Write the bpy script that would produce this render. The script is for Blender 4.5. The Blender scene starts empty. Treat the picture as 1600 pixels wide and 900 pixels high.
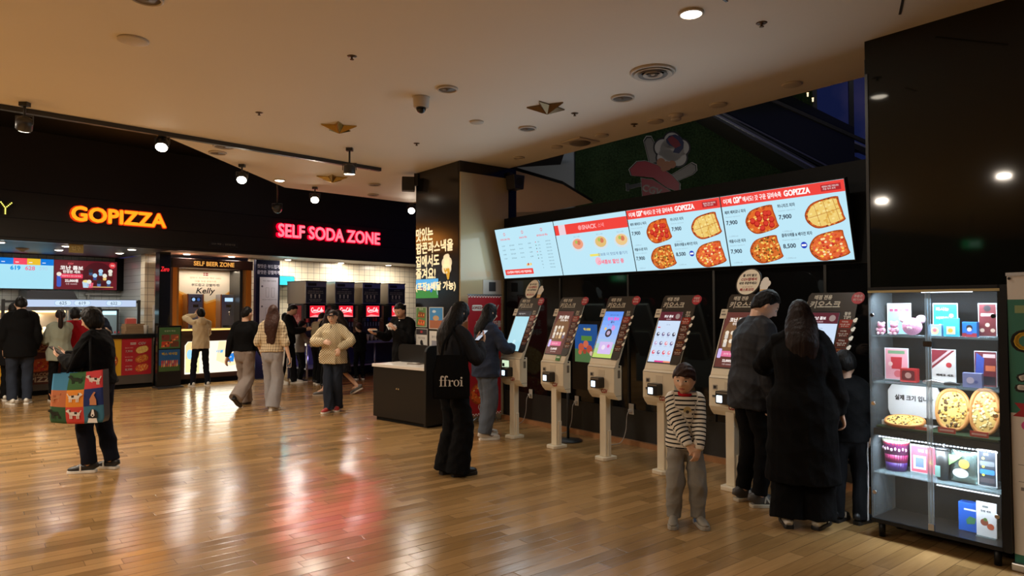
import bpy, math, random
import numpy as np
from mathutils import Vector, Matrix

SC = bpy.context.scene
COL = SC.collection
rnd = random.Random(7)
PI = math.pi

# ------------------------------------------------------------------ camera, world, exposure
FPX, EYE, PITCH = 1063.0, 1.55, math.atan(31 / 1063.0)     # focal length in pixels of a 1600 wide frame
cam = bpy.data.cameras.new('camera'); cam.sensor_width = 36; cam.lens = 36 * FPX / 1600
cam.clip_start = 0.05; cam.clip_end = 200
cam_ob = bpy.data.objects.new('camera', cam); COL.objects.link(cam_ob)
cam_ob.location = (0, 0, EYE); cam_ob.rotation_euler = (PI / 2 + PITCH, 0, 0)
SC.camera = cam_ob
SC.view_settings.view_transform = 'Standard'; SC.view_settings.look = 'None'
SC.view_settings.gamma = 1; SC.view_settings.use_curve_mapping = False
SC.view_settings.exposure = 0.0
SC.cycles.use_denoising = True
SC.cycles.caustics_reflective = False; SC.cycles.caustics_refractive = False
SC.cycles.sample_clamp_indirect = 4
SC.cycles.max_bounces = 8; SC.cycles.diffuse_bounces = 4; SC.cycles.glossy_bounces = 4
SC.cycles.transparent_max_bounces = 12
world = bpy.data.worlds.new('dusk_sky'); SC.world = world; world.use_nodes = True
_wn = world.node_tree; _tc = _wn.nodes.new('ShaderNodeTexCoord'); _nz = _wn.nodes.new('ShaderNodeTexNoise'); _nz.inputs['Scale'].default_value = 9; _nz.inputs['Detail'].default_value = 6
_cr = _wn.nodes.new('ShaderNodeValToRGB'); _cr.color_ramp.elements[0].position = .42; _cr.color_ramp.elements[0].color = (.010, .016, .075, 1); _cr.color_ramp.elements[1].position = .7; _cr.color_ramp.elements[1].color = (.050, .042, .115, 1)
_wn.links.new(_tc.outputs['Generated'], _nz.inputs['Vector']); _wn.links.new(_nz.outputs['Fac'], _cr.inputs[0]); _wn.links.new(_cr.outputs[0], _wn.nodes['Background'].inputs[0])
_wn.nodes['Background'].inputs[1].default_value = 0.7

# ------------------------------------------------------------------ lamps of the hall
WARM = (1.0, 0.86, 0.70); WARMER = (1.0, 0.83, 0.62); NEUT = (1.0, 0.92, 0.82); COOL = (0.75, 0.88, 1.0)
def lamp(kind, loc, energy, col, size=0.12, aim=None, spot=1.6, blend=0.6, sx=None, sy=None, rotz=0.0):
    l = bpy.data.lights.new('lamp_light', kind); l.energy = energy; l.color = col
    if kind == 'AREA':
        l.size = size
        if sx: l.shape = 'RECTANGLE'; l.size = sx; l.size_y = sy
        else: l.shape = 'DISK'
    elif kind == 'SPOT': l.spot_size = spot; l.spot_blend = blend; l.shadow_soft_size = size
    else: l.shadow_soft_size = size
    o = bpy.data.objects.new('lamp_light', l); COL.objects.link(o); o.location = loc
    if aim is not None:
        o.rotation_euler = (Vector(aim) - Vector(loc)).to_track_quat('-Z', 'Y').to_euler()
    else: o.rotation_euler = (0, 0, rotz)
    return o
CEIL = 3.55
# ceiling lights added out of view to light the hall; the first shows mirrored
for (x, y, e, c) in [(-3.37, 1.56, 52, WARM), (-5.6, 2.6, 84, WARM), (-7.6, 4.2, 120, WARM), (-9.5, 6.6, 145, WARMER),
                     (-7.0, 7.0, 150, WARM), (-0.6, -2.5, 20, WARM), (-5, -2, 85, WARM)]:
    lamp('AREA', (x, y, CEIL - 0.02), e, c, 0.16)
lamp('AREA', (1.33, 5.05, CEIL - 0.02), 16, NEUT, 0.15)     # the lit downlight in view
lamp('SPOT', (-3.63, 10.58, CEIL - 0.04), 170, WARM, 0.08, aim=(-3.63, 10.7, 0), spot=2.1, blend=0.7)   # the lit downlight over the soda zone

# ------------------------------------------------------------------ survey helpers: where a line of sight meets the floor, a wall or a height
def ray(u, v):
    x = (u - 800) / FPX; z = (450 - v) / FPX
    return Vector((x, math.cos(PITCH) - z * math.sin(PITCH), math.sin(PITCH) + z * math.cos(PITCH)))
def at_z(u, v, z):
    d = ray(u, v); t = (z - EYE) / d.z
    return Vector((d.x * t, d.y * t, z))
def floor_at(u, v): return at_z(u, v, 0.0)
def wall_at(u, v, p0, dr):                       # vertical plane through p0 (x, y) along dr
    d = ray(u, v); nx, ny = -dr[1], dr[0]
    t = (p0[0] * nx + p0[1] * ny) / (d.x * nx + d.y * ny)
    return Vector((d.x * t, d.y * t, EYE + d.z * t))
def depth_at(u, v, Y):
    d = ray(u, v); t = Y / d.y
    return Vector((d.x * t, Y, EYE + d.z * t))

# ------------------------------------------------------------------ materials
MATS = {}
def M(name, col=(.5, .5, .5), rough=.5, metal=0.0, em=0.0, emcol=None, spec=.5, bump=None, alpha=1.0, trans=0.0, coat=0.0, noise=None):
    """bump = (scale, strength[, stretch xyz]); noise = (scale, amount) tone variation."""
    if name in MATS: return MATS[name]
    m = bpy.data.materials.new(name); m.use_nodes = True; MATS[name] = m
    nt = m.node_tree; b = nt.nodes['Principled BSDF']
    b.inputs['Base Color'].default_value = (*col, 1); b.inputs['Roughness'].default_value = rough
    b.inputs['Metallic'].default_value = metal; b.inputs['Specular IOR Level'].default_value = spec
    b.inputs['Coat Weight'].default_value = coat; b.inputs['Coat Roughness'].default_value = .1
    if em: 
        b.inputs['Emission Color'].default_value = (*(emcol or col), 1); b.inputs['Emission Strength'].default_value = em
    if trans: b.inputs['Transmission Weight'].default_value = trans
    if alpha < 1: b.inputs['Alpha'].default_value = alpha
    if bump or noise:
        tc = nt.nodes.new('ShaderNodeTexCoord'); mp = nt.nodes.new('ShaderNodeMapping')
        nt.links.new(tc.outputs['Object'], mp.inputs[0])
        if bump:
            if len(bump) > 2: mp.inputs['Scale'].default_value = bump[2]
            n = nt.nodes.new('ShaderNodeTexNoise'); n.inputs['Scale'].default_value = bump[0]; n.inputs['Detail'].default_value = 4
            nt.links.new(mp.outputs[0], n.inputs['Vector'])
            bp = nt.nodes.new('ShaderNodeBump'); bp.inputs['Strength'].default_value = bump[1]; bp.inputs['Distance'].default_value = .02
            nt.links.new(n.outputs['Fac'], bp.inputs['Height']); nt.links.new(bp.outputs[0], b.inputs['Normal'])
        if noise:
            n2 = nt.nodes.new('ShaderNodeTexNoise'); n2.inputs['Scale'].default_value = noise[0]; n2.inputs['Detail'].default_value = 5
            nt.links.new(mp.outputs[0] if bump else tc.outputs['Object'], n2.inputs['Vector'])
            mx = nt.nodes.new('ShaderNodeMix'); mx.data_type = 'RGBA'
            mx.inputs['A'].default_value = (*[c * (1 - noise[1]) for c in col], 1)
            mx.inputs['B'].default_value = (*[min(1, c * (1 + noise[1])) for c in col], 1)
            nt.links.new(n2.outputs['Fac'], mx.inputs['Factor']); nt.links.new(mx.outputs['Result'], b.inputs['Base Color'])
    return m
def lin(r, g, b): 
    f = lambda c: (c / 255 / 12.92) if c <= 10 else ((c / 255 + .055) / 1.055) ** 2.4
    return (f(r), f(g), f(b))
def EM(r, g, b, k=1.0):                          # a glowing colour of a screen, lamp or lit sign (given as the colour it shows)
    n = 'glow_%d_%d_%d_%g' % (r, g, b, k)
    if n in MATS: return MATS[n]
    m = M(n, (.01, .01, .01), .25, em=k, emcol=lin(r, g, b), spec=.3)
    return m
def PR(r, g, b, rough=.45):                      # printed or painted colour
    return M('print_%d_%d_%d' % (r, g, b), lin(r, g, b), rough)

# ------------------------------------------------------------------ mesh builder
class MB:
    def __init__(s): s.v = []; s.f = []; s.m = []; s.mats = []; s.sm = []
    def mi(s, mat):
        if mat not in s.mats: s.mats.append(mat)
        return s.mats.index(mat)
    def add(s, vs, fs, mat, smooth=False):
        b = len(s.v); i = s.mi(mat); s.v.extend([tuple(p) for p in vs])
        for f in fs: s.f.append(tuple(b + k for k in f)); s.m.append(i); s.sm.append(smooth)
        return s
    def box(s, x0, x1, y0, y1, z0, z1, mat):
        v = [(x, y, z) for z in (z0, z1) for y in (y0, y1) for x in (x0, x1)]
        return s.add(v, [(0, 2, 3, 1), (4, 5, 7, 6), (0, 1, 5, 4), (2, 6, 7, 3), (0, 4, 6, 2), (1, 3, 7, 5)], mat)
    def rbox(s, x0, x1, y0, y1, z0, z1, mat, r=.01, n=4, axis='y'):   # box with rounded corners in the plane across `axis`
        if axis == 'y': return s.prism(rrect(x0, x1, z0, z1, r, n), y0, y1, mat)
        if axis == 'z': return s.prism(rrect(x0, x1, y0, y1, r, n), z0, z1, mat, 'z')
        return s.prism(rrect(y0, y1, z0, z1, r, n), x0, x1, mat, 'x')
    def prism(s, poly, d0, d1, mat, axis='y'):
        a = sum(poly[i][0] * poly[(i + 1) % len(poly)][1] - poly[(i + 1) % len(poly)][0] * poly[i][1] for i in range(len(poly)))
        if a < 0: poly = poly[::-1]
        n = len(poly)
        P = {'y': lambda p, d: (p[0], d, p[1]), 'z': lambda p, d: (p[0], p[1], d), 'x': lambda p, d: (d, p[0], p[1])}[axis]
        v = [P(p, d0) for p in poly] + [P(p, d1) for p in poly]
        f = [tuple(range(n)), tuple(range(2 * n - 1, n - 1, -1))] + [(i, i + n, (i + 1) % n + n, (i + 1) % n) for i in range(n)]
        if axis in ('z', 'x'): f = [t[::-1] for t in f]
        return s.add(v, f, mat)
    def flat(s, poly, y, mat):                   # printed shape lying on a front face (x, z)
        a = sum(poly[i][0] * poly[(i + 1) % len(poly)][1] - poly[(i + 1) % len(poly)][0] * poly[i][1] for i in range(len(poly)))
        if a < 0: poly = poly[::-1]
        return s.add([(p[0], y, p[1]) for p in poly], [tuple(range(len(poly)))], mat)
    def rect(s, x0, x1, z0, z1, y, mat): return s.flat([(x0, z0), (x1, z0), (x1, z1), (x0, z1)], y, mat)
    def disc(s, cx, cz, r, y, mat, n=24, rz=None, rot=0):
        rz = rz or r; c, q = math.cos(rot), math.sin(rot)
        return s.flat([(cx + r * math.cos(t) * c - rz * math.sin(t) * q, cz + r * math.cos(t) * q + rz * math.sin(t) * c)
                       for t in [2 * PI * k / n for k in range(n)]], y, mat)
    def tube(s, pts, rad, mat, n=10, ref=(0, -1, 0), cap='round', smooth=True):
        vs, fs = loft(pts, rad, n, ref, cap); s.add(vs, fs, mat, smooth); s.sm[-2:] = [False, False]; return s
    def cyl(s, p0, p1, r0, mat, r1=None, n=20, smooth=True):
        r1 = r0 if r1 is None else r1
        vs, fs = loft([p0, p1], [r0, r1], n, (0.3, -1, 0.2), 'flat'); s.add(vs, fs, mat, smooth); s.sm[-2:] = [False, False]; return s
    def lathe(s, prof, mat, cx=0, cy=0, n=28, smooth=True):   # prof = [(r, z)] bottom to top
        vs = []; fs = []
        for r, z in prof:
            for k in range(n): vs.append((cx + r * math.cos(2 * PI * k / n), cy + r * math.sin(2 * PI * k / n), z))
        for i in range(len(prof) - 1):
            for k in range(n):
                fs.append((i * n + k, i * n + (k + 1) % n, (i + 1) * n + (k + 1) % n, (i + 1) * n + k))
        fs.append(tuple(range(n - 1, -1, -1))); fs.append(tuple(range((len(prof) - 1) * n, len(prof) * n)))
        s.add(vs, fs, mat, smooth); s.sm[-2:] = [False, False]; return s
    def ball(s, c, r, mat, n=16, m=10):
        rx, ry, rz = (r, r, r) if not isinstance(r, (tuple, list)) else r
        vs = [(c[0], c[1], c[2] - rz)]; fs = []
        for i in range(1, m):
            a = PI * i / m - PI / 2
            for k in range(n):
                t = 2 * PI * k / n; vs.append((c[0] + rx * math.cos(a) * math.cos(t), c[1] + ry * math.cos(a) * math.sin(t), c[2] + rz * math.sin(a)))
        vs.append((c[0], c[1], c[2] + rz)); L = len(vs) - 1
        for k in range(n):
            fs.append((0, 1 + (k + 1) % n, 1 + k)); fs.append((L, L - n + k, L - n + (k + 1) % n))
        for i in range(m - 2):
            for k in range(n):
                fs.append((1 + i * n + k, 1 + i * n + (k + 1) % n, 1 + (i + 1) * n + (k + 1) % n, 1 + (i + 1) * n + k))
        return s.add(vs, fs, mat, True)
    def text(s, body, x, z, h, y, mat, w=None, align='C', bold=0.0, depth=0.0, shear=0.0, valign='C', rot=0.0, flip=False):
        """writing on a front face: centred at (x, z), letters h tall (w: fit that width)."""
        vs, fs, bb = text_mesh(body, depth > 0, shear)
        hh = max(1e-6, bb[3] - bb[2]); k = h / hh; kx = k if w is None else w / max(1e-6, bb[1] - bb[0])
        cx = {'C': (bb[0] + bb[1]) / 2, 'L': bb[0], 'R': bb[1]}[align]; cz = {'C': (bb[2] + bb[3]) / 2, 'B': bb[2]}[valign]
        offs = [(0, 0)] if not bold else [(bold * h * math.cos(t), bold * h * math.sin(t)) for t in [2 * PI * q / 8 for q in range(8)]]
        c, q = math.cos(rot), math.sin(rot)
        for ox, oz in offs:
            o = []
            for p in vs:
                px = (p[0] - cx) * kx + ox; pz = (p[1] - cz) * k + oz
                o.append((x + px * c - pz * q, y - (p[2] + .5) * depth if depth > 0 else y, z + px * q + pz * c))
            s.add(o, fs, mat)
        return s
    def xf(s, mtx, start=0):
        s.v[start:] = [tuple(mtx @ Vector(p)) for p in s.v[start:]]; return s
    def mesh(s, name):
        me = bpy.data.meshes.new(name); me.from_pydata(s.v, [], s.f)
        for m in s.mats: me.materials.append(m)
        me.polygons.foreach_set('material_index', s.m); me.polygons.foreach_set('use_smooth', s.sm)
        me.update(); return me
    def build(s, name, parent=None, bevel=0, seg=2):
        o = bpy.data.objects.new(name, s.mesh(name)); COL.objects.link(o)
        if parent is not None: o.parent = parent
        if bevel:
            b = o.modifiers.new('bevel', 'BEVEL'); b.width = bevel; b.segments = seg; b.limit_method = 'ANGLE'; b.angle_limit = .6
        return o
def rrect(x0, x1, z0, z1, r, n=4):
    o = []
    r = min(r, (x1 - x0) / 2 - 1e-5, (z1 - z0) / 2 - 1e-5)
    for cx, cz, a in ((x1 - r, z0 + r, -PI / 2), (x1 - r, z1 - r, 0), (x0 + r, z1 - r, PI / 2), (x0 + r, z0 + r, PI)):
        for k in range(n + 1): t = a + PI / 2 * k / n; o.append((cx + r * math.cos(t), cz + r * math.sin(t)))
    return o
TXT = {}
def text_mesh(body, solid, shear):
    key = (body, solid, shear)
    if key not in TXT:
        cu = bpy.data.curves.new('lettering', 'FONT'); cu.body = body; cu.size = 1; cu.resolution_u = 3; cu.shear = shear
        if solid: cu.extrude = .5
        o = bpy.data.objects.new('lettering', cu); me = bpy.data.meshes.new_from_object(o)
        vs = [tuple(v.co) for v in me.vertices]; fs = [tuple(p.vertices) for p in me.polygons]
        fs = [f if True else f for f in fs]
        bpy.data.objects.remove(o); bpy.data.curves.remove(cu); bpy.data.meshes.remove(me)
        xs = [p[0] for p in vs] or [0, 1]; ys = [p[1] for p in vs] or [0, 1]
        TXT[key] = (vs, fs, (min(xs), max(xs), min(ys), max(ys)))
    return TXT[key]
def loft(pts, rad, n, ref, cap):
    """closed tube through pts; rad = r or (r across, r along ref) per point."""
    P = [np.array(p, float) for p in pts]; R = [(r, r) if not isinstance(r, (tuple, list)) else tuple(r) for r in rad]
    if cap in ('round', 'start', 'end'):
        def ext(p, q, r):
            d = p - q; d = d / (np.linalg.norm(d) + 1e-9); k = min(r)
            return [(p + d * k * math.sin(a), (r[0] * math.cos(a), r[1] * math.cos(a))) for a in (.5, 1.0, 1.4)]
        if cap in ('round', 'end'): e = ext(P[-1], P[-2], R[-1]); P += [a for a, b in e]; R += [b for a, b in e]
        if cap in ('round', 'start'): e = ext(P[0], P[1], R[0])[::-1]; P = [a for a, b in e] + P; R = [b for a, b in e] + R
    vs = []; fs = []; prev = np.array(ref, float)
    for i, p in enumerate(P):
        t = (P[min(i + 1, len(P) - 1)] - P[max(i - 1, 0)]); t = t / (np.linalg.norm(t) + 1e-9)
        f = prev - t * np.dot(prev, t)
        if np.linalg.norm(f) < 1e-4: f = np.array((t[1], t[2], t[0])); f = f - t * np.dot(f, t)
        f = f / np.linalg.norm(f); prev = f; sd = np.cross(f, t)
        for k in range(n):
            a = 2 * PI * k / n; vs.append(tuple(p + sd * R[i][0] * math.cos(a) + f * R[i][1] * math.sin(a)))
    for i in range(len(P) - 1):
        for k in range(n): fs.append((i * n + k, i * n + (k + 1) % n, (i + 1) * n + (k + 1) % n, (i + 1) * n + k))
    fs.append(tuple(range(n - 1, -1, -1))); fs.append(tuple(range((len(P) - 1) * n, len(P) * n)))
    # orient outward
    c0 = np.array(vs[:n]).mean(0); a, b, c = (np.array(vs[k]) for k in (fs[0][0], fs[0][1], fs[0][2]))
    if np.dot(np.cross(b - a, c - a), a - c0 + (b - c0)) < 0: fs = [f[::-1] for f in fs]
    return vs, fs
def smooth_path(pts, rad, k=4):
    P = [np.array(p, float) for p in pts]; R = [np.array((r, r) if not isinstance(r, (tuple, list)) else r, float) for r in rad]
    oP = []; oR = []
    for i in range(len(P) - 1):
        a, b, c, d = max(i - 1, 0), i, i + 1, min(i + 2, len(P) - 1)
        for j in range(k):
            t = j / k
            h = lambda A: .5 * (2 * A[b] + (A[c] - A[a]) * t + (2 * A[a] - 5 * A[b] + 4 * A[c] - A[d]) * t * t + (3 * A[b] - A[a] - 3 * A[c] + A[d]) * t ** 3)
            oP.append(h(P)); oR.append(tuple(np.maximum(h(R), 1e-4)))
    oP.append(P[-1]); oR.append(tuple(R[-1])); return oP, oR

# ------------------------------------------------------------------ things, structure
def tag(o, label, cat, group=None, kind=None):
    o['label'] = label; o['category'] = cat
    if group: o['group'] = group
    if kind: o['kind'] = kind
    return o
def thing(name, label, cat, loc=(0, 0, 0), rotz=0.0, group=None, rot=None):
    o = bpy.data.objects.new(name, None); o.empty_display_size = .1; COL.objects.link(o)
    o.location = loc; o.rotation_euler = rot if rot else (0, 0, rotz)
    return tag(o, label, cat, group)
def one(name, mb, label, cat, loc=(0, 0, 0), rotz=0.0, group=None, rot=None, bevel=0):
    o = mb.build(name, None, bevel); o.location = loc; o.rotation_euler = rot if rot else (0, 0, rotz)
    return tag(o, label, cat, group)
def struct(name, mb, loc=(0, 0, 0), rotz=0.0, label=None, cat=None):
    o = mb.build(name); o.location = loc; o.rotation_euler = (0, 0, rotz); o['kind'] = 'structure'
    o['label'] = label or name.replace('_', ' '); o['category'] = cat or name.split('_')[0]
    return o
def copy_tree(o, parent=None):
    c = o.copy(); COL.objects.link(c)
    if parent is not None: c.parent = parent
    for ch in list(o.children): copy_tree(ch, c)
    return c
def local(root, p):                              # a world point in a thing's own frame (roots turn about z only)
    a = root.rotation_euler.z; d = Vector(p) - root.location
    return Vector((d.x * math.cos(a) + d.y * math.sin(a), -d.x * math.sin(a) + d.y * math.cos(a), d.z))
# the hall's directions
DK = (0.6247, -0.7809); RK = math.atan2(DK[1], DK[0])        # along the kiosk wall, towards the viewer's right
DC = (0.7809, 0.6247); RC = math.atan2(DC[1], DC[0])         # across it: planks, the pillar's lit face
DF = (0.685, 0.7287); RF = math.atan2(DF[1], DF[0])          # along the shop front
KW = (0.22, 9.20)                                            # a point of the kiosk wall at the floor
FW = (-7.05, 13.39)                                          # a point of the shop counter's front at the floor

# ------------------------------------------------------------------ people
def fuse(mb, vox, it=3, fac=.5):
    """one continuous surface from overlapping closed shapes."""
    me = mb.mesh('surface'); o = bpy.data.objects.new('surface', me); COL.objects.link(o)
    r = o.modifiers.new('r', 'REMESH'); r.mode = 'VOXEL'; r.voxel_size = vox; r.use_smooth_shade = True
    if it: s = o.modifiers.new('s', 'SMOOTH'); s.factor = fac; s.iterations = it
    dg = bpy.context.evaluated_depsgraph_get(); out = bpy.data.meshes.new_from_object(o.evaluated_get(dg))
    bpy.data.objects.remove(o); bpy.data.meshes.remove(me); out.materials.clear()
    return out
def verts(me):
    a = np.empty(len(me.vertices) * 3, np.float32); me.vertices.foreach_get('co', a); return a.reshape(-1, 3).astype(float)
def setv(me, a): me.vertices.foreach_set('co', np.asarray(a, np.float32).ravel()); me.update()
def folds(me, amp, seed, fq=26.0, zs=.45):
    """soft cloth creases along the surface normal."""
    c = verts(me); n = np.empty(len(me.vertices) * 3, np.float32); me.vertices.foreach_get('normal', n); n = n.reshape(-1, 3)
    g = np.random.RandomState(seed); d = np.zeros(len(c))
    w = c + .05 * np.sin(c[:, [1, 2, 0]] * 9 + g.rand(3) * 6)
    for k in range(5):
        v = g.randn(3); v[2] = v[2] * zs + (.6 if k % 2 else -.6); v /= np.linalg.norm(v)
        d += 1 - 2 * np.abs(np.sin(w @ v * fq * (.6 + .9 * g.rand()) + g.rand() * 6)) ** .8
    setv(me, c + n * (amp * (d / 5 + .25))[:, None])
def mesh_ob(name, me, mats, parent):
    for m in (mats if isinstance(mats, (list, tuple)) else [mats]): me.materials.append(m)
    me.name = name; o = bpy.data.objects.new(name, me); COL.objects.link(o); o.parent = parent
    me.polygons.foreach_set('use_smooth', [True] * len(me.polygons)); return o
def ik(a, t, l1, l2, pole):
    a = Vector(a); t = Vector(t); d = t - a; L = d.length
    if L > (l1 + l2) * .998: t = a + d.normalized() * (l1 + l2) * .998; d = t - a; L = d.length
    x = (l1 * l1 - l2 * l2 + L * L) / (2 * L); h = math.sqrt(max(0, l1 * l1 - x * x)); u = d.normalized()
    p = Vector(pole); p = (p - u * p.dot(u)).normalized()
    return a + u * x + p * h, t
def head_pts(D, hh, fem, kid):
    """surface of a head (face towards -y) in the directions D."""
    c = hh / 2; a = hh * .335; b = hh * .42
    if kid: a = hh * .37; b = hh * .43
    r = 1 / np.sqrt((D[:, 0] / a) ** 2 + (D[:, 1] / b) ** 2 + (D[:, 2] / c) ** 2); P = D * r[:, None]
    z = P[:, 2] / c; t = np.clip(-z, 0, 1); front = P[:, 1] < 0
    P[:, 0] *= 1 - (.24 if not kid else .12) * t ** 1.6
    P[:, 1] = np.where(front, P[:, 1] * (1 - .02 * t), P[:, 1] * (1 - .42 * t ** 1.2))
    k = hh / .225; x = P[:, 0] / k; zz = P[:, 2] / k; fr = np.clip(-D[:, 1], 0, 1) ** 2
    g = lambda v, m, s: np.exp(-((v - m) / s) ** 2)
    push = .021 * g(x, 0, .012) * (np.clip((.012 - zz) / .045, 0, 1) * (zz > -.040)) + .010 * g(x, 0, .018) * g(zz, -.030, .010)
    push += -.007 * (g(x, .031, .018) + g(x, -.031, .018)) * g(zz, .002, .014) + .004 * g(x, 0, .05) * g(zz, .022, .012)
    push += .006 * g(x, 0, .022) * (g(zz, -.058, .007) + g(zz, -.070, .007)) - .003 * g(x, 0, .02) * g(zz, -.064, .003)
    push += .007 * g(x, 0, .022) * g(zz, -.095, .016) + .003 * (g(x, .04, .02) + g(x, -.04, .02)) * g(zz, -.03, .02)
    P[:, 1] -= push * k * fr
    return P
def sphere_dirs(n, m):
    vs = [(0, 0, -1.0)]
    for i in range(1, m):
        a = PI * i / m - PI / 2
        for k in range(n): t = 2 * PI * k / n; vs.append((math.cos(a) * math.cos(t), math.cos(a) * math.sin(t), math.sin(a)))
    vs.append((0, 0, 1.0)); L = len(vs) - 1; fs = []
    for k in range(n): fs.append((0, 1 + (k + 1) % n, 1 + k)); fs.append((L, L - n + k, L - n + (k + 1) % n))
    for i in range(m - 2):
        for k in range(n): fs.append((1 + i * n + k, 1 + i * n + (k + 1) % n, 1 + (i + 1) * n + (k + 1) % n, 1 + (i + 1) * n + k))
    return np.array(vs), fs
def xform(P, mtx): return [tuple(mtx @ Vector(p)) for p in P]
HAIRLINE = {'short': ((0, .52), (50, .42), (78, .05), (95, -.02), (118, -.42), (180, -.72)),
            'crop': ((0, .55), (50, .5), (78, .12), (95, .02), (118, -.30), (180, -.58)),
            'fringe': ((0, .24), (45, .20), (70, -.10), (95, -.12), (118, -.45), (180, -.74)),
            'bob': ((0, .46), (38, .44), (58, -.1), (74, -1.05), (120, -1.12), (180, -1.12)),
            'long': ((0, .50), (30, .48), (52, -.45), (70, -1.0), (120, -1.1), (180, -1.1)),
            'tied': ((0, .54), (50, .42), (78, .02), (95, -.02), (118, -.42), (180, -.68))}
def person(label, at, face, S=1.7, hh=None, fem=False, kid=False, girth=1.0, lean=3, twist=0, head=(0, 5, 0), feet=None, hands=None,
           skin='skin', vox=.010, top=None, bottom=None, shoes=None, hair=None, drop=0.0, seed=1, group=None, cat='person', extra=None, pelvis=(0, 0), under=None):
    hh = hh or S * .133; s = S / 1.7
    yaw = math.atan2(face[0], -face[1])
    root = thing('person', label, cat, (at[0], at[1], 0), yaw, group)
    sw = (.136 if fem else .158) * s * (.92 if kid else 1)               # shoulder joint offset
    feet = feet or {}; hands = hands or {}
    fl = {'L': dict(x=.095 * s, y=0, z=0, yaw=12, pitch=0), 'R': dict(x=-.095 * s, y=.02, z=0, yaw=-12, pitch=0)}
    for k in 'LR': fl[k].update(feet.get(k, {}))
    body_h = S - hh; k = body_h / (1.7 * .867)                           # scale of everything below the chin
    pel = Vector((pelvis[0], pelvis[1], .905 * k - drop))
    L = math.radians(lean)
    def spine(h):                                                        # h above the pelvis
        n = 8; p = Vector(pel); top_h = .52 * k
        for i in range(n):
            a = L * (.35 + .75 * min(1, (h * (i + .5) / n) / top_h)); p += Vector((0, -math.sin(a), math.cos(a))) * (h / n)
        return p
    tw = Matrix.Rotation(math.radians(twist), 3, 'Z')
    sh = {q: spine(.462 * k) + tw @ Vector((sg * sw, 0, 0)) for q, sg in (('L', 1), ('R', -1))}
    hip = {q: pel + Vector((sg * .085 * s, 0, -.02 * k)) for q, sg in (('L', 1), ('R', -1))}
    lt, lc = .41 * k, .402 * k; ua, fa = .285 * k, .25 * k
    knee = {}; ankle = {}
    for q in 'LR':
        f = fl[q]; a = Vector((f['x'], f['y'], f['z'] + .085 * k))
        if f['pitch']: a = a + Vector((0, .0, 0))
        fy = math.radians(f['yaw']); knee[q], ankle[q] = ik(hip[q], a, lt, lc, (math.sin(fy) * .6, -1, 0))
    elbow = {}; wrist = {}; hd = {}
    for q, sg in (('L', 1), ('R', -1)):
        h = hands.get(q, {}); t = Vector(h['to']) if 'to' in h else sh[q] + Vector((sg * .05, -.05, -.51 * k))
        elbow[q], wrist[q] = ik(sh[q], t, ua, fa, h.get('pole', (sg * .45, 1, -.1)))
        d = Vector(h['dir']).normalized() if 'dir' in h else (wrist[q] - elbow[q]).normalized()
        n = Vector(h.get('palm', (-sg, .1, -.1))); n = (n - d * n.dot(d)).normalized(); hd[q] = (d, n, h.get('curl', 22))
    neck0 = spine(.50 * k); hy, hp, ht = (math.radians(a) for a in head)
    mh = Matrix.Rotation(hy + math.radians(twist) * .6, 4, 'Z') @ Matrix.Rotation(hp + L * .6, 4, 'X') @ Matrix.Rotation(ht, 4, 'Y')
    piv = spine(.575 * k) + Vector((0, 0, 0))
    hc = piv + mh.to_3x3() @ Vector((0, -.10 * hh, .36 * hh))            # centre of the head
    HM = Matrix.Translation(hc) @ mh
    # ---- the body
    B = MB(); m0 = M('base_cover')
    D, F = sphere_dirs(44, 40); HP = head_pts(D, hh, fem, kid); B.add(xform(HP, HM), F, m0)
    for sg in (1, -1):                                                   # ears
        e = MB(); e.ball((0, 0, 0), (.010 * hh / .225, .017 * hh / .225, .030 * hh / .225), m0)
        B.add(xform(e.v, HM @ Matrix.Translation((sg * .34 * hh, .035 * hh, -.02 * hh)) @ Matrix.Rotation(sg * .35, 4, 'Z')), e.f, m0)
    nr = (.050 if fem or kid else .058) * s
    B.tube([spine(.46 * k), neck0, piv, hc + Vector((0, .0, -.1 * hh))], [nr * 1.3, nr * 1.05, nr, nr * .9], m0)
    g = s * girth * .84; fw = .9 if fem else 1     # the covered body is slimmer than its clothes
    B.tube([pel + Vector((0, 0, -.07 * k)), pel, spine(.12 * k), spine(.27 * k), spine(.40 * k), spine(.47 * k), spine(.52 * k)],
           [(.12 * g, .09 * g), (.155 * g, .105 * g), (.125 * g * fw, .092 * g), (.145 * g * fw, .1 * g), (.15 * g * fw, .095 * g), (.11 * g * fw, .07 * g), (.05 * g, .05 * g)], m0, ref=(0, -1, 0))
    for q, sg in (('L', 1), ('R', -1)):
        sh_in = sh[q] - tw @ Vector((sg * .05 * s, 0, -.02 * s))
        af = .88 if fem else 1
        P, R = smooth_path([sh_in, sh[q], sh[q].lerp(elbow[q], .5), elbow[q], elbow[q].lerp(wrist[q], .35), wrist[q]],
                           [.045 * g, .045 * g, .042 * g * af, .037 * g * af, .036 * s * af, (.021 * s, .027 * s)])
        B.tube(P, R, m0, ref=tuple(hd[q][1]))
        P, R = smooth_path([hip[q], hip[q].lerp(knee[q], .5), knee[q], knee[q].lerp(ankle[q], .35), ankle[q]], [.088 * g, .072 * g, .052 * g, .052 * g, .036 * s])
        B.tube(P, R, m0)
        fy = math.radians(fl[q]['yaw']); B.tube([ankle[q], ankle[q] + Vector((math.sin(fy) * .09, -math.cos(fy) * .09, -.04)) * s], [.036 * s, .03 * s], m0)
        # the hand: palm, four unequal fingers bent towards the palm, thumb from the side of the palm near its base
        d, n, curl = hd[q]; hs = s * (.95 if fem else 1.02); w = wrist[q]; side = (d.cross(n) * (-sg)).normalized()   # towards the thumb
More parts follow.
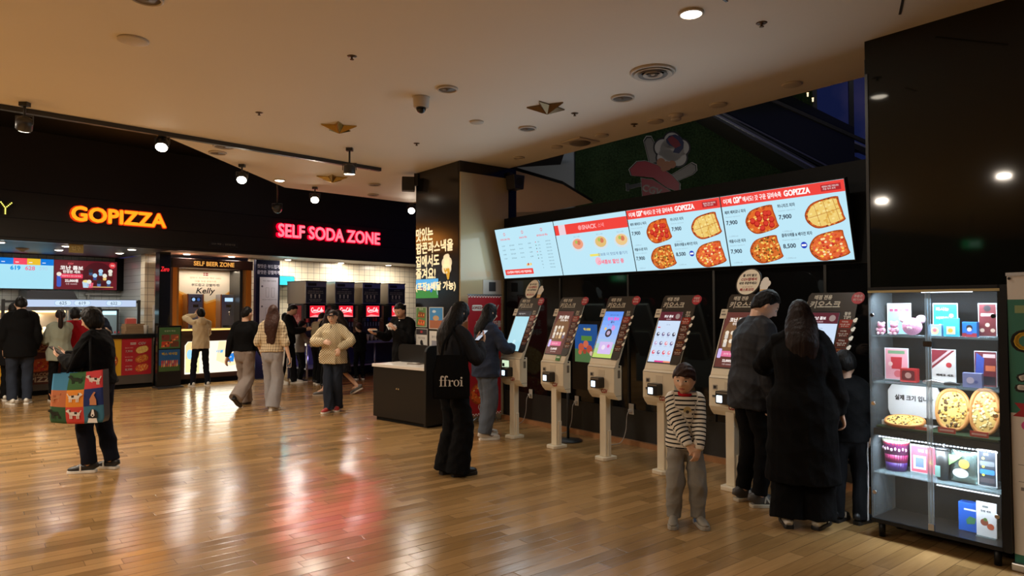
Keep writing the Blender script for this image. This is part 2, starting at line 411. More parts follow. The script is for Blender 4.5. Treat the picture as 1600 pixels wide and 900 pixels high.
        B.tube([w - d * .01, w + d * .03 * hs, w + d * .075 * hs, w + d * .094 * hs], [(.024 * hs, .018 * hs), (.036 * hs, .017 * hs), (.042 * hs, .015 * hs), (.040 * hs, .012 * hs)], m0, ref=tuple(n))
        for j, (off, ln) in enumerate(((.031, .070), (.0105, .079), (-.0105, .073), (-.031, .057))):
            p = w + d * .088 * hs + side * off * hs; dr = (d + side * off * 2.6).normalized(); pts = [p]; cu = math.radians(curl * (.8 + .12 * j))
            for seg, fr in enumerate((.45, .32, .23)):
                a = cu * (seg + .6); pts.append(pts[-1] + (dr * math.cos(a) + n * math.sin(a)) * ln * fr * hs)
            B.tube(pts, [.0088 * hs, .0084 * hs, .0078 * hs, .0066 * hs], m0, n=8)
        p = w + d * .024 * hs + side * .024 * hs
        B.tube([p, p + (side * .75 + d * .6 + n * .35) * .035 * hs, p + (side * .95 + d * 1.35 + n * .75) * .036 * hs, p + (side * .95 + d * 2.0 + n * 1.1) * .036 * hs],
               [.014 * hs, .011 * hs, .0098 * hs, .008 * hs], m0, n=8)
    me = fuse(B, vox, 2, .5)
    sk = {'skin': M('skin', lin(222, 180, 152), .55, bump=(300, .04)), 'skin2': M('skin2', lin(202, 154, 126), .55, bump=(300, .04))}[skin]
    body = mesh_ob('body', me, [sk, M('eye_dark', (.012, .008, .006), .2), M('lip', lin(182, 104, 92), .45), M('brow', (.02, .014, .01), .7), M('eye_white', (.75, .72, .68), .3)], root)
    # paint eyes, brows and lips on the face
    c = np.empty(len(me.polygons) * 3, np.float32); me.polygons.foreach_get('center', c); c = c.reshape(-1, 3)
    inv = np.array(HM.inverted()); lp = (np.c_[c, np.ones(len(c))] @ inv.T)[:, :3] / (hh / .225); ax = np.abs(lp[:, 0]); fr = (lp[:, 1] < -.055) & (np.abs(lp[:, 2]) < .11)
    mi = np.zeros(len(c), int)
    ez = .000
    mi[fr & (((ax - .031) / .015) ** 2 + ((lp[:, 2] - ez) / .0065) ** 2 < 1)] = 4
    mi[fr & (((ax - .031) / .0075) ** 2 + ((lp[:, 2] - ez) / .0075) ** 2 < 1)] = 1
    mi[fr & (((ax - .032) / .018) ** 2 + ((lp[:, 2] - .0235 + (ax - .032) * .10) / .0036) ** 2 < 1)] = 3
    mi[fr & ((lp[:, 0] / .023) ** 2 + ((lp[:, 2] + .064) / .0085) ** 2 < 1)] = 2
    me.polygons.foreach_set('material_index', mi.tolist())
    info = dict(root=root, spine=spine, sh=sh, wrist=wrist, elbow=elbow, hc=hc, HM=HM, pel=pel, hip=hip, knee=knee, ankle=ankle, k=k, s=s, hd=hd)
    g = s * girth
    # ---- trousers
    if bottom:
        T = MB(); kr, hr_ = bottom.get('knee', .075) * s, bottom.get('hem', .07) * s; tg = g * bottom.get('girth', 1)
        T.tube([spine(bottom.get('rise', .16) * k), pel, pel + Vector((0, .005, -.05 * k))], [(.140 * tg, .105 * tg), (.168 * tg, .122 * tg), (.150 * tg, .112 * tg)], m0, cap='end')
        for q in 'LR':
            a = ankle[q]; end = a + (a - knee[q]).normalized() * (bottom.get('len', .045) * k)
            if end.z < .018: end.z = .018
            if bottom.get('short'): end = knee[q].lerp(a, bottom['short'])
            P, R = smooth_path([hip[q] + Vector((0, 0, .02)), hip[q].lerp(knee[q], .45), knee[q], knee[q].lerp(end, .5), end],
                               [(.088 * tg, .108 * tg), (.082 * tg + .2 * max(0, kr - .075), .09 * tg), kr, (kr + hr_) / 2, hr_])
            T.tube(P, R, m0, cap='start', n=16)
        me = fuse(T, max(vox, .008), 4); folds(me, bottom.get('fold', .011), seed, 26, .8); o = mesh_ob(bottom.get('name', 'trousers'), me, bottom['mat'], root)
        if 'paint' in bottom: bottom['paint'](me, info)
    if under: under(info)
    # ---- top
    if top:
        T = MB(); tg = g * top.get('girth', 1); hem = top.get('hem', .08) * k; fw = .9 if fem else 1; hg = top.get('hemw', 1.0)
        pts = []; rad = []
        if hem > .2:
            for q in (1.0, .66, .33): pts.append(pel + Vector((0, .01, -hem * q))); rad.append((.172 * tg * (1 + (hg - 1) * q), .135 * tg * (1 + (hg - 1) * q)))
        elif hem > 0: pts.append(pel + Vector((0, 0, -hem))); rad.append((.172 * tg * hg, .128 * tg * hg))
        if hem > -.05: pts.append(spine(.03)); rad.append((.172 * tg * (hg + 1) / 2, .126 * tg * (hg + 1) / 2))
        else: pts.append(spine(-hem)); rad.append((.16 * tg * hg, .12 * tg * hg))
        for h, a, b in ((.14, .155 * fw, .114), (.25, .160 * fw, .12), (.34, .168 * fw, .122), (.405, .168 * fw, .112), (.455, .150 * fw, .088), (.492, .105, .072)):
            if h * k > -hem + .03: pts.append(spine(h * k)); rad.append((a * tg, b * tg))
        pts.append(spine((.528 + top.get('collar', 0)) * k)); rad.append((.066 * g, .066 * g))
        # turn the rings with the shoulders
        ref = Vector((math.sin(math.radians(-twist) * .6) * -1, -1, 0)); P, R = smooth_path(pts, rad, 3)
        T.tube(P, R, m0, ref=tuple(ref), cap='flat', n=22)
        cf = top.get('sleeve', .055) * s; se = top.get('sleeve_to', 1.0)
        for q, sg in (('L', 1), ('R', -1)):
            w = elbow[q].lerp(wrist[q], se) + (wrist[q] - elbow[q]).normalized() * (.012 if se >= 1 else 0)
            P, R = smooth_path([sh[q] - tw @ Vector((sg * .07 * s, 0, -.028 * s)), sh[q], sh[q].lerp(elbow[q], .5), elbow[q], elbow[q].lerp(w, .55), w],
                               [(.050 * tg), (.056 * tg), cf * 1.04, cf, cf * .96, top.get('cuff', .038) * s])
            T.tube(P, R, m0, ref=(0, -1, .3), cap='start', n=14)
        if top.get('hood'):
            e = MB(); e.ball((0, 0, 0), (.105 * s, .07 * s, .10 * s), m0); T.add(xform(e.v, Matrix.Translation(spine(.475 * k) + Vector((0, .085 * s, .01)))), e.f, m0)
            T.tube([spine(.535 * k) + Vector((math.cos(t) * .075 * s, math.sin(t) * .07 * s + .01, -.035 * s * (math.sin(t) < 0))) for t in [2 * PI * i / 12 for i in range(13)]], [.022 * s] * 13, m0, n=8, cap='flat')
        me = fuse(T, max(vox, .008), 3); folds(me, top.get('fold', .012), seed + 5, 26)
        o = mesh_ob(top['name'], me, top['mat'], root)
        if 'paint' in top: top['paint'](me, info)
        info['top'] = o
    # ---- shoes
    if shoes:
        for q, sg in (('L', 1), ('R', -1)):
            f = fl[q]; ss = s * shoes.get('size', 1.0) * (1.06 if kid else 1); st = shoes.get('sole_h', .026)
            mt = Matrix.Translation((ankle[q].x, ankle[q].y, 0)) @ Matrix.Rotation(math.radians(f['yaw']), 4, 'Z')
            if f['pitch'] or f['z']:
                mt = Matrix.Translation((ankle[q].x, ankle[q].y, ankle[q].z)) @ Matrix.Rotation(math.radians(f['yaw']), 4, 'Z') @ Matrix.Rotation(math.radians(f['pitch']), 4, 'X') @ Matrix.Translation((0, 0, -.085 * k))
            u = MB(); Y = [.068, .06, .03, -.01, -.06, -.11, -.15, -.178, -.19]; W = [.018, .030, .034, .034, .038, .044, .042, .031, .016]
            Hh = [.055, .085, .098, .096, .078, .060, .050, .040, .028]
            if shoes.get('low'): Hh = [.04, .055, .06, .05, .04, .04, .042, .036, .026]
            u.tube([(0, y * ss, st * .6 + h * ss / 2) for y, h in zip(Y, Hh)], [(w * ss, h * ss / 2) for w, h in zip(W, Hh)], m0, ref=(0, 0, 1), cap='flat', n=16)
            u.mats = [shoes['mat']]
            so = MB(); outline = [(w * ss * 1.12, y * ss) for w, y in zip(W, Y)]; poly = outline + [(-x, y) for x, y in outline[::-1]]
            poly = [(x, y * 1.03) for x, y in poly]; so.prism(poly, 0, st, shoes['sole'], 'z')
            if shoes.get('lace'):
                for j in range(4): u.box(-.02 * ss, .02 * ss, (-.045 - j * .02) * ss, (-.038 - j * .02) * ss, (.075 - j * .007) * ss + st * .6, (.084 - j * .007) * ss + st * .6, shoes['lace'])
            if shoes.get('mark') == 'N':
                for sd in (1, -1):
                    t = MB(); t.text('N', 0, 0, .045 * ss, 0, shoes['mark_mat'], bold=.06, shear=.25)
                    u.add(xform(t.v, Matrix.Translation((sd * .0405 * ss, -.045 * ss, .05 * ss + st * .4)) @ Matrix.Rotation(sd * PI / 2, 4, 'Z') @ Matrix.Rotation(-.12, 4, 'X')), t.f, shoes['mark_mat'])
            if shoes.get('mark') == 'swoosh':
                for sd in (1, -1):
                    t = MB(); t.flat([(-.055, .012), (-.042, -.002), (-.02, -.006), (.06, .03), (-.018, .008), (-.036, .004)], 0, shoes['mark_mat'])
                    t.v = [(x * ss * (1 if sd > 0 else -1) , y, z * ss) for x, y, z in t.v]
                    u.add(xform(t.v, Matrix.Translation((sd * .0415 * ss, -.055 * ss, .042 * ss + st * .4)) @ Matrix.Rotation(sd * PI / 2 + sd * .05, 4, 'Z') @ Matrix.Rotation(-.15, 4, 'X')), t.f, shoes['mark_mat'])
            if shoes.get('stripe'):
                u.box(-.046 * ss, .046 * ss, -.075 * ss, -.062 * ss, st, .05 * ss + st, shoes['stripe'])
            u.xf(mt); so.xf(mt); a = u.build('shoe', root); so.build('sole', a, .004, 2)
    # ---- hair
    if hair:
        kd = hair['kind']; base = {'ponytail': 'tied', 'bun': 'tied'}.get(kd, kd); tbl = HAIRLINE[base]; th = hair.get('vol', .09 if base in ('short', 'crop', 'tied') else .13)
        D, F = sphere_dirs(56, 44); P = head_pts(D, hh, fem, kid) if 0 else None
        cc = hh / 2; a = hh * (.37 if kid else .335); b = hh * (.43 if kid else .42)
        az = np.degrees(np.arctan2(np.abs(D[:, 0]), -D[:, 1])); zl = np.interp(az, [t[0] for t in tbl], [t[1] for t in tbl])
        Q = D / np.sqrt((D[:, 0] / a) ** 2 + (D[:, 1] / b) ** 2 + (D[:, 2] / cc) ** 2)[:, None]; zn = Q[:, 2] / cc
        if base in ('bob', 'long'):
            tt = np.clip(-zn, 0, 1); Q[:, 0] *= 1 + .25 * tt; Q[:, 1] *= 1 + .10 * tt; zl = np.maximum(zl, -.97)
        g_ = np.random.RandomState(seed); nz = .018 * np.sin(az * .25 + D[:, 2] * 9 + g_.rand() * 6) + .015 * np.sin(D[:, 0] * 23 + g_.rand() * 6)
        inside = np.clip((zn - zl) / .09 + .5, 0, 1); sc = .80 + inside * (.20 + th + nz)
        H_ = MB(); H_.add(xform(Q * sc[:, None] + np.array([0, .01 * hh, .012 * hh]), HM), F, m0)
        def hp(x, y, z): return HM @ Vector((x * hh, y * hh, z * hh))
        bk = Vector((0, 1, 0)); bk = Matrix.Rotation(hy * .5, 3, 'Z') @ bk
        if kd == 'long':
            ln = hair.get('len', .42) * s; st0 = hp(0, .12, -.05); shp = spine(.42 * k) + bk * .115 * s
            pts = [hp(0, .10, .12), hp(0, .16, -.3), hp(0, .16, -.3).lerp(shp, .55) + bk * .012 * s, shp, shp + Vector((0, 0, -max(.02, ln - .25 * s))) + bk * .012]
            w = hair.get('w', 1.0); P2, R2 = smooth_path(pts, [(.37 * hh, .37 * hh), (.44 * hh * w, .36 * hh), (.45 * hh * w, .32 * hh), (.43 * hh * w, .24 * hh), (.26 * hh * w, .10 * hh)], 4)
            H_.tube(P2, R2, m0, ref=(0, -1, 0), n=18)
            if hair.get('front'):
                for sg in (1, -1): H_.tube([hp(sg * .33, -.12, .05), hp(sg * .38, -.12, -.4), spine(.47 * k) + Vector((sg * .085 * s, -.09 * s, 0)), spine(.33 * k) + Vector((sg * .09 * s, -.12 * s, 0))], [.06 * hh, .10 * hh, .12 * hh, .04 * hh], m0, n=10)
        if kd == 'ponytail':
            ln = hair.get('len', .34) * s; p0 = hp(0, .44, .12); H_.ball(tuple(p0), .05 * s, m0)
            P2, R2 = smooth_path([p0, p0 + Vector((0, .05, -.04)) * s, p0 + Vector((0, .05 * s, -ln * .5)), p0 + Vector((0, .02 * s, -ln))], [.026 * s, .036 * s, .042 * s, .016 * s], 4); H_.tube(P2, R2, m0)
        if kd == 'bun': H_.ball(tuple(hp(0, .42, .22)), .055 * s, m0)
        me = fuse(H_, .007 if vox < .008 else .009, 1); folds(me, .004, seed + 9, 60, .1)
        ho = mesh_ob('hair', me, hair['mat'], root)
    if extra: extra(info)
    return info
HAIR_BLACK = M('hair_black', (.006, .005, .0045), .5, spec=.18, bump=(55, .5, (1, 1, .1)))
HAIR_BROWN = M('hair_brown', lin(62, 36, 26), .5, spec=.22, bump=(55, .5, (1, 1, .1)))
HAIR_DARK = M('hair_dark_brown', lin(32, 20, 16), .5, spec=.2, bump=(55, .5, (1, 1, .1)))
def CL(name, rgb, rough=.9, b=.25, sc=220): return M(name, lin(*rgb), rough, spec=.12, bump=(sc, b), noise=(6, .12))

# ================================================================== the setting
def nodes_mat(name, rough=.5, spec=.5):
    m = bpy.data.materials.new(name); m.use_nodes = True; nt = m.node_tree; b = nt.nodes['Principled BSDF']
    b.inputs['Roughness'].default_value = rough; b.inputs['Specular IOR Level'].default_value = spec
    N = lambda t: nt.nodes.new(t)
    def mth(op, a, b_=None, c=None):
        n = N('ShaderNodeMath'); n.operation = op
        for i, q in enumerate((a, b_, c)):
            if q is None: continue
            if isinstance(q, (int, float)): n.inputs[i].default_value = q
            else: nt.links.new(q, n.inputs[i])
        return n.outputs[0]
    return m, nt, b, N, mth
def plank_mat():
    m, nt, b, N, mth = nodes_mat('oak_planks', .2, .36)
    tc = N('ShaderNodeTexCoord'); mp = N('ShaderNodeMapping'); mp.inputs['Rotation'].default_value = (0, 0, -RC)
    nt.links.new(tc.outputs['Object'], mp.inputs[0]); sp = N('ShaderNodeSeparateXYZ'); nt.links.new(mp.outputs[0], sp.inputs[0])
    W_, L_ = .105, .72
    ry = mth('DIVIDE', sp.outputs[1], W_); row = mth('FLOOR', ry); fy = mth('FRACT', ry)
    wn = N('ShaderNodeTexWhiteNoise'); wn.noise_dimensions = '1D'; nt.links.new(row, wn.inputs['W'])
    rx = mth('ADD', mth('DIVIDE', sp.outputs[0], L_), mth('MULTIPLY', wn.outputs['Value'], 7.3)); colx = mth('FLOOR', rx); fx_ = mth('FRACT', rx)
    cb = N('ShaderNodeCombineXYZ'); nt.links.new(row, cb.inputs[0]); nt.links.new(colx, cb.inputs[1])
    w2 = N('ShaderNodeTexWhiteNoise'); w2.noise_dimensions = '2D'; nt.links.new(cb.outputs[0], w2.inputs['Vector'])
    # grain along each plank
    m2 = N('ShaderNodeMapping'); m2.inputs['Scale'].default_value = (2.2, 26, 1); nt.links.new(mp.outputs[0], m2.inputs[0])
    ad = N('ShaderNodeVectorMath'); ad.operation = 'ADD'; nt.links.new(m2.outputs[0], ad.inputs[0])
    sc = N('ShaderNodeVectorMath'); sc.operation = 'SCALE'; nt.links.new(w2.outputs['Color'], sc.inputs[0]); sc.inputs['Scale'].default_value = 37
    nt.links.new(sc.outputs[0], ad.inputs[1])
    gn = N('ShaderNodeTexNoise'); gn.inputs['Scale'].default_value = 1.6; gn.inputs['Detail'].default_value = 6; gn.inputs['Distortion'].default_value = .6; nt.links.new(ad.outputs[0], gn.inputs['Vector'])
    cr = N('ShaderNodeValToRGB'); e = cr.color_ramp.elements
    e[0].position = 0; e[0].color = (*lin(124, 94, 54), 1); e[1].position = 1; e[1].color = (*lin(196, 155, 102), 1)
    tone = mth('ADD', mth('MULTIPLY', w2.outputs['Value'], .55), mth('MULTIPLY', gn.outputs['Fac'], .45)); nt.links.new(tone, cr.inputs[0])
    # worn dark scuffs of the older boards
    sn = N('ShaderNodeTexNoise'); sn.inputs['Scale'].default_value = .55; sn.inputs['Detail'].default_value = 3; nt.links.new(mp.outputs[0], sn.inputs['Vector'])
    wear = N('ShaderNodeMapRange'); wear.inputs[1].default_value = .5; wear.inputs[2].default_value = .75; wear.inputs[3].default_value = 1; wear.inputs[4].default_value = .72; nt.links.new(sn.outputs['Fac'], wear.inputs[0])
    seam = mth('MINIMUM', mth('MINIMUM', fy, mth('SUBTRACT', 1, fy)), mth('MULTIPLY', mth('MINIMUM', fx_, mth('SUBTRACT', 1, fx_)), L_ / W_))
    sm = N('ShaderNodeMapRange'); sm.inputs[1].default_value = .0; sm.inputs[2].default_value = .035; sm.inputs[3].default_value = .45; sm.inputs[4].default_value = 1; nt.links.new(seam, sm.inputs[0])
    mul = N('ShaderNodeMix'); mul.data_type = 'RGBA'; mul.blend_type = 'MULTIPLY'; mul.inputs['Factor'].default_value = 1
    nt.links.new(cr.outputs[0], mul.inputs['A']); nt.links.new(mth('MULTIPLY', sm.outputs[0], wear.outputs[0]), mul.inputs['B'])
    nt.links.new(mul.outputs['Result'], b.inputs['Base Color'])
    # each board lies a little tilted; the varnish is slightly wavy
    tl = N('ShaderNodeVectorMath'); tl.operation = 'SUBTRACT'; nt.links.new(w2.outputs['Color'], tl.inputs[0]); tl.inputs[1].default_value = (.5, .5, .5)
    ts = N('ShaderNodeVectorMath'); ts.operation = 'MULTIPLY'; nt.links.new(tl.outputs[0], ts.inputs[0]); ts.inputs[1].default_value = (.03, .03, 0)
    ge = N('ShaderNodeNewGeometry'); na = N('ShaderNodeVectorMath'); na.operation = 'ADD'; nt.links.new(ge.outputs['Normal'], na.inputs[0]); nt.links.new(ts.outputs[0], na.inputs[1])
    bp = N('ShaderNodeBump'); bp.inputs['Strength'].default_value = .2; bp.inputs['Distance'].default_value = .01
    hgt = mth('ADD', mth('MULTIPLY', sm.outputs[0], .5), mth('MULTIPLY', gn.outputs['Fac'], .35)); nt.links.new(hgt, bp.inputs['Height']); nt.links.new(na.outputs[0], bp.inputs['Normal'])
    nt.links.new(bp.outputs[0], b.inputs['Normal'])
    rr = N('ShaderNodeMapRange'); rr.inputs[3].default_value = .11; rr.inputs[4].default_value = .27; nt.links.new(gn.outputs['Fac'], rr.inputs[0]); nt.links.new(rr.outputs[0], b.inputs['Roughness'])
    return m
def tile_mat(name, tw, th, col, grout, rough=.22, axis=0):
    m, nt, b, N, mth = nodes_mat(name, rough, .5)
    tc = N('ShaderNodeTexCoord'); sp = N('ShaderNodeSeparateXYZ'); nt.links.new(tc.outputs['Object'], sp.inputs[0])
    fx_ = mth('FRACT', mth('DIVIDE', sp.outputs[axis], tw)); fz = mth('FRACT', mth('DIVIDE', sp.outputs[2], th))
    g = mth('MINIMUM', mth('MULTIPLY', mth('MINIMUM', fx_, mth('SUBTRACT', 1, fx_)), tw), mth('MULTIPLY', mth('MINIMUM', fz, mth('SUBTRACT', 1, fz)), th))
    mr = N('ShaderNodeMapRange'); mr.inputs[1].default_value = .0025; mr.inputs[2].default_value = .005; nt.links.new(g, mr.inputs[0])
    mx = N('ShaderNodeMix'); mx.data_type = 'RGBA'; mx.inputs['A'].default_value = (*grout, 1); mx.inputs['B'].default_value = (*col, 1); nt.links.new(mr.outputs[0], mx.inputs['Factor'])
    nt.links.new(mx.outputs['Result'], b.inputs['Base Color'])
    bp = N('ShaderNodeBump'); bp.inputs['Strength'].default_value = .3; bp.inputs['Distance'].default_value = .004; nt.links.new(mr.outputs[0], bp.inputs['Height']); nt.links.new(bp.outputs[0], b.inputs['Normal'])
    return m
def turf_mat():
    m, nt, b, N, mth = nodes_mat('artificial_turf', .95, .1)
    tc = N('ShaderNodeTexCoord'); n = N('ShaderNodeTexNoise'); n.inputs['Scale'].default_value = 28; n.inputs['Detail'].default_value = 8; nt.links.new(tc.outputs['Object'], n.inputs['Vector'])
    n2 = N('ShaderNodeTexNoise'); n2.inputs['Scale'].default_value = 3; nt.links.new(tc.outputs['Object'], n2.inputs['Vector'])
    cr = N('ShaderNodeValToRGB'); e = cr.color_ramp.elements; e[0].position = .3; e[0].color = (.012, .022, .010, 1); e[1].position = .75; e[1].color = (.055, .10, .04, 1)
    nt.links.new(mth('ADD', mth('MULTIPLY', n.outputs['Fac'], .7), mth('MULTIPLY', n2.outputs['Fac'], .3)), cr.inputs[0]); nt.links.new(cr.outputs[0], b.inputs['Base Color'])
    bp = N('ShaderNodeBump'); bp.inputs['Strength'].default_value = 1; bp.inputs['Distance'].default_value = .04; nt.links.new(n.outputs['Fac'], bp.inputs['Height']); nt.links.new(bp.outputs[0], b.inputs['Normal'])
    return m
OAK = plank_mat()
PLASTER = M('ceiling_paint', lin(232, 226, 216), .75, noise=(.8, .03))
BLACKM = M('matte_black', (.006, .006, .0055), .6, spec=.15)
FASCIA = M('shopfront_black', (.026, .023, .019), .35, spec=.4)
GLOSS = M('black_glass', (.006, .006, .006), .06, spec=.5)
POLISH = M('polished_black', (.008, .0085, .006), .05, spec=.4, bump=(.35, .05))
TILE = tile_mat('cream_tile', .16, .14, lin(228, 214, 186), lin(120, 112, 100))
TILEW = tile_mat('white_tile', .15, .15, lin(225, 232, 232), lin(150, 158, 160))
WPAINT = M('pale_paint', lin(205, 200, 195), .6)
WOODTRIM = M('wood_strip', lin(170, 120, 78), .4, noise=(14, .2))

g = MB(); g.box(-22, 12, -9, 26, -.12, 0, OAK); struct('floor', g, label='polished oak plank floor')
TW0 = Vector((1.30, 13.9)); TWd = Vector((.955, -.297)); TWr = math.atan2(TWd.y, TWd.x)
def poly_slab(name, pts, z0, z1, mat, side=None, label=None):
    a = sum(pts[i][0] * pts[(i + 1) % len(pts)][1] - pts[(i + 1) % len(pts)][0] * pts[i][1] for i in range(len(pts)))
    if a < 0: pts = pts[::-1]
    n = len(pts); b = MB(); v = [(x, y, z0) for x, y in pts] + [(x, y, z1) for x, y in pts]
    b.add(v, [tuple(range(n - 1, -1, -1)), tuple(range(n, 2 * n))], mat)
    b.add(v, [(i, (i + 1) % n, (i + 1) % n + n, i + n) for i in range(n)], side or mat); return struct(name, b, label=label)
poly_slab('ceiling', [(-14.5, -2.5), (-4.07, 7.6), (-3.78, 11.26), (-1.84, 13.0), (.2, 14.9), (1.54, 12.88), (.82, 10.96), (-.05, 9.72), (.66, 8.83), (3.07, 5.82), (9.5, -2.2), (9, -8.6), (-14.5, -8.6)], CEIL, CEIL + .05, PLASTER, BLACKM, 'pale plaster ceiling of the hall')
g = MB(); g.box(-22, 1, 2, 26, 4.5, 4.6, BLACKM); struct('ceiling_void', g, label='black upper ceiling over the shop front')
g = MB(); g.box(-1.6, 13, -14, .15, 8.4, 8.5, BLACKM); struct('ceiling_atrium', g, (TW0.x, TW0.y, 0), TWr, label='dark roof of the escalator hall')
# shop front fascia and what stands behind it (frame of the shop front: x along it, y inwards)
g = MB(); g.box(-7, 12, -.75, -.55, 2.655, 4.55, FASCIA)
for z in (2.70, 3.02, 3.47): g.box(-7, 12, -.757, -.749, z, z + .006, BLACKM)
struct('wall_fascia', g, (*FW, 0), RF, 'black panelled fascia above the shop front')
KITDARK = M('kitchen_ceiling', (.03, .032, .036), .45)
g = MB(); g.box(-7, .1, -.55, 3.2, 2.66, 2.72, KITDARK); struct('ceiling_kitchen', g, (*FW, 0), RF, 'dark kitchen ceiling')
g = MB(); g.box(.1, 12, -.55, 1.6, 2.66, 2.72, WPAINT); struct('ceiling_soda', g, (*FW, 0), RF, 'white ceiling over the beer and soda counters')
g = MB(); g.box(-7, 1.4, 2.72, 2.85, 0, 2.66, TILEW); struct('wall_kitchen', g, (*FW, 0), RF, 'white tiled kitchen back wall')
g = MB(); g.box(.10, .85, 2.5, 2.7, 1.93, 2.66, BLACKM); struct('trim_1', g, (*FW, 0), RF, 'black bulkhead beside the kitchen screens')
g = MB(); g.box(.10, .34, .82, 1.05, 0, 2.66, TILE); struct('column_tiled', g, (*FW, 0), RF, 'slim cream tiled pillar beside the pizza counter')
g = MB(); g.box(.092, .30, -.02, .20, 0, 2.66, M('black_tile', (.010, .011, .010), .12)); struct('column_dark', g, (*FW, 0), RF, 'slim glossy black pillar beside the beer counter')
g = MB(); g.box(.22, .34, 1.05, 2.72, 0, 2.66, TILEW); struct('wall_kitchen_side', g, (*FW, 0), RF, 'kitchen side wall')
g = MB(); g.box(2.1, 12, .3, .42, 0, 2.66, TILE); struct('wall_soda', g, (*FW, 0), RF, 'cream tiled wall behind the soda machines')
# the kiosk wall: black board above, dark glass below (frame of the kiosk wall: x along it, y inwards)
g = MB(); g.box(-.53, 9.5, 0, .16, 1.93, 2.81, BLACKM); g.box(-.53, 9.5, .01, .15, .40, 1.93, GLOSS); g.box(-.53, 9.5, 0, .16, 0, .40, FASCIA)
for x in (-.53, .62, 1.77, 2.92, 4.07, 5.2): g.box(x, x + .025, -.006, .01, .40, 1.93, FASCIA)
struct('wall_kiosk', g, (*KW, 0), RK, 'black partition behind the order kiosks, dark glass below a black board')
g = MB(); g.box(-.53, 9.5, -.05, 0, 0, .055, WOODTRIM); struct('baseboard_kiosk', g, (*KW, 0), RK, 'low wooden strip at the foot of the kiosk wall')
RWP = (2.65, 5.06)
g = MB(); g.box(0, 9, 0, .66, 0, 3.56, POLISH); g.box(-.012, 0, .02, .64, 0, 3.42, FASCIA); g.box(0, .02, -.006, 0, 0, 3.3, FASCIA)
struct('wall_right', g, (*RWP, 0), RK, 'tall polished black wall behind the display cabinet')
# the hall behind and beside the camera
g = MB(); g.box(-22, 12, -9, -8.8, 0, 4.6, M('hall_wall', lin(90, 78, 66), .7)); struct('wall_back', g, label='hall wall behind the viewer')
g = MB(); g.box(-22, -21.8, -9, 26, 0, 4.6, M('hall_wall')); struct('wall_left', g, label='hall wall far to the left')
g = MB(); g.box(9.6, 9.8, -9, 0, 0, 4.6, BLACKM); struct('wall_side', g, label='hall wall far to the right')
# escalator hall beyond the kiosk wall
TURF = turf_mat()
g = MB(); g.box(0, 4.5, 0, .15, 0, 8.4, TURF); struct('wall_turf', g, (TW0.x, TW0.y, 0), TWr, 'wall of dark green artificial turf beyond the kiosk wall')
g = MB(); g.box(4.6, 6.3, 0, .15, 0, 3.4, BLACKM); g.box(4.6, 13, 0, .15, 7.6, 8.4, BLACKM); g.box(10.5, 13, 0, .15, 0, 8.4, BLACKM); g.box(4.6, 10.5, 0, .15, 0, 3.0, BLACKM)
struct('wall_escalator', g, (TW0.x, TW0.y, 0), TWr, 'dark wall round the tall window above the escalator')
BLUEGREY = M('blue_grey_paint', lin(150, 160, 165), .6)
g = MB(); g.box(-1.6, -.02, -.05, .15, 0, 8.4, BLUEGREY); struct('wall_atrium', g, (TW0.x, TW0.y, 0), TWr, 'pale blue grey wall beyond the pillar')

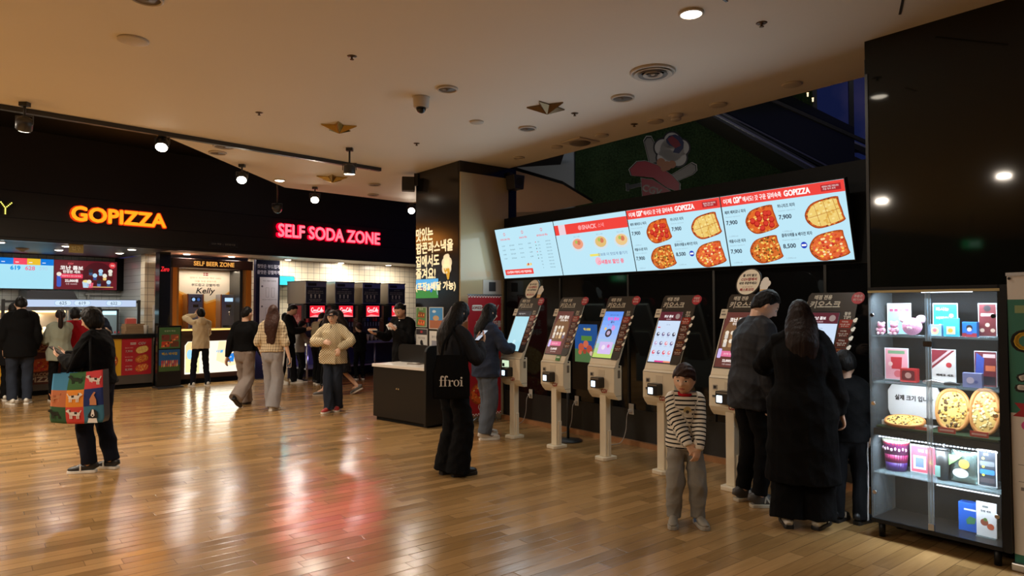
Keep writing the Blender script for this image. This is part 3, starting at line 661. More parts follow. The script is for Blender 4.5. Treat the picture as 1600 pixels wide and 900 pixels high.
# ================================================================== ceiling fittings
LAMPON = M('lamp_on', (.1, .1, .1), .3, em=14, emcol=(1, .88, .70))
LAMPHOT = M('lamp_hot', (.1, .1, .1), .3, em=24, emcol=(1, .90, .72))
RINGM = M('fitting_white', lin(200, 192, 180), .5)
GREYM = M('fitting_grey', lin(110, 102, 94), .5)
DARKG = M('fitting_dark', (.03, .03, .03), .4)
BRASS = M('brass_foil', (.50, .34, .10), .22, metal=1.0)
STEEL = M('brushed_steel', (.55, .55, .55), .32, metal=1.0)
CHROME = M('chrome', (.75, .75, .75), .12, metal=1.0)
def round_fit(name, label, cat, px, r, kind, z=CEIL, group=None):
    p = at_z(px[0], px[1], z); t = thing(name, label, cat, (p.x, p.y, z), 0, group)
    if kind == 'plate':
        a = MB(); a.lathe([(r, 0), (r, -.012), (r * .9, -.016), (.001, -.016)][::-1], RINGM); a.build('cover', t)
    elif kind == 'grille':
        a = MB(); a.lathe([(r * .84, -.012), (r * .86, -.02), (r, -.016), (r, 0)], RINGM); a.build('rim', t)
        a = MB(); a.lathe([(.001, -.0215), (.012, -.0215), (.014, -.014), (r * .86, -.012), (r * .86, 0)], GREYM); a.build('grille', t)
    elif kind == 'downlight':
        a = MB(); a.lathe([(r * .8, -.004), (r * .85, -.016), (r, -.012), (r, 0)], RINGM); a.build('rim', t)
        a = MB(); a.lathe([(.001, -.024), (r * .6, -.021), (r * .8, -.013), (r * .84, -.008)], LAMPON); a.build('lens', t)
    elif kind == 'downlight_off':
        a = MB(); a.lathe([(r * .8, -.004), (r * .85, -.016), (r, -.012), (r, 0)], RINGM); a.build('rim', t)
        a = MB(); a.lathe([(.001, -.008), (r * .84, -.006), (r * .84, 0)], M('lens_off', lin(190, 190, 190), .2)); a.build('lens', t)
    elif kind == 'diffuser':
        a = MB(); a.lathe([(r * .9, -.006), (r * .93, -.022), (r, -.012), (r, 0)], RINGM); a.build('rim', t)
        a = MB()
        for k in range(4):
            q = r * (.86 - k * .21); a.lathe([(q * .78, -.004), (q, -.03), (q * .97, -.034), (q * .76, -.012)], GREYM if k % 2 else RINGM)
        a.lathe([(.001, -.03), (.016, -.03), (.02, -.005)], RINGM); a.build('cone', t)
    elif kind == 'sprinkler':
        a = MB(); a.lathe([(.008, -.03), (.016, -.028), (.017, -.025), (.008, -.022), (.008, -.008), (.028, -.006), (r * .8, 0)], M('sprinkler_bronze', (.12, .08, .05), .4, metal=.6), n=14); a.build('head', t)
    elif kind == 'smoke':
        a = MB(); a.lathe([(.001, -.06), (.05, -.06), (.055, -.045), (.04, -.04), (.06, -.022), (r, -.018), (r, 0)], RINGM); a.build('housing', t)
    return t
round_fit('downlight', 'round recessed ceiling light, the only one switched on near the top edge', 'ceiling light', (1080, 20), .085, 'downlight')
round_fit('air_diffuser', 'large round ceiling air diffuser with concentric rings', 'vent', (1020, 112), .19, 'diffuser')
round_fit('ceiling_speaker', 'round grey ceiling speaker just beside the security camera', 'speaker', (699, 138), .095, 'grille')
round_fit('ceiling_speaker', 'dark grey round ceiling speaker between the star and the air diffuser', 'speaker', (973, 152), .11, 'grille')
round_fit('ceiling_speaker', 'round grey ceiling speaker just past the dark star', 'speaker', (824, 200), .10, 'grille')
round_fit('ceiling_plate', 'pale round cover plate alone on the left of the ceiling', 'cover plate', (208, 62), .105, 'plate')
round_fit('ceiling_plate', 'round cover plate half cut by the top of the picture', 'cover plate', (229, -4), .10, 'grille')
round_fit('ceiling_plate', 'small pale round plate behind the security camera', 'cover plate', (745, 190), .075, 'plate')
round_fit('ceiling_plate', 'round plate next to the black wall, right end of the row along the ceiling edge', 'cover plate', (1237, 131), .085, 'plate')
round_fit('ceiling_plate', 'round plate along the ceiling edge, second from the black wall', 'cover plate', (1122, 163), .085, 'plate')
round_fit('ceiling_plate', 'round plate along the ceiling edge beside the smoke detector', 'cover plate', (1024, 189), .085, 'plate')
round_fit('ceiling_plate', 'round plate along the ceiling edge just past the square vent', 'cover plate', (940, 211), .08, 'plate')
round_fit('ceiling_plate', 'small round plate between the square vent and the ring near the pillar', 'cover plate', (870, 229), .075, 'plate')
round_fit('downlight', 'small unlit glass downlight at the ceiling edge by the pillar', 'ceiling light', (811, 246), .075, 'downlight_off')
round_fit('smoke_detector', 'small white smoke detector at the ceiling edge', 'smoke detector', (1056, 179), .075, 'smoke')
for px, lb in (((550, 88), 'small ceiling sprinkler right of the round plate on the open ceiling'), ((405, 176), 'small ceiling sprinkler close to the track beam, left of the gold star'),
               ((651, 224), 'small ceiling sprinkler above the pillar corner'), ((898, 177), 'small ceiling sprinkler beside the dark star'),
               ((991, 194), 'small ceiling sprinkler near the smoke detector'), ((1190, 36), 'small ceiling sprinkler right of the lit downlight')):
    round_fit('sprinkler', lb, 'sprinkler', px, .05, 'sprinkler')
round_fit('ceiling_speaker', 'nearer of two grey ceiling discs beyond the track beam', 'speaker', (350, 228), .13, 'grille')
round_fit('ceiling_speaker', 'farther of two grey ceiling discs beyond the track beam', 'speaker', (340, 238), .11, 'grille')
round_fit('downlight', 'small lit ceiling light at the pink edge over the soda zone', 'ceiling light', (437, 281), .085, 'downlight')
round_fit('ceiling_plate', 'small disc on the pink lit ceiling left of the pillar', 'cover plate', (585, 288), .10, 'grille')
round_fit('ceiling_plate', 'thin disc at the far ceiling edge over the soda sign', 'cover plate', (583, 304), .10, 'grille')
p = at_z(906, 221, CEIL); t = thing('air_cassette', 'square white ceiling vent with a round grille', 'vent', (p.x, p.y, CEIL), RK)
a = MB(); a.box(-.17, .17, -.17, .17, -.018, 0, RINGM); a.build('plate', t, .006)
a = MB(); a.lathe([(.001, -.05), (.03, -.05), (.07, -.035), (.12, -.03), (.13, -.018)], GREYM); a.build('grille', t)
def star(label, px, r, rot, mat, z=CEIL):
    p = at_z(px[0], px[1], z); b = MB(); n = 10; pts = [((r if k % 2 == 0 else r * .42) * math.cos(rot + PI * k / 5), (r if k % 2 == 0 else r * .42) * math.sin(rot + PI * k / 5)) for k in range(n)]
    v = [(0, 0, -.085)] + [(x, y, -.012) for x, y in pts] + [(x, y, 0) for x, y in pts]
    f = [(0, 1 + (k + 1) % n, 1 + k) for k in range(n)] + [(1 + k, 1 + (k + 1) % n, 1 + n + (k + 1) % n, 1 + n + k) for k in range(n)] + [tuple(range(n + 1, 2 * n + 1))]
    b.add(v, f, mat); return one('ceiling_star', b, label, 'ornament', (p.x, p.y, z))
star('five pointed brass star on the ceiling, shining gold left of the security camera', (530, 197), .2, 1.15, BRASS)
star('dark bronze five pointed ceiling star right of the security camera', (855, 166), .205, 1.75, M('bronze_foil', (.16, .11, .06), .35, metal=.9))
star('far five pointed star on the pink lit ceiling by the hanging lamp', (519, 277), .24, 1.2, BRASS)
# dome camera
p = at_z(658, 152, CEIL); t = thing('security_camera', 'white dome security camera hanging from the ceiling', 'camera', (p.x, p.y, CEIL))
a = MB(); a.lathe([(.062, -.10), (.074, -.095), (.078, -.01), (.085, 0)], RINGM); a.build('housing', t)
a = MB(); a.ball((0, 0, -.105), (.048, .048, .05), M('dome_glass', (.01, .01, .01), .08)); a.build('dome', t)
# black lighting track along the ceiling and its lamps
a0 = at_z(-90, 148, CEIL); a1 = at_z(594, 262.5, CEIL); d = (a1 - a0); ln = d.length
b = MB(); b.box(0, ln, -.03, .03, -.05, -.002, DARKG); one('lighting_track', b, 'long black lighting track crossing the ceiling', 'lighting track', (a0.x, a0.y, CEIL), math.atan2(d.y, d.x))
def spot(label, px, z, aim, hot=True, up=None, energy=60, col=WARM, drum=.072, stem_top=None):
    p = at_z(px[0], px[1], z); t = thing('track_spotlight', label, 'spotlight', tuple(p)); top = (stem_top or CEIL) - z
    a = MB(); a.cyl((0, 0, .07), (0, 0, top), .012, DARKG, n=10); a.box(-.04, .04, -.03, .03, top - .04, top, DARKG); a.build('stem', t)
    A = Vector(aim) - p; A.normalize(); q = A.to_track_quat('-Z', 'Y').to_matrix().to_4x4()
    a = MB(); a.lathe([(drum * .9, -.05), (drum, -.045), (drum, .05), (drum * .6, .075), (.02, .08)], DARKG, n=18); a.xf(q); a.build('housing', t)
    a = MB(); a.lathe([(.001, -.056), (drum * .86, -.052), (drum * .86, -.046)], LAMPHOT if hot else DARKG, n=18); a.xf(q); a.build('lens', t)
    a = MB()
    for sx in (-1, 1): a.box(sx * (drum + .012) - .004, sx * (drum + .012) + .004, -.006, .006, 0, .085, DARKG)
    a.box(-drum - .016, drum + .016, -.006, .006, .08, .09, DARKG); a.build('yoke', t)
    if energy:
        l = lamp('SPOT', tuple(p + A * .07), energy, col, .05, aim=tuple(p + A * 3), spot=2.0, blend=.8); l.parent = t; l.matrix_parent_inverse = Matrix.Translation(p).inverted()
    return t
LOOK = Vector((0, 0, 1.5))
spot('track spotlight at the far left, hanging below the ceiling edge', (38, 195), 3.33, (-6.4, 8.4, 0), energy=120)
spot('glaring spotlight left of centre, above the pizza sign', (253, 226), 3.42, (-3.2, 5.6, .6), energy=60)
spot('glaring spotlight above the beer counter, second of the row along the ceiling edge', (378, 278), 3.36, (-3.0, 6.8, .5), energy=70, col=WARM)
spot('glaring spotlight above the soda sign', (492, 310), 3.36, (-2.5, 8.0, .5), energy=70, col=WARM)
spot('glaring spotlight beside the black pillar', (643, 328), 3.42, (-1.6, 9.0, 1.2), energy=40, col=WARM)
spot('lit track lamp in a square yoke hanging from the end of the black track', (546, 266), 3.27, (-2.1, 8.7, 0), energy=90, col=WARM)
spot('small dark unlit spotlight in front of the black fascia', (433, 326), 3.2, (-4.3, 13.4, 2.8), hot=False, energy=0, stem_top=4.5)
p = at_z(1410, 3, CEIL); b = MB(); b.box(-.45, .2, -.008, .008, -.006, .002, DARKG); one('ceiling_slot', b, 'thin dark slot in the ceiling near the black wall', 'ceiling slot', (p.x, p.y, CEIL), RC + .45)
p = at_z(1130, -2, CEIL); b = MB(); b.box(-.12, .05, -.008, .008, -.006, .002, DARKG); one('ceiling_slot', b, 'short dark ceiling slot at the top of the picture by the lit downlight', 'ceiling slot', (p.x, p.y, CEIL), RC + .1)

for p, lb in (((-7.84, 8.53, 2.31), 'green emergency exit sign mirrored in the dark glass of the kiosk wall'), ((-8.15, .13, 2.92), 'green emergency exit sign mirrored dimly in the tall black wall')):
    t = thing('exit_sign', lb, 'exit sign', p, -1.4); a = MB(); a.box(-.17, .17, -.02, .02, -.085, .085, EM(20, 190, 110, 1.6)); a.build('light_box', t)
    for sd in (-1, 1):
        a = MB(); a.flat([(-.03, -.05), (.0, -.02), (.03, -.055), (.05, -.04), (.02, .0), (.03, .03), (.0, .035), (-.05, .01)], -.0215, EM(235, 255, 245, 1.6)); a.disc(.03, .055, .014, -.0215, EM(235, 255, 245, 1.6), 10); a.rect(-.12, -.08, -.06, .06, -.0215, EM(235, 255, 245, 1.6))
        a.v = [(x * sd * -1 if sd > 0 else x, y * (1 if sd < 0 else -1), z) for x, y, z in a.v]; a.build('running_figure', t)
    a = MB(); a.cyl((0, 0, .085), (0, 0, CEIL - p[2]), .008, DARKG, n=8); a.build('rod', t)

# ================================================================== the shop front
def fxz(u, v, y=0.0): 
    nin = (-DF[1], DF[0]); p0 = (FW[0] + nin[0] * y, FW[1] + nin[1] * y); q = wall_at(u, v, p0, DF)
    return ((q.x - p0[0]) * DF[0] + (q.y - p0[1]) * DF[1], q.z)
def fw(x, y, z=0.0): return Vector((FW[0] + DF[0] * x - DF[1] * y, FW[1] + DF[1] * x + DF[0] * y, z))
def pizza(b, cx, cz, w, h, y, C, kind, rot=0.0, cut=True, ox=1):
    """an oval pan pizza printed or shown flat on a face: crust, cheese, toppings; cut = straight at the right end."""
    c, q = math.cos(rot), math.sin(rot); r = random.Random(int(cx * 977 + cz * 131 + w * 53) % 9999 + len(kind))
    def T(px, pz): return (cx + px * c - pz * q, cz + px * q + pz * c)
    def blob(px, pz, rx, rz, yy, m, n=10, j=.12):
        b.flat([T(px + rx * (1 + j * (r.random() - .5)) * math.cos(2 * PI * k / n), pz + rz * (1 + j * (r.random() - .5)) * math.sin(2 * PI * k / n)) for k in range(n)], yy, m)
    def shape(s):
        pts = []
        for k in range(36):
            t = 2 * PI * k / 36; x = w / 2 * math.cos(t); z = h / 2 * math.sin(t)
            x = math.copysign(abs(math.cos(t)) ** .8, math.cos(t)) * w / 2; z = math.copysign(abs(math.sin(t)) ** .8, math.sin(t)) * h / 2
            if cut: x = min(x, w * .34)
            jit = 1 + .02 * math.sin(k * 5.3)
            pts.append(T(x * s * jit, z * s * jit))
        return pts
    d = .0008
    b.flat(shape(1), y, C(160, 64, 22)); b.flat(shape(.94), y - d, C(206, 92, 34)); b.flat(shape(.86), y - 2 * d, {'pepperoni': C(226, 104, 40), 'cheese': C(240, 206, 116), 'corn': C(214, 110, 44), 'bacon': C(226, 100, 50)}[kind])
    for i in range(26):                              # browned crust and cheese patches
        a = 2 * PI * i / 26 + r.random() * .2; px, pz = w * .455 * math.cos(a), h * .455 * math.sin(a)
        if cut and px > w * .31: continue
        blob(px, pz, h * .045, h * .03, y - 1.5 * d, C(*r.choice([(140, 60, 22), (226, 150, 66), (120, 50, 20)])), 7)
    if kind != 'cheese':
        for i in range(30):
            a = r.random() * 6.28; q = math.sqrt(r.random()) * .40; px, pz = w * q * math.cos(a), h * q * math.sin(a)
            if cut and px > w * .29: continue
            blob(px, pz, h * .06, h * .035, y - 2.4 * d, C(*r.choice([(250, 206, 110), (214, 96, 34), (244, 186, 84), (196, 70, 28)])), 7, .5)
    n = {'pepperoni': 11, 'cheese': 60, 'corn': 80, 'bacon': 70}[kind]
    for i in range(n):
        for _ in range(30):
            px, pz = (r.random() - .5) * w * .84, (r.random() - .5) * h * .84
            if (px / (w * .42)) ** 2 + (pz / (h * .42)) ** 2 < 1 and not (cut and px > w * .29): break
        if kind == 'pepperoni':
            a = i * 2.4; rr = .36 * math.sqrt((i + .5) / n); px, pz = w * rr * math.cos(a) * .9, h * rr * math.sin(a)
            if cut and px > w * .24: px = w * .2
            blob(px, pz, h * .115, h * .115, y - 3 * d, C(176, 28, 24)); blob(px + h * .012, pz + h * .012, h * .085, h * .08, y - 4 * d, C(216, 58, 44)); 
            if i % 2: blob(px - h * .12, pz + h * .06, h * .05, h * .03, y - 4.5 * d, C(248, 214, 130))
        elif kind == 'cheese': blob(px, pz, h * .05, h * .035, y - 3 * d, C(*r.choice([(250, 228, 150), (226, 178, 84), (244, 214, 130)])))
        elif kind == 'corn': blob(px, pz, h * .035, h * .03, y - 3 * d, C(*r.choice([(250, 212, 80), (150, 60, 24), (96, 60, 22), (246, 196, 110), (120, 110, 40)])))
        else: blob(px, pz, h * .05, h * .04, y - 3 * d, C(*r.choice([(200, 50, 40), (250, 206, 80), (236, 120, 60), (250, 226, 170), (226, 96, 70)])))
    if kind == 'cheese':
        for k in (-.22, 0, .22): b.flat([T(k * w - w * .006, -h * .42), T(k * w + w * .006, -h * .42), T(k * w + w * .006, h * .42), T(k * w - w * .006, h * .42)], y - 4 * d, C(190, 130, 60))
        b.flat([T(-w * .42, -h * .01), T(w * .30, -h * .01), T(w * .30, h * .01), T(-w * .42, h * .01)], y - 4 * d, C(190, 130, 60))
# ---- lit channel-letter signs on the fascia
def letters(name, label, body, u0, u1, vmid, h, face, halo, bold, shear=0.0):
    x0, z0 = fxz(u0, vmid[0], -.76); x1, z1 = fxz(u1, vmid[1], -.76); zc = (z0 + z1) / 2
    o = fw((x0 + x1) / 2, -.76, zc); t = thing(name, label, 'sign', tuple(o), RF)
    w = x1 - x0
    a = MB(); a.text(body, 0, 0, h * .93, -.052, face, w=w * .985, bold=bold * .75, shear=shear); a.build('letter_face', t)
    a = MB(); a.text(body, 0, 0, h, 0, halo, w=w, bold=bold, depth=.05, shear=shear); a.build('letter_return', t)
    return t, w
OR_F, OR_H = EM(255, 140, 24, 1.7), EM(240, 60, 10, .9)
PK_F, PK_H = EM(255, 96, 110, 2.2), EM(235, 0, 40, 1.5)
gt, gw = letters('pizza_sign', 'glowing orange GOPIZZA letters on the black fascia', 'GOPIZZA', 110, 258, (333, 346), .255, OR_F, OR_H, .075)
st, sw_ = letters('soda_sign', 'glowing pink red SELF SODA ZONE letters on the black fascia', 'SELF SODA ZONE', 432, 592, (359, 374), .285, PK_F, PK_H, .055)
for T_, w_, e_, c_ in ((gt, gw, 10, (1, .35, .06)), (st, sw_, 25, (1, .07, .12))):      # the light the letters throw in front of them
    l = lamp('AREA', (0, 0, 0), e_, c_, sx=w_, sy=.28); l.parent = T_; l.location = (0, -.09, 0); l.rotation_euler = (-PI / 2, 0, 0)
x0, z0 = fxz(0, 326, -.76); t = thing('bulb_sign', 'yellow bulb letters cut off at the left edge of the picture', 'sign', tuple(fw(x0 - .06, -.76, 3.165)), RF)
a = MB(); a.text('RY', .04, 0, .19, -.03, M('bulb_letter_face', (.06, .05, .01), .4), w=.34, bold=.07, depth=.03); a.build('letter_face', t)
a = MB(); YB = EM(250, 240, 110, 2.0)
for x in np.linspace(-.13, .21, 9):
    for z in np.linspace(-.085, .085, 6):
        pass
for (xa, za, xb, zb) in ((.06, .09, .12, .0), (.20, .09, .12, .0), (.12, 0, .12, -.09), (-.12, -.09, -.12, .09), (-.12, .09, -.02, .06), (-.02, .06, -.12, .0), (-.09, 0, -.01, -.09)):
    for k in np.linspace(0, 1, 5): a.ball((xa + (xb - xa) * k, -.065, za + (zb - za) * k), .010, YB, 8, 6)
a.build('bulbs', t)
x0, z0 = fxz(325, 381, -.76); x1, z1 = fxz(372, 383, -.76); w = x1 - x0
b = MB(); b.box(-w / 2, w / 2, -.012, 0, -.045, .045, M('plate_black', (.02, .02, .02), .3)); b.text('CGV 매점  |  일반음식점', 0, 0, .042, -.0135, PR(170, 165, 155), w=w * .78)
one('name_plate', b, 'small black plate with pale writing on the fascia above the beer counter', 'sign', tuple(fw((x0 + x1) / 2, -.757, (z0 + z1) / 2)), RF)
# ---- downlights under the fascia
for (u, v, lb) in ((0, 378, 'lit kitchen ceiling light at the left edge of the picture'), (92, 390, 'lit kitchen ceiling light over the customer in grey, nearer of two'), (104, 384, 'lit kitchen ceiling light beside the small yellow sign'),
                   (187, 395, 'lit kitchen ceiling light over the pizza boxes, farther of two'), (206, 389.5, 'lit kitchen ceiling light over the pizza boxes, nearer of two')):
    p = at_z(u, v, 2.66); t = thing('kitchen_downlight', lb, 'ceiling light', tuple(p)); a = MB(); a.lathe([(.07, -.005), (.075, -.012), (.09, -.008), (.09, 0)], RINGM); a.build('rim', t)
    a = MB(); a.lathe([(.001, -.024), (.045, -.021), (.066, -.013), (.074, -.008)], LAMPON); a.build('lens', t)
    l = lamp('AREA', tuple(p - Vector((0, 0, .02))), 14, NEUT, .12)
for (u, v, lb) in ((292, 396.5, 'lit ceiling light above the beer sign, left of two'), (362, 400.5, 'lit ceiling light above the beer sign, right of two'), (450, 405.5, 'lit ceiling light over the soda zone by the blue board'),
                   (533, 410.5, 'lit ceiling light in the middle of the soda zone'), (607, 414, 'lit ceiling light of the soda zone nearest the black pillar')):
    p = at_z(u, v, 2.66); t = thing('counter_downlight', lb, 'ceiling light', tuple(p)); a = MB(); a.lathe([(.07, -.005), (.075, -.012), (.09, -.008), (.09, 0)], RINGM); a.build('rim', t)
    a = MB(); a.lathe([(.001, -.024), (.045, -.021), (.066, -.013), (.074, -.008)], LAMPON); a.build('lens', t)
    l = lamp('AREA', tuple(p + Vector((.7287 * (.42 if u > 400 else 0), -.685 * (.42 if u > 400 else 0), -.02))), 30 if u > 400 else 26, NEUT, .3)
p = at_z(119, 387, 2.60); b = MB(); b.box(-.11, .11, -.01, .01, -.09, .06, M('tag_yellow', lin(170, 150, 90), .5)); b.text('입구', 0, -.015, .07, -.0115, PR(240, 225, 170), bold=.03); one('hanging_tag', b, 'small yellow tag hanging from the kitchen ceiling', 'sign', (p.x, p.y, 2.60), RF)
p = at_z(35, 388, 2.66); b = MB(); b.lathe([(.02, -.07), (.06, -.04), (.10, -.02), (.11, 0)], RINGM); one('kitchen_smoke_detector', b, 'small white cone fitting on the kitchen ceiling', 'smoke detector', tuple(p))
PXL = fxz(243, 450, .82)[0]
# ---- pizza counter
FRONT = M('counter_grey', lin(86, 78, 70), .5); TOPB = M('counter_black', (.012, .012, .012), .18)
t = thing('pizza_counter', 'long pizza counter with black top and poster covered front', 'counter', tuple(fw(0, 0)), RF)
a = MB(); a.box(-5.2, .02, .03, .75, .09, .97, FRONT); a.build('body', t)
a = MB(); a.box(-5.2, .05, -.04, .80, .97, 1.045, TOPB); a.build('worktop', t, .006)
a = MB(); a.box(-5.2, .02, .10, .70, 0, .09, BLACKM); a.build('kickboard', t)
def poster(x0, x1, z0, z1, fn, name='poster', parent=t, y=.03, th=.006):
    b = MB(); b.box(x0, x1, y - th, y, z0, z1, PR(120, 110, 100)); fn(b, y - th - .0008, x0, x1, z0, z1); return b.build(name, parent)
def red_menu(b, y, x0, x1, z0, z1):
    b.rect(x0, x1, z0, z1, y, PR(186, 34, 48)); w = x1 - x0; y -= .0008
    b.rect(x0 + w * .28, x0 + w * .47, z1 - .115, z1 - .075, y, PR(240, 225, 215)); b.text('GOPIZZA', x0 + w * .375, z1 - .095, .022, y - .0008, PR(186, 34, 48), bold=.05)
    b.text('CGV', x0 + w * .68, z1 - .095, .045, y, PR(245, 235, 230), bold=.05, shear=.15)
    for k, (a_, c_) in enumerate((('7,900', 'cheese'), ('7,900', 'corn'), ('8,500', 'bacon'))):
        zc = z1 - .22 - k * .175
        b.text(('페퍼로니 피자', '허니치즈 피자', '베이컨 피자')[k], x0 + w * .24, zc + .045, .022, y, PR(250, 230, 220)); b.text(a_, x0 + w * .24, zc - .02, .045, y, PR(250, 240, 230), bold=.03)
        pizza(b, x0 + w * .68, zc + .005, w * .48, .15, y, PR, c_, .25, cut=False)
poster(-.55, -.02, .26, .955, red_menu)
def yel(b, y, x0, x1, z0, z1):
    b.rect(x0, x1, z0, z1, y, PR(228, 176, 40)); b.text('MEAT', x0 + (x1 - x0) * .35, z1 - .11, .085, y - .0008, PR(40, 25, 15), bold=.06, shear=.2)
    pizza(b, (x0 + x1) / 2, (z0 + z1) / 2 - .08, (x1 - x0) * .8, .3, y - .0008, PR, 'bacon', .3, cut=False)
poster(-1.09, -.555, .26, .955, yel)
def cheese(b, y, x0, x1, z0, z1):
    b.rect(x0, x1, z0, z1, y, PR(190, 40, 44)); b.text('CHEESE', (x0 + x1) / 2, z1 - .10, .07, y - .0008, PR(246, 200, 150), w=(x1 - x0) * .8, bold=.05)
    pizza(b, (x0 + x1) / 2, (z0 + z1) / 2, (x1 - x0) * .8, .26, y - .0008, PR, 'cheese', .3, cut=False); b.text('PIZZA', (x0 + x1) / 2, z0 + .09, .08, y - .0008, PR(250, 235, 215), w=(x1 - x0) * .7, bold=.05)
poster(-1.50, -1.095, .26, .955, cheese)
def bacon(b, y, x0, x1, z0, z1):
    b.rect(x0, x1, z0, z1, y, PR(92, 40, 26)); w = x1 - x0; b.text('PEPPERONI', x0 + w * .5, z1 - .07, .05, y - .0008, PR(225, 195, 150), w=w * .75, bold=.05); b.text('PIZZA', x0 + w * .5, z1 - .15, .075, y - .0008, PR(225, 195, 150), w=w * .7, bold=.06)
    pizza(b, x0 + w * .5, z0 + .33, w * .9, .24, y - .0008, PR, 'pepperoni', .1, cut=False)
    b.text('BACON', x0 + w * .62, z0 + .17, .055, y - .0008, PR(225, 195, 150), bold=.05); b.text('GOPIZZA', x0 + w * .5, z0 + .085, .085, y - .0008, PR(240, 225, 195), w=w * .8, bold=.06)
poster(-2.35, -1.505, .20, .955, bacon)
poster(-3.3, -2.36, .20, .955, yel)
# gantry with the number display over the counter
t = thing('number_display', 'long white display with order numbers 625, 619 and 622 on black posts', 'display', tuple(fw(-1.1, .45, 1.045)), RF)
a = MB(); a.box(-.95, .92, -.03, .03, .515, .665, DARKG); a.build('frame', t)
a = MB(); SW_ = EM(198, 216, 246, .95); y = -.032; a.rect(-.945, .915, .525, .655, y, SW_)
for x, s_ in ((-.33, '625'), (-.02, '619'), (.52, '622')):
    a.flat(rrect(x - .14, x + .14, .545, .645, .05), y - .0006, EM(150, 190, 235, .95)); a.flat(rrect(x - .132, x + .132, .551, .639, .044), y - .0012, EM(214, 234, 250, 1.0)); a.flat([(x - .02, .552), (x + .02, .552), (x, .532)], y - .0013, EM(214, 234, 250, 1.0))
    a.text(s_, x, .595, .056, y - .002, EM(110, 135, 170, .8), bold=.02)
a.build('screen', t)
for x in (-1.23, .98):
    a = MB(); a.box(x - .025, x + .025, -.02, .03, 0, .66, DARKG); a.build('post', t, .004)
a = MB(); a.box(-1.23, -.95, -.01, .02, .60, .64, DARKG); a.box(.92, .98, -.01, .02, .60, .64, DARKG); a.build('arm', t)
# screens of the kitchen
t = thing('order_board', 'bright cyan order number screen with coloured header tabs', 'screen', tuple(fw(-2.0, 2.5, 1.945)), RF)
a = MB(); a.box(-1.2, .89, 0, .06, -.01, .63, DARKG); a.build('frame', t)
a = MB(); y = -.002; a.rect(-1.2, .88, 0, .62, y, EM(170, 228, 246, 1.0)); 
for k in range(9):
    x0 = -1.2 + k * .231; a.rect(x0, x0 + .231, .49, .62, y - .0008, (EM(236, 190, 40, 1), EM(0, 120, 220, 1), EM(245, 66, 92, 1))[(k + 2) % 3 if k < 7 else (0 if k == 7 else 1)])
    a.rect(x0 + .03, x0 + .09, .53, .545, y - .0016, EM(240, 245, 250, 1))
a.text('619', .22, .42, .08, y - .001, EM(0, 150, 225, 1), bold=.06); a.text('628', .47, .42, .08, y - .001, EM(230, 120, 150, 1), bold=.04); a.text('590', .70, .42, .07, y - .001, EM(180, 205, 230, 1)); a.build('image', t)
t = thing('promotion_screen', 'dark red promotion screen with 22,000 won combo beside the cyan board', 'screen', tuple(fw(-.51, 2.5, 1.945)), RF)
a = MB(); a.box(-.6, .6, 0, .06, -.01, .63, DARKG); a.build('frame', t)
a = MB(); y = -.002; a.rect(-.6, .59, 0, .62, y, EM(104, 24, 34, 1)); a.disc(.22, .3, .30, y - .0006, EM(74, 18, 26, 1), 28)
a.text('CGV', -.30, .55, .035, y - .001, EM(230, 90, 100, 1), bold=.05); a.text('코난 콤보', -.28, .46, .085, y - .001, EM(250, 240, 235, 1), w=.42, bold=.05); a.text('한정판 세트', -.28, .375, .06, y - .001, EM(245, 230, 225, 1), w=.32, bold=.05)
a.flat(rrect(-.49, -.07, .24, .33, .02), y - .001, EM(235, 60, 90, 1)); a.text('매점에서 만나보세요', -.28, .285, .036, y - .002, EM(250, 220, 225, 1), w=.36); a.text('22,000원', -.28, .185, .065, y - .001, EM(250, 240, 235, 1), bold=.05); a.text('단품 18,000원', -.28, .115, .035, y - .001, EM(230, 200, 200, 1))
for k, (z, n_, x0) in enumerate(((.31, 3, .08), (.21, 2, .16), (.07, 3, .05))):
    a.rect(.02, .52, z - .02, z, y - .001, EM(96, 40, 30, 1) if k < 2 else EM(214, 170, 110, 1))
    for j in range(n_):
        x = x0 + j * .19; a.flat(rrect(x - .035, x + .035, z, z + .07, .02), y - .0015, EM(*[(60, 80, 120), (140, 190, 225), (225, 215, 200), (50, 70, 130), (240, 200, 120), (190, 120, 90), (150, 190, 230), (90, 120, 180)][(k * 3 + j) % 8], 1)); a.disc(x, z + .10, .045, y - .002, EM(*[(40, 40, 50), (180, 215, 240), (235, 230, 215)][(k + j) % 3], 1), 14)
a.disc(.50, .54, .065, y - .001, EM(220, 60, 66, 1)); a.text('한정', .50, .54, .035, y - .002, EM(250, 220, 215, 1), bold=.03)
a.flat([(-.06, .04), (.04, .04), (.06, .17), (-.08, .17)], y - .001, EM(190, 215, 235, 1)); a.flat([(.05, .04), (.12, .04), (.135, .15), (.04, .15)], y - .0015, EM(230, 90, 110, 1)); a.disc(-.01, .18, .06, y - .0012, EM(246, 224, 140, 1), 12, .03)
a.flat(rrect(-.55, -.47, .05, .30, .03), y - .001, EM(60, 90, 190, 1)); a.disc(-.51, .32, .045, y - .0015, EM(240, 225, 210, 1), 14); a.build('image', t)
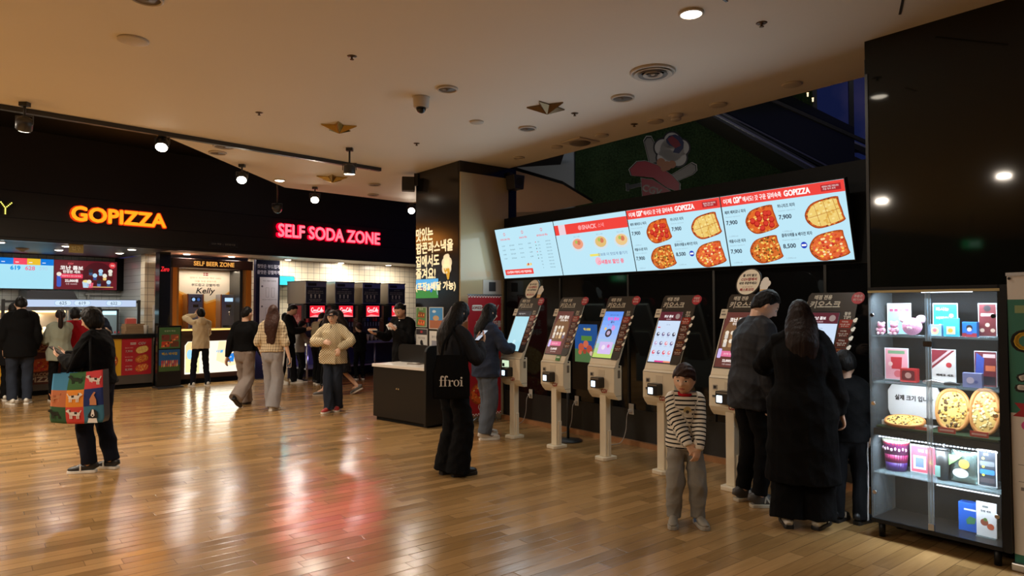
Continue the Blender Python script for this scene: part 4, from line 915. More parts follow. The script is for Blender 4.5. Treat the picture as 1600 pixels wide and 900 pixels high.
# kitchen furniture behind the counter
WARMW = M('steel_warm', (.6, .52, .40), .3, metal=.9)
def kthing(name, label, cat, x, y, z): return thing(name, label, cat, tuple(fw(x, y, z)), RF)
t = kthing('kitchen_bench', 'steel back bench along the kitchen tiles', 'bench', -1.2, 2.3, 0)
a = MB(); a.box(-2.6, 1.3, -.3, .38, .86, .90, STEEL); a.build('worktop', t); a = MB(); a.box(-2.6, 1.3, -.27, .38, .1, .86, M('steel_panel', (.4, .4, .42), .35, metal=.8)); a.build('body', t)
t = kthing('heat_cabinet', 'warm lit glass food cabinet behind the customers', 'cabinet', -1.75, 1.25, .0)
a = MB(); a.box(-.55, .55, -.3, .3, 0, .9, M('steel_panel')); a.build('base', t); a = MB()
for x in (-.55, .53): 
    for y in (-.3, .28): a.box(x, x + .02, y, y + .02, .9, 1.5, STEEL)
a.box(-.55, .55, -.3, .3, 1.5, 1.58, STEEL); a.build('frame', t); a = MB(); a.box(-.5, .5, -.25, .25, 1.46, 1.495, EM(255, 210, 140, 4)); a.build('heat_lamp', t)
a = MB(); a.box(-.52, .52, .26, .27, .92, 1.46, WARMW); a.build('back_panel', t)
lamp('AREA', tuple(fw(-1.75, 1.25, 1.44)), 16, WARM, .5)
for k, (x, y, h) in enumerate(((-.32, -.05, .26), (-.05, .05, .22), (.24, -.02, .28))):
    b = MB(); b.lathe([(.07, 0), (.085, .02), (.09, h * .7), (.05, h * .85), (.055, h)], WARMW, n=16); one('steel_pot', b, ('steel pot at the left of the warm food cabinet', 'shorter steel pot in the middle of the warm food cabinet', 'tall steel pot at the right of the warm food cabinet')[k], 'pot', tuple(fw(-1.75 + x, 1.25 + y, .9)), RF)
t = kthing('range_hood', 'grey kitchen hood under the screens', 'hood', -1.0, 2.2, 1.70)
a = MB(); a.prism([(-.7, 0), (.2, 0), (.1, .2), (-.7, .2)], -.3, .4, M('hood_grey', (.10, .10, .11), .35, metal=.6)); a.build('canopy', t); a = MB(); a.box(-.7, .2, -.32, -.30, -.02, .03, STEEL); a.build('lip', t)
b = MB(); b.box(-.55, .55, -.12, .02, 0, .03, STEEL); b.box(-.5, -.47, -.1, .02, -.12, 0, STEEL); b.box(.47, .5, -.1, .02, -.12, 0, STEEL); one('wall_shelf', b, 'steel shelf on the white kitchen tiles', 'shelf', tuple(fw(.05, 2.7, 1.83)), RF)
GLASSM = M('clear_glass', (1, 1, 1), .02, trans=1.0, spec=.5)
t = kthing('drinks_fridge', 'cool lit glass fridge at the kitchen back wall', 'fridge', -.35, 2.25, .9)
a = MB(); a.box(-.4, .4, 0, .3, 0, .62, M('fridge_inside', lin(170, 200, 215), .5)); a.build('cabinet', t); a = MB()
for x in (-.4, .37): a.box(x, x + .03, -.03, 0, 0, .62, DARKG)
a.box(-.4, .4, -.03, 0, .59, .62, DARKG); a.box(-.4, .4, -.03, 0, 0, .03, DARKG); a.build('door_frame', t); a = MB(); a.box(-.36, .36, -.004, -.001, .50, .58, EM(190, 235, 250, 1.6)); a.build('light_strip', t)
for k in range(6):
    b = MB(); b.lathe([(.028, 0), (.034, .08), (.034, .10), (.01, .125), (.012, .15)], PR(*[(200, 40, 60), (225, 70, 90), (190, 30, 40)][k % 3]), n=12)
    one('syrup_bottle', b, 'red bottle in the row before the lit kitchen fridge', 'bottle', tuple(fw(-.22 + k * .075, 2.05, .9)), RF, 'red bottles before the kitchen fridge')
KRAFT = M('kraft_card', lin(150, 118, 84), .8)
for k in range(4):
    b = MB(); b.box(-.17, .17, -.14, .14, 0, .045, KRAFT); b.box(-.172, .172, -.142, -.12, .038, .047, KRAFT)
    one('pizza_box', b, ('kraft pizza box at the bottom of the stack on the counter', 'second kraft pizza box up in the counter stack', 'third kraft pizza box up in the counter stack', 'topmost kraft pizza box of the counter stack')[k], 'box', tuple(fw(-.22 + .01 * (k % 2), .48, 1.045 + k * .0475)), RF + .05 * (k % 3 - 1), 'pizza boxes on the counter', bevel=.003)
b = MB(); b.box(-.09, .09, -.05, .05, 0, .10, PR(200, 90, 80)); b.box(-.07, .07, -.03, .03, .10, .12, PR(230, 200, 190)); one('napkin_box', b, 'red box on top of the stacked pizza boxes', 'box', tuple(fw(-.26, .48, 1.235)), RF)
b = MB(); b.lathe([(.032, 0), (.044, .15), (.047, .155), (.047, .162), (.04, .162)], PR(238, 232, 220)); one('paper_cup', b, 'white paper cup on the counter end by the tiled pillar', 'cup', tuple(fw(-.06, .22, 1.045)), RF)
b = MB(); b.lathe([(.045, 0), (.055, .26), (.058, .262), (.058, .27), (.05, .27)], PR(228, 214, 180)); one('cup_stack', b, 'tall stack of cream paper cups on the pizza counter', 'cups', tuple(fw(-.98, .35, 1.045)), RF)
t = kthing('card_terminal', 'small counter till screen between customer and staff', 'till', -1.12, .40, 1.045)
a = MB(); a.box(-.12, .12, -.08, .08, 0, .03, PR(210, 205, 200)); a.build('base', t, .006); a = MB(); a.box(-.14, .14, -.01, .02, .06, .24, PR(200, 196, 190)); a.box(-.02, .02, 0, .02, .02, .07, DARKG); a.build('monitor', t)
t = kthing('wall_telephone_panel', 'white control panel with a red note on the tiled pillar', 'panel', PXL, .82, 1.45)
a = MB(); a.box(-.05, .05, -.02, 0, -.12, .16, PR(225, 220, 212)); a.build('panel', t, .005); a = MB(); a.box(-.05, .06, -.026, -.02, -.42, -.14, PR(235, 232, 228)); a.build('notice', t)
b = MB(); b.box(-.055, .02, -.008, 0, -.26, .26, PR(205, 150, 130)); b.rect(-.045, .01, .17, .25, -.0095, PR(200, 50, 44))
for k in range(9): b.rect(-.043, .008, .13 - k * .04, .15 - k * .04, -.0095, PR(214, 96, 80))
b.rect(-.045, .0, -.25, -.21, -.0095, PR(200, 50, 44)); one('price_notice', b, 'narrow red lettered notice on the cream tiled pillar', 'notice', tuple(fw(PXL + .03, .81, 2.05)), RF)
b = MB(); b.text('Zero', 0, 0, .09, 0, EM(230, 40, 46, 1.2), w=.16, bold=.03, shear=.3); one('neon_sign', b, 'tiny red neon script on the slim black pillar', 'sign', tuple(fw(.19, -.03, 2.32)), RF)
# floor standing poster display before the black pillar
t = thing('poster_display', 'slim black standing display with a green and a blue poster beside the beer counter', 'display', tuple(fw(.17, -.33, 0)), RF)
a = MB(); a.box(-.24, .24, -.16, .16, 0, .03, DARKG); a.build('base', t, .005); a = MB(); a.box(-.22, .22, -.05, .05, .03, 1.20, TOPB); a.build('body', t, .004)
a = MB(); y = -.052; a.rect(-.195, .195, .76, 1.17, y, PR(70, 110, 66)); a.text('오징어 튀김', -.0, 1.10, .03, y - .001, PR(225, 235, 205), w=.2); a.flat(rrect(-.15, .0, .92, 1.03, .02), y - .001, PR(120, 60, 50)); a.flat(rrect(.02, .17, .92, 1.03, .02), y - .001, PR(150, 80, 60)); a.flat(rrect(-.15, -.0, .79, .90, .02), y - .001, PR(190, 66, 44)); a.flat(rrect(.02, .17, .79, .90, .02), y - .001, PR(110, 60, 44))
for k in range(14): a.disc(-.14 + (k * .083) % .3, .80 + (k * .057) % .22, .018, y - .0016, PR(*[(210, 100, 60), (230, 150, 90), (90, 40, 30)][k % 3]), 8)
a.build('upper_poster', t)
a = MB(); a.rect(-.195, .195, .32, .74, y, PR(36, 92, 150)); a.rect(-.195, .195, .32, .44, y - .0005, PR(70, 100, 52)); a.text('맥스 바삭칩', 0, .66, .05, y - .001, PR(246, 214, 60), w=.28, bold=.05)
for k in range(16): a.flat([(-.15 + (k % 8) * .04, .40 + (k // 8) * .06), (-.12 + (k % 8) * .04, .42 + (k // 8) * .06), (-.125 + (k % 8) * .04, .50 + (k // 8) * .04), (-.15 + (k % 8) * .04, .47 + (k // 8) * .05)], y - .001, PR(*[(214, 110, 80), (236, 180, 130), (200, 70, 60)][k % 3]))
a.build('lower_poster', t)
# ---- self beer zone
AMB = M('amber_panel', lin(214, 130, 40), .45); BRN = M('brown_laminate', lin(66, 40, 26), .4)
t = thing('beer_counter', 'brown beer counter with glowing amber edge and bright poster panel', 'counter', tuple(fw(.34, 0, 0)), RF)
a = MB(); a.box(0, 1.68, .02, .62, .10, 1.08, BRN); a.build('body', t); a = MB(); a.box(0, 1.68, .08, .6, 0, .10, BLACKM); a.build('kickboard', t)
a = MB(); a.box(-.03, 1.70, -.02, .66, 1.08, 1.12, M('counter_cream', lin(200, 170, 120), .35)); a.build('worktop', t, .004)
a = MB(); a.box(-.03, 1.70, -.028, -.02, 1.083, 1.117, EM(255, 206, 112, 1.5)); a.build('glow_edge', t)
a = MB(); a.prism(rrect(.12, .155, .22, .88, .017), -.004, .02, EM(236, 160, 74, 1.0)); a.build('glow_bar', t)
a = MB(); poly = [(.27, .78), (.33, .86), (1.66, .86), (1.66, .20), (.27, .20)]; a.prism(poly, -.006, .02, EM(255, 244, 220, 1.25)); y = -.0065
a.flat([(.28, .78), (.33, .85), (.60, .85), (.55, .55), (.28, .40)], y, EM(255, 214, 150, 1.2)); a.flat([(.28, .24), (.28, .50), (.55, .62), (.55, .21)], y - .0005, EM(250, 240, 170, 1.2)); a.disc(.36, .60, .06, y - .001, EM(160, 214, 250, 1.2), 16, .10)
a.flat([(.95, .85), (1.65, .85), (1.65, .40), (1.2, .32), (.9, .45)], y, EM(255, 226, 180, 1.25)); a.text('더블 임팩트', 1.10, .64, .06, y - .001, EM(90, 180, 235, 1.1), w=.40, bold=.04, shear=.25); a.text('켈리', 1.30, .50, .17, y - .001, EM(40, 130, 220, 1.1), bold=.06, shear=.25); a.build('light_panel', t)
l = lamp('AREA', (0, 0, 0), 9, (1, .92, .72), sx=1.3, sy=.6); l.parent = t; l.location = (.95, -.02, .53); l.rotation_euler = (-PI / 2, 0, 0)
t = thing('beer_booth', 'amber framed booth of the SELF BEER ZONE with printed back panel', 'booth', tuple(fw(.34, 0, 1.12)), RF)
a = MB(); a.box(0, 1.68, .0, .5, 1.25, 1.44, BRN); a.build('header', t, .004)
a = MB(); a.text('SELF BEER ZONE', .84, 1.345, .088, -.003, M('gilt_letter', lin(226, 176, 92), .35, metal=.3, em=.6, emcol=lin(226, 176, 92)), w=.84, bold=.05); a.build('lettering', t)
a = MB(); a.box(.02, .10, .02, .52, 0, 1.25, AMB); a.box(.10, .17, .10, .5, 0, 1.25, M('amber_side', lin(190, 150, 90), .4)); a.build('jamb', t)
a = MB(); a.box(1.40, 1.46, .02, .52, 0, 1.25, DARKG); a.box(1.56, 1.66, .02, .5, 0, 1.25, AMB); a.box(1.46, 1.56, .06, .5, 0, 1.25, M('amber_side')); a.build('jamb', t)
a = MB(); a.box(.02, 1.66, .52, .58, 0, 1.25, PR(236, 226, 214)); y = .519
OG = PR(240, 150, 30)
a.flat([(.17, 0), (.17, .82), (.32, .76), (.60, .62), (.90, .52), (.90, 0)], y, OG); a.flat([(.90, 0), (.90, .52), (1.15, .60), (1.45, .80), (1.55, .86), (1.55, 0)], y, OG)
a.flat([(.17, .82), (.17, .86), (.62, .66), (.90, .56), (.90, .52), (.60, .62)], y - .0006, PR(250, 196, 110)); a.flat([(1.55, .86), (1.55, .90), (1.2, .66), (.90, .56), (.90, .52), (1.15, .60)], y - .0006, PR(250, 196, 110))
a.rect(.83, .93, 1.12, 1.18, y - .001, PR(160, 36, 40)); a.rect(.86, .872, 1.12, 1.18, y - .0015, PR(240, 235, 230)); a.rect(.83, .93, 1.144, 1.156, y - .0015, PR(240, 235, 230))
a.text('덴마크 프리미엄 맥아 100%', .88, 1.07, .04, y - .001, PR(214, 110, 60), w=.66); a.text('더블 숙성 공법으로', .88, 1.0, .038, y - .001, PR(214, 110, 60), w=.45); a.text('부드럽고 강렬하게!', .88, .92, .058, y - .001, PR(50, 40, 40), w=.60, bold=.03, shear=.12)
a.text('Kelly', .88, .78, .155, y - .001, PR(40, 30, 28), w=.40, bold=.022, shear=.22); a.build('back_panel', t)
for k, lb in enumerate(('left', 'right')):
    x = .62 + k * .72 if False else (.575, 1.27)[k]
    m = thing('beer_tap', 'steel self service beer tap unit on the %s of the booth' % lb, 'beer dispenser', tuple(fw(.34 + x, .40, 1.12)), RF)
    a = MB(); a.box(-.17, .17, -.12, .12, 0, .72, M('tap_steel', (.55, .58, .70), .28, metal=.85)); a.build('cabinet', m, .008)
    a = MB(); a.box(-.17, -.145, -.125, -.12, 0, .72, M('tap_wood', lin(150, 90, 50), .5)); a.box(.145, .17, -.125, -.12, 0, .72, M('tap_wood')); a.build('side_trim', m)
    a = MB(); a.box(-.09, .11, -.124, -.12, .56, .65, DARKG)
    if k: a.rect(-.08, .10, .565, .645, -.1245, EM(180, 215, 250, 1.2))
    else: a.disc(-.04, .605, .034, -.1245, EM(150, 190, 235, 1.1)); a.disc(.06, .605, .034, -.1245, EM(60, 90, 150, 1.0))
    a.build('screen', m); a = MB(); a.box(-.05, .06, -.125, -.12, .44, .50, BRASS); a.build('badge', m)
    a = MB(); a.cyl((0, -.12, .33), (0, -.18, .33), .014, CHROME); a.cyl((0, -.18, .35), (0, -.18, .27), .010, CHROME); a.cyl((0, -.17, .35), (.02, -.20, .42), .012, DARKG); a.build('faucet', m)
    a = MB(); a.box(-.13, .13, -.17, -.12, .02, .05, CHROME); a.build('drip_tray', m)
lamp('AREA', tuple(fw(.34 + .84, .26, 2.34)), 9, (1, .84, .62), sx=1.2, sy=.1, rotz=RF)
t = thing('brew_guide_board', 'dark navy standing board with a white how-to sheet beside the beer booth', 'board', tuple(fw(2.30, -.16, 0)), RF)
NAVY = M('navy_board', lin(22, 24, 52), .3)
a = MB(); a.box(-.29, .27, 0, .10, .02, 2.60, NAVY); a.build('panel', t, .006); a = MB(); a.box(-.29, .27, -.06, .16, 0, .02, DARKG); a.build('base', t)
a = MB(); y = -.002; a.text('첫맛은 부드럽게', .0, 2.46, .085, y, PR(240, 238, 250), w=.52, bold=.03); a.text('끝맛은 강렬하게', .0, 2.33, .085, y, PR(240, 238, 250), w=.52, bold=.03); a.build('lettering', t)
a = MB(); a.box(-.20, .22, -.012, 0, .9, 2.22, PR(216, 212, 226)); y = -.013; INK = PR(60, 60, 90); a.text('맥주 추출 이용방법', .02, 2.14, .035, y, INK, w=.3)
for k, z in enumerate((2.02, 1.58, 1.20)):
    a.disc(-.15, z, .022, y, INK, 12); a.text(str(k + 1), -.15, z, .025, y - .001, PR(216, 212, 226))
    for q in (0, 1):
        x = -.03 + q * .13
        a.flat([(x - .04, z - .03), (x + .04, z - .03), (x + .03, z - .24), (x - .03, z - .24)], y, INK); a.flat([(x - .036, z - .034), (x + .036, z - .034), (x + .026, z - .236), (x - .026, z - .236)], y - .0006, PR(216, 212, 226))
    a.text('컵을 놓고 버튼을 눌러주세요', .02, z - .29, .022, y, INK, w=.34)
a.build('instruction_sheet', t)
# ---- soda zone
SY = -1.1
t = thing('soda_counter', 'steel soda counter on tube legs with a lower shelf', 'counter', tuple(fw(2.62, SY, 0)), RF)
a = MB(); a.box(0, 4.4, -.135, .95, .74, .80, STEEL); a.build('worktop', t, .004)
for x in (.02, .88, 1.75, 2.6, 3.45, 4.3):
    a = MB(); a.cyl((x + .02, -.09, 0), (x + .02, -.09, .74), .022, STEEL, n=12); a.build('leg', t)
a = MB(); a.box(0, 4.4, -.10, .85, .24, .27, STEEL); a.build('shelf', t); a = MB(); a.box(0, 4.4, .62, .66, .0, .74, M('skirt_dark', lin(60, 56, 80), .5)); a.build('back_skirt', t)
LOGO = [[(0, .5), (-.03, .8), (-.1, .9), (-.19, .75), (-.2, .35), (-.12, .08), (0, .12), (.04, .25)]]
def cola(b, cx, cz, w, y, m):            # the flowing white script as strokes, with a ribbon below
    s = w
    def stroke(pts, th):
        P, R = smooth_path([(p[0], 0, p[1]) for p in pts], [th] * len(pts), 5)
        for i in range(len(P) - 1):
            d = P[i + 1] - P[i]; n = np.array((-d[2], 0, d[0])); n = n / (np.linalg.norm(n) + 1e-9) * th * (1 + .5 * abs(d[2]) / (np.linalg.norm(d) + 1e-9))
            b.flat([(cx + s * q[0], cz + s * q[2]) for q in (P[i] - n, P[i + 1] - n, P[i + 1] + n, P[i] + n)], y, m)
    def C_(x): stroke([(x + .13, .10), (x + .10, .17), (x + .03, .16), (x - .02, .04), (x, -.07), (x + .08, -.10), (x + .16, -.02)], .016)
    def o_(x): stroke([(x, .03), (x - .035, .02), (x - .04, -.06), (x, -.09), (x + .035, -.05), (x + .03, .02), (x, .03)], .013)
    def l_(x): stroke([(x - .01, -.08), (x + .03, .02), (x + .04, .16), (x + .01, .17), (x + .0, .0), (x + .02, -.08), (x + .06, -.06)], .012)
    C_(-.46); o_(-.27); stroke([(-.16, .02), (-.2, .03), (-.215, -.05), (-.18, -.09), (-.13, -.04)], .013); o_(-.09); stroke([(-.05, .0), (-.01, -.08), (.02, -.05)], .012)
    stroke([(-.02, .02), (.05, .03)], .012)
    C_(.06); o_(.25); l_(.31); o_(.41); stroke([(.45, .03), (.45, -.07), (.49, -.08), (.5, -.03)], .012)
    stroke([(-.45, -.14), (-.25, -.19), (.0, -.15), (.22, -.12), (.5, -.19)], .014)
REDG = EM(225, 34, 50, 1.25); WHG = EM(255, 235, 235, 1.25)
BEZ = M('dispenser_black', (.012, .011, .011), .25); SIDE = M('icemaker_side', lin(150, 138, 120), .4, metal=.5)
BLUEP = M('menu_blue', lin(46, 56, 82), .6)
for k in range(4):
    x = 2.92 + k * .72; t = thing('soda_dispenser', ('soda dispenser with red script screen, first beside the blue board', 'soda dispenser with red script screen, second from the blue board', 'soda dispenser with red script screen, third from the blue board', 'soda dispenser with red script screen nearest the black pillar')[k], 'soda machine', tuple(fw(x, SY, .80)), RF, 'soda dispensers in a row')
    a = MB(); a.box(-.25, .25, .02, .80, .84, 1.325, SIDE); a.build('ice_maker', t, .008)
    a = MB(); a.box(-.25, .25, .0, .02, .84, 1.325, STEEL); a.build('ice_maker_front', t, .004)
    a = MB(); a.box(-.255, .255, -.01, .80, 1.315, 1.335, DARKG); a.build('lid', t)
    a = MB(); a.box(-.20, .0, -.006, 0, 1.225, 1.285, DARKG); a.build('vent_grille', t)
    a = MB(); a.box(-.235, .235, -.008, 0, .86, 1.205, BLUEP); y = -.0088; PW = PR(215, 220, 225)
    a.text('셀프 소다존 이용안내', 0, 1.165, .03, y, PW, w=.16)
    for q, z in enumerate((1.11, 1.07, .93, .895)): a.text('컵을 받치고 원하는 음료를 선택하세요', -.02, z, .026, y, PW, w=(.36, .38, .30, .26)[q])
    for q in range(3): a.flat([(-.15 + q * .1, 1.03), (-.11 + q * .1, 1.03), (-.117 + q * .1, .96), (-.143 + q * .1, .96)], y, PW); a.disc(-.13 + q * .1, 1.035, .022, y - .0006, PW, 8, .012)
    a.build('instruction_panel', t)
    a = MB(); a.box(-.26, .26, .06, .74, 0, .84, BEZ); a.box(-.26, .26, -.04, .06, .52, .82, BEZ); a.build('body', t, .01)
    a = MB(); a.box(-.185, .185, -.05, -.04, .545, .80, DARKG); a.rect(-.18, .18, .55, .795, -.0505, REDG); cola(a, 0, .70, .30, -.0515, WHG); a.flat([(-.18, .555), (-.05, .60), (.18, .565), (.18, .55), (-.18, .55)], -.0513, EM(250, 150, 150, 1.2)); a.build('light_panel', t)
    a = MB(); a.rect(0, 1, 0, 1, 0, M('cola_red_dark', lin(120, 26, 30), .4)); cola(a, .5, .55, .8, -.001, M('cola_mark_dim', lin(170, 120, 118), .5))
    sx, sz = .5, .62; a.v = [(-.2605 + py_ * 0 + pyy * 0.0 + (-.001 if py_ < 0 else 0), .72 - px * sx - .06, .10 + pz * sz + .08) for (px, py_, pz) in a.v for pyy in (0,)]; a.build('side_sticker', t)
    a = MB(); a.box(-.22, .22, -.02, .06, .02, .05, STEEL); a.box(-.22, .22, .055, .065, .1, .5, M('tap_back', (.05, .05, .06), .3, metal=.5)); a.build('drip_tray', t)
    for q in range(6):
        a = MB(); xx = -.19 + q * .076; a.box(xx - .022, xx + .022, -.03, .06, .44, .52, PR(*[(150, 30, 40), (40, 40, 60), (60, 60, 70), (50, 60, 160), (40, 40, 50), (120, 40, 50)][(q + k) % 6])); a.cyl((xx, 0, .37), (xx, 0, .44), .014, DARKG, n=10); a.box(xx - .01, xx + .01, -.02, -.01, .33, .42, STEEL); a.build('valve', t)
    for q in range(4 if k != 3 else 3):
        if k in (0, 1): continue
        b = MB(); b.lathe([(.034, 0), (.047, .13), (.05, .135), (.05, .142), (.043, .142)], PR(200, 214, 224) if k < 3 else PR(190, 200, 225), n=14)
        one('drink_cup', b, 'pale plastic cup standing before the soda dispenser %s' % ('third from the blue board' if k == 2 else 'nearest the pillar'), 'cup', tuple(fw(x - .16 + q * .11, SY - .08, .80)), RF, ('cups before the third soda dispenser', 'cups before the last soda dispenser')[k - 2])
b = MB(); b.rbox(-.25, .25, -.24, 0, -.11, .11, DARKG, .05); b.prism(rrect(-.235, .235, -.098, .098, .045), -.25, -.24, EM(60, 226, 236, 1.3))
for k in range(6): b.rect(-.18, .16 - .02 * (k % 3), -.065 + k * .026, -.058 + k * .026, -.2507, EM(30, 190, 205, 1.2))
one('cyan_light_box', b, 'glowing cyan light box on the cream tiles beside the soda machines', 'light box', tuple(fw(2.80, .295, 2.17)), RF)
lamp('AREA', tuple(fw(2.80, -.02, 2.17)), 4, (.2, .9, 1), .2, aim=tuple(fw(2.9, -1.4, 1.9)))
lamp('AREA', tuple(fw(3.0, SY - .3, .6)), 3, (.45, .35, 1), .2, aim=tuple(fw(3.0, -.4, .3)))

# ================================================================== the pillar, the desk before it and its posters
PC = (-.727, 9.20)
g = MB(); g.box(-1.12, 0, 0, .98, 0, 3.55, M('pillar_black', (.010, .0095, .009), .16, spec=.45)); struct('column_pillar', g, (*PC, 0), RK, 'big square pillar clad in glossy black')
PAN = M('pillar_panel', lin(196, 178, 140), .12, spec=.6)
g = MB(); g.box(.015, .84, -.03, .02, 0, 3.40, PAN); g.box(.84, .98, -.04, .02, 0, 3.43, M('pillar_black')); g.box(.0, .98, -.035, .02, 3.40, 3.55, M('pillar_black'))
struct('wall_pillar_panel', g, (*PC, 0), RC, 'tall cream acrylic panel on the right face of the pillar')
def pil(x, z, y=0): return Vector((PC[0] + DK[0] * x - DK[1] * y * 1, PC[1] + DK[1] * x + DK[0] * y, z))     # left face of the pillar: x along it from the corner
t = thing('pillar_slogan', 'cream Korean slogan lettering on the left face of the black pillar', 'sign', tuple(pil(0, 0)), RK)
CR = M('slogan_cream', lin(238, 224, 190), .5, em=.55, emcol=lin(238, 224, 190)); a = MB(); y = -.003
for s_, x0, x1, zc, h in (('맛있는', -1.112, -.64, 2.618, .185), ('팝콘과스낵을', -1.112, -.12, 2.42, .16), ('집에서도', -1.112, -.47, 2.228, .165), ('즐겨요!', -1.112, -.57, 2.042, .17), ('(포장&배달 가능)', -1.112, -.05, 1.850, .135)):
    a.text(s_, (x0 + x1) / 2, zc, h, y - (.004 if h < .15 else 0), CR, w=(x1 - x0) * .98, bold=.04)
a.build('lettering', t)
a = MB(); pc = [(0, 0, .10), (-.06, .05, .07), (.06, .05, .075), (0, .10, .075), (-.05, -.03, .07), (.05, -.03, .07), (.03, .13, .045), (-.04, .12, .045)]
for x, z, r in pc: a.disc(-.285 + x * .95, 2.125 + z, r, y, CR, 18)
GO = M('popcorn_gold', lin(236, 186, 60), .5, em=.35, emcol=lin(236, 186, 60))
a.flat([(-.36, 2.10), (-.22, 2.10), (-.20, 2.04), (-.225, 1.945), (-.26, 1.94), (-.29, 2.01), (-.345, 2.06)], y - .001, GO)
for x, z in ((-.31, 2.09), (-.26, 2.11), (-.28, 2.04)): a.disc(x, z, .018, y - .0015, CR, 8)
a.build('popcorn_picture', t)
t = thing('golf_screen', 'small lit screen with blue sky and green lawn on the black pillar', 'screen', tuple(pil(-.78, 1.685)), RK)
a = MB(); a.box(-.33, .29, -.004, .0, .0, .285, DARKG); a.build('frame', t)
a = MB(); yy = -.0045; a.rect(-.325, .285, .005, .28, yy, EM(96, 186, 240, .9)); a.flat([(-.325, .005), (.285, .005), (.285, .15), (0, .11), (-.325, .13)], yy - .0002, EM(60, 140, 56, .9)); a.flat([(-.325, .13), (-.2, .18), (-.05, .13), (0, .11)], yy - .0003, EM(110, 90, 140, .9)); a.disc(.1, .12, .035, yy - .0004, EM(60, 120, 210, .9), 12); a.disc(-.06, .12, .02, yy - .0004, EM(230, 120, 60, .9), 10); a.flat([(.2, .25), (.21, .25), (.28, .05), (.26, .05)], yy - .0004, EM(170, 190, 200, .9)); a.build('image', t)
def pill_poster(label, x0, x1, z0, z1, fn):
    b = MB(); w, h = x1 - x0, z1 - z0; b.box(-w / 2, w / 2, -.008, 0, 0, h, PR(225, 222, 214)); fn(b, w, h, -.0088); one('pillar_poster', b, label, 'poster', tuple(pil((x0 + x1) / 2, z0)), RK)
def snack(b, w, h, y):
    b.rect(-w * .46, w * .46, h * .02, h * .98, y, PR(96, 140, 84)); b.text('핫스낵', 0, h * .90, .035, y - .0008, PR(230, 240, 220), bold=.04)
    for k, c in enumerate(((150, 84, 50), (220, 96, 50))):
        b.flat([(-w * .35, h * (.5 - .38 * k)), (w * .3, h * (.45 - .38 * k)), (w * .38, h * (.7 - .38 * k)), (-w * .2, h * (.78 - .38 * k))], y - .0008, PR(*c))
        for q in range(5): b.disc(-w * .2 + q * w * .11, h * (.6 - .38 * k) + .01 * (q % 2), .016, y - .0014, PR(*[(236, 170, 90), (110, 50, 30)][q % 2]), 8)
pill_poster('green snack poster at the left edge of the black pillar', -1.10, -.80, 1.27, 1.56, snack)
def sky(b, w, h, y):
    b.rect(-w * .46, w * .46, h * .03, h * .97, y, PR(70, 150, 214)); b.rect(-w * .46, w * .46, h * .03, h * .4, y - .0006, PR(176, 110, 80)); b.disc(0, h * .5, w * .22, y - .0008, PR(206, 170, 130), 14, h * .12); b.disc(-.05, h * .8, .05, y - .0008, PR(214, 232, 244), 12, .02)
pill_poster('blue poster beside the green one on the black pillar', -.73, -.36, 1.25, 1.56, sky)
def paper(b, w, h, y):
    b.rect(-w * .48, w * .48, h * .78, h * .98, y, PR(60, 56, 60)); b.rect(-w * .1, w * .1, h * .84, h * .92, y - .0006, PR(180, 60, 66)); b.text('주문 대기표', 0, h * .66, .03, y, PR(60, 60, 60), w=w * .6)
    b.disc(0, h * .5, .04, y, PR(40, 40, 42), 12); b.disc(.02, h * .42, .035, y, PR(40, 40, 42), 10); b.text('배달 주문 안내', 0, h * .25, .022, y, PR(90, 90, 90), w=w * .7)
pill_poster('white notice sheet below the green poster on the pillar', -1.09, -.78, .84, 1.25, paper)
def plain(b, w, h, y): b.text('할인 안내', 0, h * .7, .03, y, PR(90, 80, 90), w=w * .6); b.rect(-w * .3, w * .3, h * .2, h * .5, y, PR(150, 150, 160))
pill_poster('pale notice sheet behind the long haired customer on the pillar', -.72, -.40, .95, 1.22, plain)
b = MB(); b.box(-.16, .16, -.006, 0, 0, .36, PR(205, 200, 190)); b.rect(-.06, .06, .20, .33, -.0068, PR(60, 60, 62)); b.text('QR 주문', 0, .13, .03, -.0068, PR(80, 80, 80)); b.disc(.04, .02, .12, -.0068, PR(110, 36, 34), 16, .05)
one('panel_notice', b, 'white notice sheet on the cream pillar panel above the red banner', 'notice', (PC[0] + DC[0] * .55 - DC[1] * -.03, PC[1] + DC[1] * .55 + DC[0] * -.03, 1.58), RC)
# corner speakers at the head of the pillar
def pspk(label, pos, rot):
    t = thing('corner_speaker', label, 'speaker', pos, rot); a = MB(); a.prism([(-.08, 0), (.08, 0), (.10, .20), (-.10, .20)], -.22, -.03, DARKG); a.build('cabinet', t, .01); a = MB(); a.box(-.03, .03, -.04, .02, .08, .26, DARKG); a.build('bracket', t)
    a = MB(); a.disc(0, .10, .06, -.2215, M('speaker_mesh', (.02, .02, .02), .7)); a.build('grille', t)
pspk('black speaker on the left corner of the pillar below the ceiling', tuple(pil(-1.10, 3.28, -.0)), RK - .5)
pspk('black speaker on the right edge of the cream pillar panel', (PC[0] + DC[0] * .84 + DC[1] * .06, PC[1] + DC[1] * .84 - DC[0] * .06, 3.22), RC)
